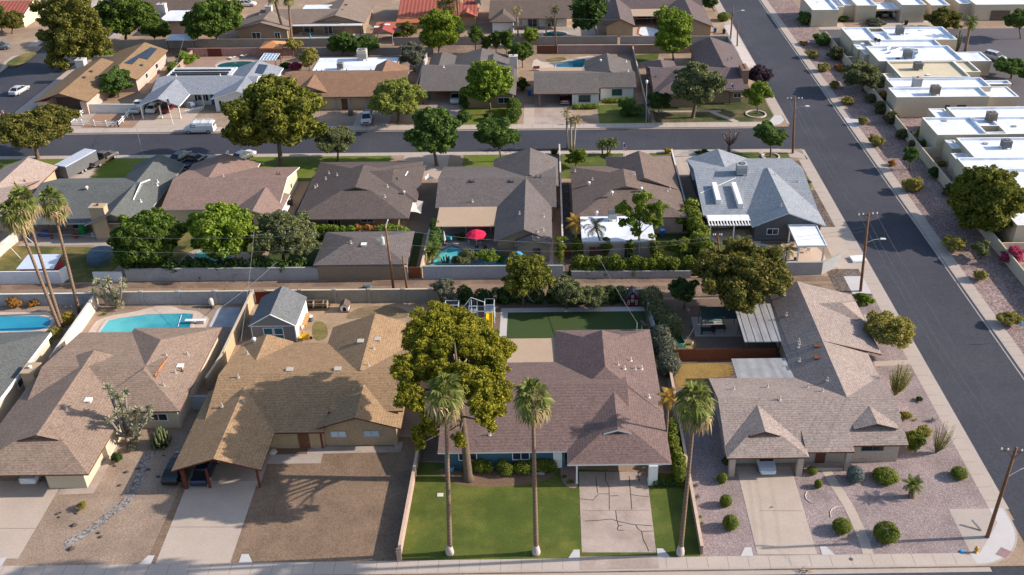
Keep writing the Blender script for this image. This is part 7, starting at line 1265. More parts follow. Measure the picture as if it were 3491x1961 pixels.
SHR = SH('shed_grey', (.125, .13, .135)); shed('grey blue garden shed with white trim and blue double doors', -36.75, 102.4, -31.0, 109.1, 2.55, 4.2, SHR, M('shed_grey_wall', (.2, .205, .21), .06, 5), WHITE, (1.25, 2.15, M('shed_blue', (.02, .13, .2), .08, 4)))
r_ = empty('doghouse', (-26.5, 109.9, 0), 'small white doghouse with a brown roof on the dirt yard', 'doghouse'); m = MB(); m.box(-27, 109.35, .1, -26, 110.5, .85); 
for y in (109.35, 110.4): m.loft([[(-27, y, .85), (-26, y, .85), (-26.5, y, 1.2)], [(-27, y+.1, .85), (-26, y+.1, .85), (-26.5, y+.1, 1.2)]])
m.build('wall', WHITE, r_); m = MB()
for a, b in (((-27.15, .78), (-26.5, 1.3)), ((-26.5, 1.3), (-25.85, .78))): m.loft([[(a[0], 109.2, a[1]), (b[0], 109.2, b[1]), (b[0], 109.2, b[1]-.06), (a[0], 109.2, a[1]-.06)], [(a[0], 110.6, a[1]), (b[0], 110.6, b[1]), (b[0], 110.6, b[1]-.06), (a[0], 110.6, a[1]-.06)]])
m.build('roof', S_BARK, r_); m = MB(); m.loft([[(x, 109.33, z) for x, z in ((-26.72, .12), (-26.28, .12), (-26.28, .5), (-26.38, .66), (-26.5, .7), (-26.62, .66), (-26.72, .5))], [(x, 109.345, z) for x, z in ((-26.72, .12), (-26.28, .12), (-26.28, .5), (-26.38, .66), (-26.5, .7), (-26.62, .66), (-26.72, .5))]]); m.build('doorway', M('painted_doorway_shade', (.01, .01, .01)), r_); m = MB(); m.box(-27.1, 109.1, 0, -25.9, 110.6, .1); m.build('base', BROWNW, r_)  # flat black plate on the wall paints the shade inside the doorway
LUM = M('fresh_lumber', (.42, .24, .1), .15, 6); OLDL = M('weathered_lumber', (.28, .2, .13), .2, 6)
r_ = empty('lumber_rack', Q(10, 580, 310), 'heap of old timber frames beside the shed and the back wall', 'lumber heap'); m = MB(); b = Q(10, 580, 310)
for k in range(8): m.box(b[0]-1.9+random.uniform(-.2, .2), b[1]-.8+k*.2, .05+.1*(k % 3), b[0]+1.7+random.uniform(-.2, .3), b[1]-.72+k*.2, .13+.1*(k % 3))
m.build('beams', M('dark_lumber', (.07, .045, .03), .2, 6), r_); m = MB()
for z in (.55, .8):
    for y in (-.5, .4): m.box(b[0]-1.6, b[1]+y, z, b[0]+1.7, b[1]+y+.08, z+.08)
for x in (-1.5, -.2, 1.1, 1.6): m.box(b[0]+x, b[1]-.5, .1, b[0]+x+.08, b[1]+.5, .9)
m.build('frame', OLDL, r_)
r_ = empty('workbench', Q(10, 470, 470), 'long wooden workbench against the white shed side', 'workbench'); b = Q(10, 478, 470); m = MB(); m.box(b[0]-.5, b[1]-1.4, .75, b[0]+.6, b[1]+1.4, .83); m.build('top', LUM, r_)
for dx in (-.42, .45):
    for dy in (-1.3, 1.25): m = MB(); m.box(b[0]+dx, b[1]+dy, 0, b[0]+dx+.08, b[1]+dy+.08, .75); m.build('leg', LUM, r_)
r_ = empty('leaning_boards', Q(10, 445, 590), 'boards leaning beside the yellow wheelbarrow', 'boards'); b = Q(10, 440, 590); m = MB()
for k in range(5): m.bar((b[0]-.3+k*.22, b[1]-.2, 0), (b[0]-.5+k*.12, b[1]+.6, 1.3), .07)
m.build('boards', LUM, r_)
b = Q(10, 485, 625); r_ = empty('wheelbarrow', b, 'yellow wheelbarrow beside the shed', 'wheelbarrow', rz=.3); YEL = M('yellow_plastic', (.6, .33, .01), .04, 3, .04, 1, .4); m = MB(); R0 = [(-.35, -.22, .32), (.35, -.22, .32), (.35, .22, .32), (-.35, .22, .32)]; R1 = [(-.65, -.42, .68), (.6, -.38, .72), (.6, .38, .72), (-.65, .42, .68)]; R2_ = [(-.58, -.36, .68), (.53, -.32, .7), (.53, .32, .7), (-.58, .36, .68)]; R3 = [(-.3, -.18, .36), (.3, -.18, .36), (.3, .18, .36), (-.3, .18, .36)]; m.loft([R0, R1, R2_, R3]); m.build('tray', YEL, r_, local=True); m = MB(); m.tube([(.72, -.06, .2), (.72, .06, .2)], .2, 12); m.build('wheel', TYRE, r_, local=True); m = MB()
for sg in (-1, 1): m.bar((.72, sg*.1, .2), (-1.15, sg*.32, .62), .03); m.bar((-.3, sg*.28, .38), (-.45, sg*.28, 0), .025)
m.build('handles', BROWNW, r_, local=True)
b = Q(10, 540, 440); r_ = empty('plastic_barrel', b, 'blue and white drum beside the workbench', 'barrel'); m = MB(); m.tube([(0, 0, 0), (0, 0, .7)], [.28, .3], 12); m.build('drum', M('drum_grey', (.1, .11, .13)), r_, local=True); m = MB(); m.tube([(0, 0, .7), (0, 0, .76)], .31, 12); m.build('lid', WHITE, r_, local=True)
# climbing frame
r_ = empty('climbing_frame', (-9.5, 107.5, 0), 'silver tube climbing frame with a yellow slide behind the huge pine', 'climbing frame'); SIL = M('silver_tube', (.45, .5, .55), .06, 4, .05, 1, .4); m = MB()
for x in (-8.2, -7.0):
    for y in (106.3, 107.8): m.bar((x, y, 0), (x, y, 2.7), .06)
for z in (1.5, 2.7):
    m.bar((-8.2, 106.3, z), (-7, 106.3, z), .05); m.bar((-8.2, 107.8, z), (-7, 107.8, z), .05); m.bar((-8.2, 106.3, z), (-8.2, 107.8, z), .05); m.bar((-7, 106.3, z), (-7, 107.8, z), .05)
for x in (-10.2, -9.2):
    for y in (106.6, 107.8): m.bar((x, y, 0), (x, y, 2.4), .06)
m.bar((-10.2, 106.6, 1.6), (-8.2, 106.6, 1.6), .05); m.bar((-10.2, 107.8, 1.6), (-8.2, 107.8, 1.6), .05); m.bar((-10.2, 106.6, 2.4), (-9.2, 106.6, 2.4), .05); m.bar((-9.9, 107.2, 3.3), (-8.2, 107, 2.7), .05); m.bar((-9.9, 107.2, 3.3), (-10.9, 107.4, 1.8), .05); m.bar((-9.9, 107.2, 0), (-9.9, 107.2, 3.3), .05)
for x in (-13.3, -11.6):
    for y in (107.5, 108.6): m.bar((x, y, 0), (x, y, 2.0), .06)
m.bar((-13.3, 107.5, 2), (-11.6, 107.5, 2), .05); m.bar((-13.3, 108.6, 2), (-11.6, 108.6, 2), .05); m.bar((-13.3, 107.5, 2), (-13.3, 108.6, 2), .05); m.bar((-11.6, 107.5, 2), (-11.6, 108.6, 2), .05); m.build('frame', SIL, r_)
m = MB(); m.box(-8.15, 106.35, 1.44, -7.05, 107.75, 1.5); m.box(-10.15, 106.65, 1.3, -9.2, 107.75, 1.36); m.build('platform', GREYMET, r_); m = MB(); m.loft([[(-7.95, 106.3, 1.55), (-7.2, 106.3, 1.55), (-7.2, 106.3, 1.48), (-7.95, 106.3, 1.48)], [(-7.95, 103.9, .35), (-7.2, 103.9, .35), (-7.2, 103.9, .28), (-7.95, 103.9, .28)], [(-7.95, 103.2, .25), (-7.2, 103.2, .25), (-7.2, 103.2, .18), (-7.95, 103.2, .18)]])
for x in (-7.98, -7.22): m.loft([[(x, 106.3, 1.75), (x+.05, 106.3, 1.75), (x+.05, 106.3, 1.5), (x, 106.3, 1.5)], [(x, 103.9, .55), (x+.05, 103.9, .55), (x+.05, 103.9, .3), (x, 103.9, .3)], [(x, 103.2, .4), (x+.05, 103.2, .4), (x+.05, 103.2, .18), (x, 103.2, .18)]])
m.build('slide', M('slide_yellow', (.75, .5, .005), .03, 3, .03, 1, .35), r_)
# red playhouse
r_ = empty('playhouse', (10.75, 110.4, 0), 'tiny dark red playhouse with white window frames', 'playhouse'); RB = M('barn_red', (.12, .015, .015), .1, 6); m = MB(); m.box(9.95, 109.8, 0, 11.55, 111.2, 1.35)
for y in (109.8, 111.1): m.loft([[(9.95, y, 1.35), (11.55, y, 1.35), (10.75, y, 2.3)], [(9.95, y+.1, 1.35), (11.55, y+.1, 1.35), (10.75, y+.1, 2.3)]])
m.build('wall', RB, r_); m = MB()
for a, b in (((9.85, 1.28), (10.75, 2.4)), ((10.75, 2.4), (11.65, 1.28))): m.loft([[(a[0], 109.65, a[1]), (b[0], 109.65, b[1]), (b[0], 109.65, b[1]-.08), (a[0], 109.65, a[1]-.08)], [(a[0], 111.3, a[1]), (b[0], 111.3, b[1]), (b[0], 111.3, b[1]-.08), (a[0], 111.3, a[1]-.08)]])
m.build('roof', M('dark_shingle', (.07, .07, .075), .15, 6), r_)
for x, z, w, hh in ((10.1, .35, .25, .7), (11.15, .35, .25, .7), (10.55, .75, .4, .4), (10.6, 1.4, .3, .4)):
    m = MB(); t = .05; y = 109.8
    for q in ((x, z, x+w, z+t), (x, z+hh-t, x+w, z+hh), (x, z, x+t, z+hh), (x+w-t, z, x+w, z+hh), (x, z+hh/2-.02, x+w, z+hh/2+.02)): m.box(q[0], y-.04, q[1], q[2], y-.005, q[3])
    o = m.build('window', WHITE, r_); m = MB(); m.box(x+t, y-.012, z+t, x+w-t, y-.002, z+hh-t); m.build('pane', DARKGL, o)
r_ = empty('wooden_trellis', Q(11, 1105, 225), 'white ladder trellis beside the red playhouse', 'trellis'); b = Q(11, 1103, 280); m = MB()
for dx in (-.3, .2): m.bar((b[0]+dx, b[1]+.4, 0), (b[0]+dx, b[1]+.4, 1.9), .03)
for k in range(6): m.bar((b[0]-.35, b[1]+.4, .3+k*.3), (b[0]+.25, b[1]+.4, .3+k*.3), .025)
m.build('slats', WHITE, r_)
b = Q(11, 235, 275); r_ = empty('hammock', b, 'white fabric hammock hanging under the olive shrub tree', 'hammock'); m = MB(); g = []
for k in range(9): u = k/8; x = -1.0+2*u; z = 1.5-1.05*math.sin(math.pi*u); g.append([(x, -.35*math.sin(math.pi*u)-.03, z+.1), (x, .35*math.sin(math.pi*u)+.03, z+.1), (x, .3*math.sin(math.pi*u)+.02, z), (x, -.3*math.sin(math.pi*u)-.02, z)])
m.loft(g); m.build('fabric', M('white_fabric', (.6, .58, .55)), r_, local=True); m = MB(); m.bar((-1, 0, 1.55), (-1.8, .3, 2.6), .02); m.bar((1, 0, 1.55), (1.8, .3, 2.6), .02); m.build('rope', WHITE, r_, local=True)
a, b = Q(11, 1575, 545), Q(11, 1655, 695); r_ = empty('planter_trough', a, 'long green planter trough in the corner back yard', 'planter'); d = np.array(b)-np.array(a); d /= np.linalg.norm(d); n = np.array([-d[1], d[0], 0])*.5; m = MB(); A, B = np.array(a), np.array(b); zz = np.array([0, 0, .6])
for s0, s1, e0, e1 in ((A-n, A-n*.85, B-n, B-n*.85), (A+n*.85, A+n, B+n*.85, B+n)): m.loft([[s0, s1, s1+zz, s0+zz], [e0, e1, e1+zz, e0+zz]])
for s in (A, B): m.loft([[s-n, s+n, s+n+zz, s-n+zz], [s-n+d*.08, s+n+d*.08, s+n+zz+d*.08, s-n+zz+d*.08]])
m.build('box', M('mint_green', (.05, .28, .17), .06, 4), r_); m = MB(); m.poly([A-n+zz*.6, A+n+zz*.6, B+n+zz*.6, B-n+zz*.6]); m.build('soil', M('green_fill', (.03, .07, .02), .3, 6), r_)
# shade sail and clutter of the corner yard
r_ = empty('shade_sail', Q(11, 2000, 380), 'dark green shade net stretched beside the corrugated awning', 'shade sail'); pts = [Q(11, *c) for c in ((1855, 420, 2.3), (2215, 415, 2.4), (2180, 300, 2.6), (1830, 300, 2.4))]; m = MB(); n_ = 8; grid = [[tuple((np.array(pts[0])*(1-u)+np.array(pts[1])*u)*(1-v)+(np.array(pts[3])*(1-u)+np.array(pts[2])*u)*v-np.array([0, 0, .35*math.sin(math.pi*u)*math.sin(math.pi*v)])) for u in np.linspace(0, 1, n_)] for v in np.linspace(0, 1, n_)]
for i in range(n_-1):
    for j in range(n_-1): m.poly([grid[i][j], grid[i][j+1], grid[i+1][j+1], grid[i+1][j]]); m.poly([tuple(np.array(p)-[0, 0, .03]) for p in (grid[i][j], grid[i+1][j], grid[i+1][j+1], grid[i][j+1])])
m.build('net', M('shade_net', (.025, .04, .038), .15, 5), r_)
for p in pts: m = MB(); m.bar((p[0], p[1], 0), p, .05); m.build('post', DARKMET, r_)
for t, x, y, c, lb in ((11, 1910, 560, (.02, .02, .02), 'dark low bench in the shaded patio'), (11, 2010, 540, (.04, .03, .03), 'dark table in the shaded patio')):
    b = Q(t, x, y); r_ = empty('garden_table', b, lb, 'table'); m = MB(); m.box(-.9, -.4, .62, .9, .4, .7); m.build('tabletop', M('dark_furniture_%d' % x, c), r_, local=True)
    for dx in (-.8, .72):
        for dy in (-.32, .26): m = MB(); m.box(dx, dy, 0, dx+.08, dy+.08, .62); m.build('leg', M('dark_furniture_%d' % x, c), r_, local=True)
b = Q(11, 1965, 455); r_ = empty('porch_swing', b, 'teal canopied garden swing under the shade net', 'garden swing'); m = MB(); m.loft([[(-1.1, -.5, 1.75), (1.1, -.5, 1.75), (1.1, .5, 2.0), (-1.1, .5, 2.0)], [(-1.1, -.5, 1.8), (1.1, -.5, 1.8), (1.1, .5, 2.05), (-1.1, .5, 2.05)]]); m.build('canopy', M('teal_canvas', (.08, .3, .33), .06, 4), r_, local=True); m = MB()
for x in (-1.1, 1.1): m.bar((x, -.7, 0), (x, 0, 1.8), .03); m.bar((x, .7, 0), (x, 0, 1.8), .03)
m.build('frame', DARKMET, r_, local=True); m = MB(); m.box(-.9, -.25, .45, .9, .3, .52); m.box(-.9, .25, .52, .9, .32, 1.0); m.build('seat', M('teal_canvas'), r_, local=True)
for t, x, y, c, s, lb in ((11, 1752, 668, (.6, .58, .55), .3, 'white bucket at the foot of the thin post'), (11, 1720, 345, (.45, .5, .5), .25, 'pale bucket by the dark citrus'), (6, 2245, 1085, (.12, .05, .04), .35, 'dark red urn on the pool patio'), (6, 2440, 1090, (.04, .03, .03), .35, 'dark pot by the patio corner'), (8, 345, 1195, (.03, .03, .03), .3, 'black pot under the white patio cover'), (14, 1900, 440, (.05, .28, .5), .35, 'blue glazed pot on the lawn by the pine'), (8, 105, 930, (.02, .02, .02), .4, 'black cube planter under the charcoal wall')):
    b = Q(t, x, y); r_ = empty('garden_pot', b, lb, 'pot'); m = MB(); m.tube([(0, 0, 0), (0, 0, s), (0, 0, s*1.6)], [s*.55, s*.8, s*.7], 10); m.build('vessel', M('pot_%d' % x, c, .06, 4, .05, 1, .4), r_, local=True); m = MB(); m.tube([(0, 0, s*1.601), (0, 0, s*1.63)], s*.6, 10); m.build('soil', M('soil'), r_, local=True)
rosette('spiky plant in the blue glazed pot', 'ash', 14, 1902, 405, 34, name='potted_plant')
m = MB(); a, b = Q(11, 1755, 660), Q(11, 1785, 495, 2.2); m.tube([a, b], .05, 6); tag(m.build('clothes_post', REDW, loc=a), 'thin leaning post in the corner back yard', 'post'); wire('pale rope from the thin post to the green trough', b, Q(11, 1665, 680, .6), .05, .025, 'rope', mat=M('pale_rope', (.5, .42, .3)))
# parasols
def parasol(label, t, x, y, zc, r, col, closed=False, n=8):
    c = Q(t, x, y, zc); root = empty('parasol', (c[0], c[1], 0), label, 'parasol'); m = MB(); m.tube([(0, 0, 0), (0, 0, zc+(.1 if not closed else .6))], .035, 6); m.build('pole', WHITE, root, local=True); m = MB()
    if closed: m.tube([(0, 0, zc-.9), (0, 0, zc-.2), (0, 0, zc+.5)], [.22, .16, .04], 10); m.build('folded_canopy', M('parasol_%d' % x, col, .05, 3), root, local=True)
    else:
        for k in range(n):
            a0, a1 = 2*math.pi*k/n, 2*math.pi*(k+1)/n; am = (a0+a1)/2; P_ = lambda a, q, z: (math.cos(a)*q, math.sin(a)*q, z); t0, A_, B_, mid = (0, 0, zc+.55), P_(a0, r, zc-.15), P_(a1, r, zc-.15), P_(am, r*.93, zc-.12)
            h0, h1 = P_(a0, r*.5, zc+.32), P_(a1, r*.5, zc+.32); m.poly([t0, h0, h1]); m.poly([h0, A_, mid, B_, h1]); m.poly([A_, (A_[0], A_[1], zc-.3), (mid[0], mid[1], zc-.27), mid]); m.poly([mid, (mid[0], mid[1], zc-.27), (B_[0], B_[1], zc-.3), B_])
        m.build('canopy', M('parasol_%d' % x, col, .05, 3), root, local=True); m = MB()
        for k in range(n): a = 2*math.pi*k/n; m.bar((0, 0, zc-.3), (math.cos(a)*r*.6, math.sin(a)*r*.6, zc+.2), .015)
        m.build('ribs', WHITE, root, local=True)
    m = MB(); m.tube([(0, 0, 0), (0, 0, .1)], .3, 10); m.build('base', DARKMET, root, local=True); return root
parasol('open crimson red parasol on the pool patio', 6, 2155, 935, 2.2, 1.5, (.62, .015, .06)); parasol('folded white parasol beside the turquoise float', 6, 1842, 945, 1.7, .3, (.6, .58, .55), True); parasol('open bright blue parasol by the brown gate', 7, 70, 1145, 1.9, 1.15, (.04, .3, .62)); parasol('folded turquoise parasol by the long pale pool', 2, 537, 350, 1.6, .3, (.03, .3, .4), True)
def tableset(label, t, x, y, col, chairs=4, glass=True):
    b = Q(t, x, y); r = empty('patio_table', b, label, 'table'); m = MB(); m.tube([(0, 0, .7), (0, 0, .74)], .6, 14); m.build('tabletop', col, r, local=True); m = MB()
    for k in range(4): a = k*1.57+.4; m.bar((math.cos(a)*.45, math.sin(a)*.45, 0), (math.cos(a)*.3, math.sin(a)*.3, .7), .025)
    m.build('legs', GREYMET, r, local=True)
    for k in range(chairs):
        a = k*2*math.pi/chairs+.6; p = (b[0]+math.cos(a)*1.0, b[1]+math.sin(a)*1.0, 0); c = empty('patio_chair', p, 'patio chair %s the %s' % (('right of', 'behind', 'left of', 'in front of')[k % 4], label.split(' on ')[0]), 'chair', 'patio chairs', a); m = MB(); m.box(-.24, -.24, .42, .24, .24, .47); m.build('seat', col, c, local=True); m = MB(); m.box(.2, -.24, .47, .25, .24, .9); m.build('backrest', col, c, local=True); m = MB()
        for dx in (-.22, .2):
            for dy in (-.22, .2): m.bar((dx, dy, 0), (dx, dy, .42), .02)
        m.build('legs', GREYMET, c, local=True)
tableset('glass table under the red parasol', 6, 2155, 1030, M('greenish_glass', (.25, .4, .38), .05, 3, .05, 1, .2), 4); tableset('white table under the white patio cover', 8, 445, 1085, M('white_plastic', (.6, .58, .54)), 3)
b = Q(6, 1855, 1020); r_ = empty('pool_float', b, 'turquoise covered float on a small table by the pool', 'pool float'); m = MB(); m.tube([(-.9, .1, .75), (-.3, .15, .85), (.4, .1, .85), (.85, -.1, .8), (.9, -.5, .6)], [.18, .3, .28, .26, .16], 10); m.build('float', M('turquoise_vinyl', (.03, .38, .42), .05, 3, .05, 1, .4), r_, local=True, smooth=True); m = MB()
for dx in (-.5, .5):
    for dy in (-.2, .3): m.bar((dx, dy, 0), (dx, dy, .65), .03)
m.box(-.6, -.3, .62, .6, .4, .67); m.build('stand', GREYMET, r_, local=True)
# pergolas, canopies and sheds in back yards
r_ = empty('patio_cover', (36.5, 124, 0), 'white free standing patio cover beside the round pool', 'patio cover'); m = MB(); m.box(34.5, 120.85, 2.62, 38.4, 127.1, 2.72); m.build('roof', WROOF, r_); m = MB()
for q in ((34.4, 120.75, 38.5, 120.9), (34.4, 127.05, 38.5, 127.2), (34.4, 120.9, 34.5, 127.05), (38.4, 120.9, 38.5, 127.05)): m.box(q[0], q[1], 2.52, q[2], q[3], 2.82)
m.build('beam', WHITE, r_)
for x in (34.7, 38.2):
    for y in (121.1, 126.8): m = MB(); m.box(x-.1, y-.1, 0, x+.1, y+.1, 2.6); m.build('post', WHITE, r_)
r_ = empty('solar_pergola', Q(2, 140, 600), 'pergola roofed with pale blue solar panels by the dark kidney pool', 'pergola'); pts = [Q(2, *c) for c in ((40, 592, 2.4), (195, 590, 2.4), (240, 525, 3.0), (90, 520, 3.0))]; m = MB(); m.loft([[tuple(np.array(p)-[0, 0, .06]) for p in pts], pts]); o = m.build('panel_roof', M('pale_panel', (.2, .3, .42), .05, 3, .05, 1, .25), r_); m = MB(); A = [np.array(p)+[0, 0, .02] for p in pts]
for k in range(6): u = k/5; m.bar(tuple(A[0]*(1-u)+A[1]*u), tuple(A[3]*(1-u)+A[2]*u), .05)
for k in range(4): u = k/3; m.bar(tuple(A[0]*(1-u)+A[3]*u), tuple(A[1]*(1-u)+A[2]*u), .05)
m.build('grid', WHITE, o)
for p in pts: m = MB(); m.bar((p[0], p[1], 0), tuple(np.array(p)-[0, 0, .06]), .08); m.build('post', BROWNW, r_)
b = Q(2, 190, 545); r_ = empty('canopy', b, 'orange pyramid garden canopy behind the solar pergola', 'canopy'); m = MB(); w = 2.4; ap = (0, 0, 3.4)
for a, c in (((-w, -w), (w, -w)), ((w, -w), (w, w)), ((w, w), (-w, w)), ((-w, w), (-w, -w))): m.poly([(*a, 2.5), (*c, 2.5), ap]); m.poly([(*a, 2.5), (*a, 2.25), (*c, 2.25), (*c, 2.5)])
m.build('fabric', M('orange_canvas', (.5, .22, .09), .06, 3), r_, local=True)
for x in (-w+.1, w-.1):
    for y in (-w+.1, w-.1): m = MB(); m.bar((x, y, 0), (x, y, 2.4), .06); m.build('post', M('canopy_post', (.25, .12, .05)), r_, local=True)
r_ = empty('garden_shed', (-69.5, 119.3, 0), 'long shed with a white metal roof and red end by the leaning palms', 'shed'); m = MB(); m.loft([[(-72, 117.75, 2.05), (-67, 117.75, 2.05), (-67.2, 121.2, 2.4), (-71.8, 121.2, 2.4)], [(-72, 117.75, 2.12), (-67, 117.75, 2.12), (-67.2, 121.2, 2.47), (-71.8, 121.2, 2.47)]]); m.build('roof', M('white_metal_roof', (.5, .56, .64), .05, 3, .05, .5, .5), r_); m = MB(); m.box(-71.6, 117.9, 0, -67.3, 121, 2.02); m.build('wall', M('shed_red', (.3, .04, .05)), r_)
b = Q(5, 935, 1250); r_ = empty('covered_heap', b, 'grey tarpaulin covered heap beside the dense fruit tree', 'covered heap'); m = MB(); g = []
for zz, k in ((0, 1), (.6, .98), (1.2, .8), (1.6, .45), (1.7, .1)): g.append([(math.cos(a)*1.9*k*(1+.1*math.sin(3*a)), 2.0+math.sin(a)*2.4*k*(1+.1*math.cos(2*a)), zz) for a in np.linspace(0, 5.85, 14)])
m.loft(g); m.build('tarpaulin', M('blue_grey_tarp', (.09, .13, .16), .12, 3), r_, local=True)
for t, x, y, c, s, lb in ((5, 450, 960, (.07, .08, .2), (1.6, .7, .9), 'blue wrapped bundle on the cluttered patio'), (5, 815, 930, (.02, .22, .05), (.9, .6, 1.5), 'bright green cloth hung on the cluttered patio'), (5, 730, 965, (.2, .08, .04), (1.2, .5, .45), 'brown crate row on the cluttered patio'), (5, 345, 970, (.4, .42, .45), (.6, .5, .7), 'pale box on the cluttered patio'), (5, 920, 960, (.3, .33, .36), (.7, .6, .7), 'grey white bundle beside the tall chimney'), (5, 1000, 970, (.5, .5, .52), (.35, .35, 1.4), 'white upright stand beside the tall chimney'), (5, 965, 1105, (.4, .45, .55), (1.2, .5, .35), 'pale clothes heap on the garden path'), (1, 1865, 1045, (.25, .29, .36), (1.9, 1.1, 1.2), 'grey tarp covered barbecue before the silver house'), (2, 935, 1125, (.1, .09, .07), (.9, .9, 1.), 'dark wooden barrel planter on the gravel'), (12, 30, 20, (0, 0, 0), None, '')):
    if s is None: continue
    b = Q(t, x, y); m = MB(); g = []
    for zz, k in ((0, 1), (.5, 1.02), (.85, .85), (1, .4)): g.append([(math.cos(a)*s[0]*.6*k, math.sin(a)*s[1]*.6*k, s[2]*zz) for a in np.linspace(.4, 5.64, 8)])
    m.loft(g); tag(m.build('bundle', M('bundle_%d' % x, c, .15, 4), loc=b, local=True), lb, 'bundle')
r_ = empty('swing_set', Q(5, 50, 1020), 'white tubular frame on the lawn of the slate house', 'swing frame'); m = MB(); pp = [(5, 205, 1180, 0), (5, 45, 1010, 2.2), (5, 0, 1090, 0)]; m.tube([Q(*p) for p in pp], .04, 5); m.tube([Q(5, 45, 1010, 2.2), Q(5, 170, 895, 2.2)], .04, 5); m.tube([Q(5, 325, 1025, 0), Q(5, 170, 895, 2.2), Q(5, 110, 960, 0)], .04, 5); m.build('frame', WHITE, r_)
for k_, (pts, lb) in enumerate(((((1750, 115+6*2), (1690, 340)), 0),)): pass
# sail shades between the umber and the taupe houses
for cs, lb in ((((1500, 720, 2.5), (1620, 740, 2.4), (1640, 620, 2.5), (1545, 580, 2.6)), 'cream triangular sail shade, lower one beside the umber house'), (((1660, 420, 2.5), (1750, 395, 2.4), (1690, 345, 2.6), (1655, 380, 2.5)), 'cream sail shade, upper one beside the umber house')):
    pts = [np.array(Q(6, *c)) for c in cs]; c = sum(pts)/4-np.array([0, 0, .35]); m = MB()
    for i in range(4): a, b = pts[i], pts[(i+1) % 4]; q = (a+b)/2*.85+c*.15; m.poly([a, q, c]); m.poly([q, b, c])
    tag(m.build('sail_shade', M('sail_cloth', (.6, .52, .44), .04, 2), loc=tuple(c)), lb, 'sail shade', 'sail shades')
# bins, hydrant, small street things
def bin_(label, t, x, y, col, rz=0):
    b = Q(t, x, y); r = empty('wheelie_bin', b, label, 'bin', 'wheelie bins', rz); m = MB(); m.loft([[(-.26, -.28, .08), (.26, -.28, .08), (.26, .28, .08), (-.26, .28, .08)], [(-.33, -.36, 1.0), (.33, -.36, 1.0), (.33, .36, 1.0), (-.33, .36, 1.0)]]); m.build('body', col, r, local=True); m = MB(); m.loft([[(-.36, -.4, 1.0), (.36, -.4, 1.0), (.36, .4, 1.0), (-.36, .4, 1.0)], [(-.3, -.34, 1.1), (.3, -.34, 1.1), (.3, .3, 1.1), (-.3, .3, 1.1)]]); m.build('lid', col, r, local=True); m = MB()
    for dx in (-.26, .26): m.tube([(dx-.03, .3, .12), (dx+.03, .3, .12)], .12, 10)
    m.build('wheels', TYRE, r, local=True)
BB, BK = M('bin_blue', (.02, .11, .3), .04, 3, .05, 1, .5), M('bin_black', (.02, .025, .03), .04, 3, .05, 1, .5)
for t, x, y, c, lb in ((3, 1995, 318, BB, 'blue wheelie bin at the end of the purple brown house by the road'), (3, 2082, 330, BK, 'black wheelie bin at the far alley mouth by the road'), (3, 185, 928, BB, 'blue wheelie bin beside the carport of the white boarded house'), (9, 140, 1192, BB, 'upper blue wheelie bin in the narrow side yard'), (9, 85, 1270, BB, 'lower blue wheelie bin in the narrow side yard'), (4, 1424, 245, BK, 'black wheelie bin before the wide garage door'), (7, 445, 672, BB, 'blue wheelie bin between the taupe and cocoa houses'), (7, 1480, 960, BB, 'blue bin under the cocoa eave'), (2, 1690, 970, M('teal_bin', (.03, .25, .25)), 'teal wheelie bin at the carport edge')): bin_(lb, t, x, y, c)
b = Q(16, 2085, 1228); r_ = empty('fire_hydrant', b, 'yellow fire hydrant by the street corner', 'fire hydrant'); HY = M('hydrant_yellow', (.5, .26, .03), .06, 5, .1, 2, .5); m = MB(); m.tube([(0, 0, 0), (0, 0, .06), (0, 0, .07), (0, 0, .5), (0, 0, .55), (0, 0, .68), (0, 0, .76)], [.2, .2, .13, .13, .17, .13, .05], 12); m.build('body', HY, r_, local=True, smooth=True)
for a in (0, math.pi/2, math.pi): m = MB(); m.tube([(math.cos(a)*.1, -math.sin(a)*.1, .42), (math.cos(a)*.22, -math.sin(a)*.22, .42)], .075, 8); m.build('outlet_cap', HY, r_, local=True)
b = Q(16, 1950, 1222); m = MB(); m.tube([(0, 0, 0), (0, 0, .1), (0, 0, .14)], [.2, .2, .1], 12); tag(m.build('valve_cover', M('marker_blue', (.02, .3, .6)), loc=b, local=True), 'small bright blue marker near the hydrant', 'marker')
b = Q(16, 880, 1293, .014); m = MB(); m.tube([(0, 0, -.02), (0, 0, .008)], .2, 14); tag(m.build('manhole_cover', DARKMET, loc=b, local=True), 'round dark utility cover in the front sidewalk', 'cover')
b = Q(14, 1787, 675); m = MB(); m.box(-.3, -.25, 0, .3, .25, .06); tag(m.build('meter_box', M('pale_lid', (.6, .52, .45)), loc=b, local=True), 'square pale meter lid in the lawn', 'meter lid'); b = Q(16, 2140, 1020); m = MB(); m.bar((0, 0, 0), (-.7, .9, .55), .12); tag(m.build('stone_post', M('pale_render'), loc=b, local=True), 'fallen pale post beside the corner pole', 'post')
b = Q(16, 440, 1405, -.1); m = MB(); rg = nextrng()
for k in range(40): a = rg.random()*6.28; m.bar((rg.normal()*.3, rg.normal()*.15, .02), (math.cos(a)*1.1*rg.random(), math.sin(a)*.5*rg.random(), .05+.25*rg.random()), .018)
tag(m.build('dead_branches', M('dry_twigs', (.45, .36, .25)), loc=b, local=True), 'tangle of dead fronds in the gutter', 'dead branches'); b = Q(16, 110, 795, .03); m = MB(); m.loft([[(-.25, -.15, .0), (.05, .2, .0), (.3, .0, .0), (.1, .02, 0)], [(-.2, -.12, .03), (.05, .15, .04), (.25, 0, .03), (.1, 0, .02)]]); tag(m.build('dried_bark', M('soil'), loc=b, local=True), 'dark scrap of bark on the pale driveway', 'scrap')
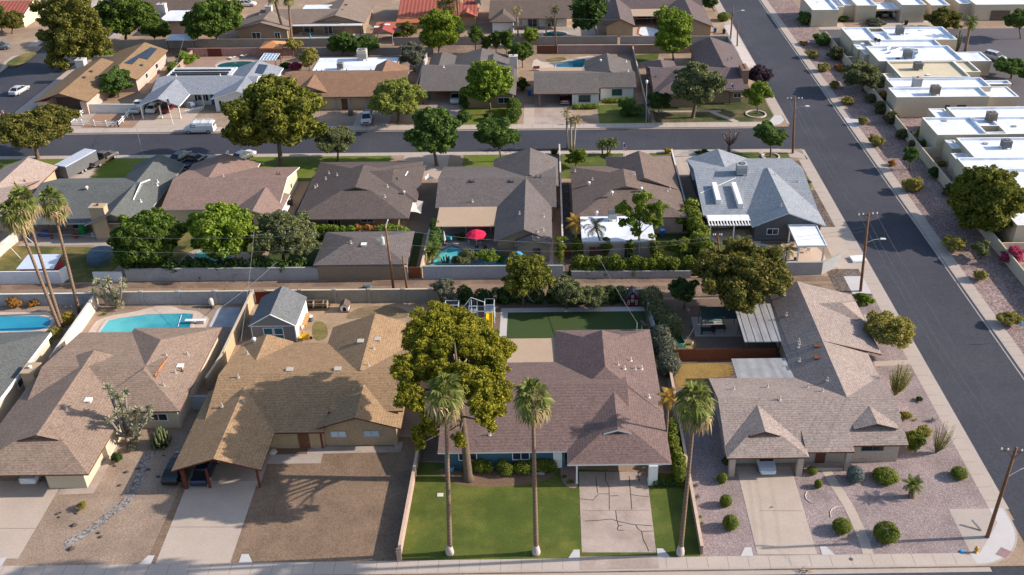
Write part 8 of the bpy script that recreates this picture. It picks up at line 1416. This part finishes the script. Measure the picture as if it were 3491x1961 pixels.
for pts, lb in ((((455, 640), (438, 680), (450, 715), (490, 745), (525, 752)), 'curved line of pale edging stones, upper one'), (((800, 780), (745, 785), (700, 805), (680, 840), (688, 890)), 'curved line of pale edging stones, lower one')):
    r = Q(16, *pts[0]); m = MB(); m.tube([Q(16, x, y, .03) for x, y in pts], .05, 5); tag(m.build('edging_stones', M('edging', (.55, .46, .38)), loc=r), lb, 'edging')
b = Q(8, 955, 1192); r_ = empty('discarded_mattress', b, 'white discarded mattress at the roadside by the pole', 'mattress', rz=.1); m = MB(); m.loft([[(-1.0, -.75, 0), (1.0, -.75, 0), (1.0, .75, 0), (-1.0, .75, 0)], [(-1.05, -.8, .12), (1.05, -.8, .12), (1.05, .8, .12), (-1.05, .8, .12)], [(-1., -.75, .35), (1., -.75, .35), (1., .75, .35), (-1., .75, .35)]]); m.build('pad', WHITE, r_, local=True)
b = Q(12, 2478, 640); e = QY(12, 2545, 465, b[1]); r_ = empty('street_sign', b, 'blue street sign on a thin post at the right edge', 'sign'); m = MB(); m.bar((0, 0, 0), (e[0]-b[0], 0, e[2]+.3), .03); m.build('post', GREYMET, r_, local=True); m = MB(); x = e[0]-b[0]; z = e[2]; m.box(x-.35, -.06, z-.3, x+.6, -.03, z+.35); o = m.build('panel', M('sign_blue', (.02, .25, .55)), r_, local=True); m = MB()
for k in range(3): m.box(x-.25, -.075, z-.2+k*.18, x+.5, -.06, z-.12+k*.18)
m.build('lettering', WHITE, o, local=True)
b = Q(9, 2045, 310); r_ = empty('pool_filter', b, 'white pool filter tank with pipes by the tan back wall', 'pool filter'); m = MB(); m.tube([(0, .3, .1), (0, .3, .25), (0, .3, .95), (0, .3, 1.2), (0, .3, 1.28)], [.2, .32, .32, .22, .06], 12); m.build('tank', M('tank_cream', (.55, .5, .42)), r_, local=True, smooth=True); m = MB(); m.box(-.6, -.2, .05, .2, .1, .4); m.tube([(-.4, 0, .3), (-.2, .2, .5), (0, .3, .4)], .05, 6); m.tube([(.1, -.1, .3), (.35, -.1, .3), (.5, -.4, .1)], .05, 6); m.build('pump', DARKMET, r_, local=True)
b = Q(3, 875, 522); r_ = empty('pool_filter', b, 'round white tank by the pink alley wall', 'pool filter'); m = MB(); m.tube([(0, .4, .1), (0, .4, .3), (0, .4, .9), (0, .4, 1.15)], [.2, .38, .38, .1], 12); m.build('tank', M('tank_cream'), r_, local=True, smooth=True); m = MB(); m.tube([(.3, .4, .2), (.8, .3, .3), (.9, .2, .9)], .05, 6); m.build('pipe', WHITE, r_, local=True)
b = Q(3, 255, 690); r_ = empty('garden_bench', b, 'red bench on the pool terrace', 'bench'); RB2 = M('bench_red', (.2, .03, .03)); m = MB(); m.box(-.7, -.2, .42, .7, .25, .47); m.build('seat', RB2, r_, local=True); m = MB(); m.box(-.7, .22, .5, .7, .27, .9); m.build('backrest', RB2, r_, local=True)
for x in (-.65, .58): m = MB(); m.box(x, -.2, 0, x+.07, .25, .42); m.build('leg', RB2, r_, local=True)
for t, x, y, lb in ((6, 335, 655, 'dark air conditioner on the ground beside the cream end wall'),):
    b = Q(t, x, y); r_ = empty('air_conditioner', b, lb, 'air conditioner'); m = MB(); m.box(-.45, -.45, .05, .45, .45, 1.0); m.build('body', DARKMET, r_, local=True); m = MB(); m.tube([(0, 0, 1.0), (0, 0, 1.05)], .38, 14); m.build('fan', M('pale_lid'), r_, local=True)
b = Q(10, 1085, 125); m = MB(); m.tube([(-.9, 0, .02), (-.3, .1, .1), (.4, 0, .1), (.9, .1, .02)], [.05, .4, .4, .05], 8); tag(m.build('tarp_bundle', M('blue_grey_tarp'), loc=b, local=True), 'grey tarp bundle lying in the alley', 'bundle')
b = Q(14, 175, 262); m = MB(); m.tube([(0, 0, 0), (0, 0, .25), (0, 0, .4)], [.45, .4, .1], 9); tag(m.build('boulder', M('pale_rock', (.4, .35, .3), .15, 5), loc=b, local=True), 'pale boulder in the dark planting bed', 'rock'); b = Q(15, 290, 475); m = MB(); m.tube([(-.4, 0, .05), (0, .1, .2), (.4, -.1, .1)], [.1, .28, .1], 8); tag(m.build('boulder', M('grey_rock', (.25, .24, .24), .15, 5), loc=b, local=True), 'grey rock at the hedge foot in the lawn', 'rock')
for t, x, y, rr, lb in ((0, 1938, 395, 20, 'white stone ring around the round crowned tree'), (3, 2395, 1118, 90, 'brick ring bed around the sunny corner tree')):
    b = Q(t, x, y); k = rr*dist(b)/F/TL[t][2]; m = MB(); n = 20
    for i in range(n): a0, a1 = 6.2832*i/n, 6.2832*(i+1)/n; m.loft([[(math.cos(a0)*k, math.sin(a0)*k, 0), (math.cos(a0)*(k+.25), math.sin(a0)*(k+.25), 0), (math.cos(a0)*(k+.25), math.sin(a0)*(k+.25), .2), (math.cos(a0)*k, math.sin(a0)*k, .2)], [(math.cos(a1)*k, math.sin(a1)*k, 0), (math.cos(a1)*(k+.25), math.sin(a1)*(k+.25), 0), (math.cos(a1)*(k+.25), math.sin(a1)*(k+.25), .2), (math.cos(a1)*k, math.sin(a1)*k, .2)]])
    tag(m.build('tree_ring', M('ring_stone', (.5, .42, .38)), loc=b, local=True), lb, 'tree ring')

b = Q(11, 1270, 540, 2.75); r_ = empty('satellite_dish', b, 'dark satellite dish at the back eave of the plum house', 'satellite dish'); m = MB(); m.tube([(0, 0, -.1), (0, 0, .9)], .03, 6); m.build('mast', GREYMET, r_, local=True); m = MB(); m.tube([(.05, .1, .95), (.2, .25, 1.05)], [.12, .5], 14); m.build('dish', DARKMET, r_, local=True)
b = Q(1, 22, 1135); r_ = empty('barricade', b, 'small red and white road barricade at the left edge', 'barricade'); m = MB(); m.box(-.5, -.05, .3, .5, .05, .6); m.box(-.5, -.05, .75, .5, .05, 1.05); m.build('board', M('barricade_red', (.55, .03, .03)), r_, local=True); m = MB()
for x in (-.4, .36): m.box(x, -.08, 0, x+.06, .08, 1.1)
for x in (-.3, .1): m.box(x, -.07, .3, x+.15, -.05, .6); m.box(x, -.07, .75, x+.15, -.05, 1.05)
m.build('frame', WHITE, r_, local=True)
for x, y, lb in ((2265, 580, 'white sun lounger behind the dark kidney pool, by the red patio wall'), (2380, 560, 'pale deck chair behind the dark kidney pool')):
    b = Q(1, x, y); r_ = empty('sun_lounger', b, lb, 'lounger', rz=-.6); m = MB(); m.box(-.9, -.3, .3, .4, .3, .38); m.build('seat', WHITE, r_, local=True); m = MB(); m.loft([[(.4, -.3, .3), (.4, .3, .3), (.4, .3, .38), (.4, -.3, .38)], [(1.0, -.3, .75), (1.0, .3, .75), (.95, .3, .82), (.95, -.3, .82)]]); m.build('backrest', WHITE, r_, local=True)
    for dx in (-.85, .3):
        for dy in (-.27, .22): m = MB(); m.box(dx, dy, 0, dx+.05, dy+.05, .3); m.build('leg', WHITE, r_, local=True)
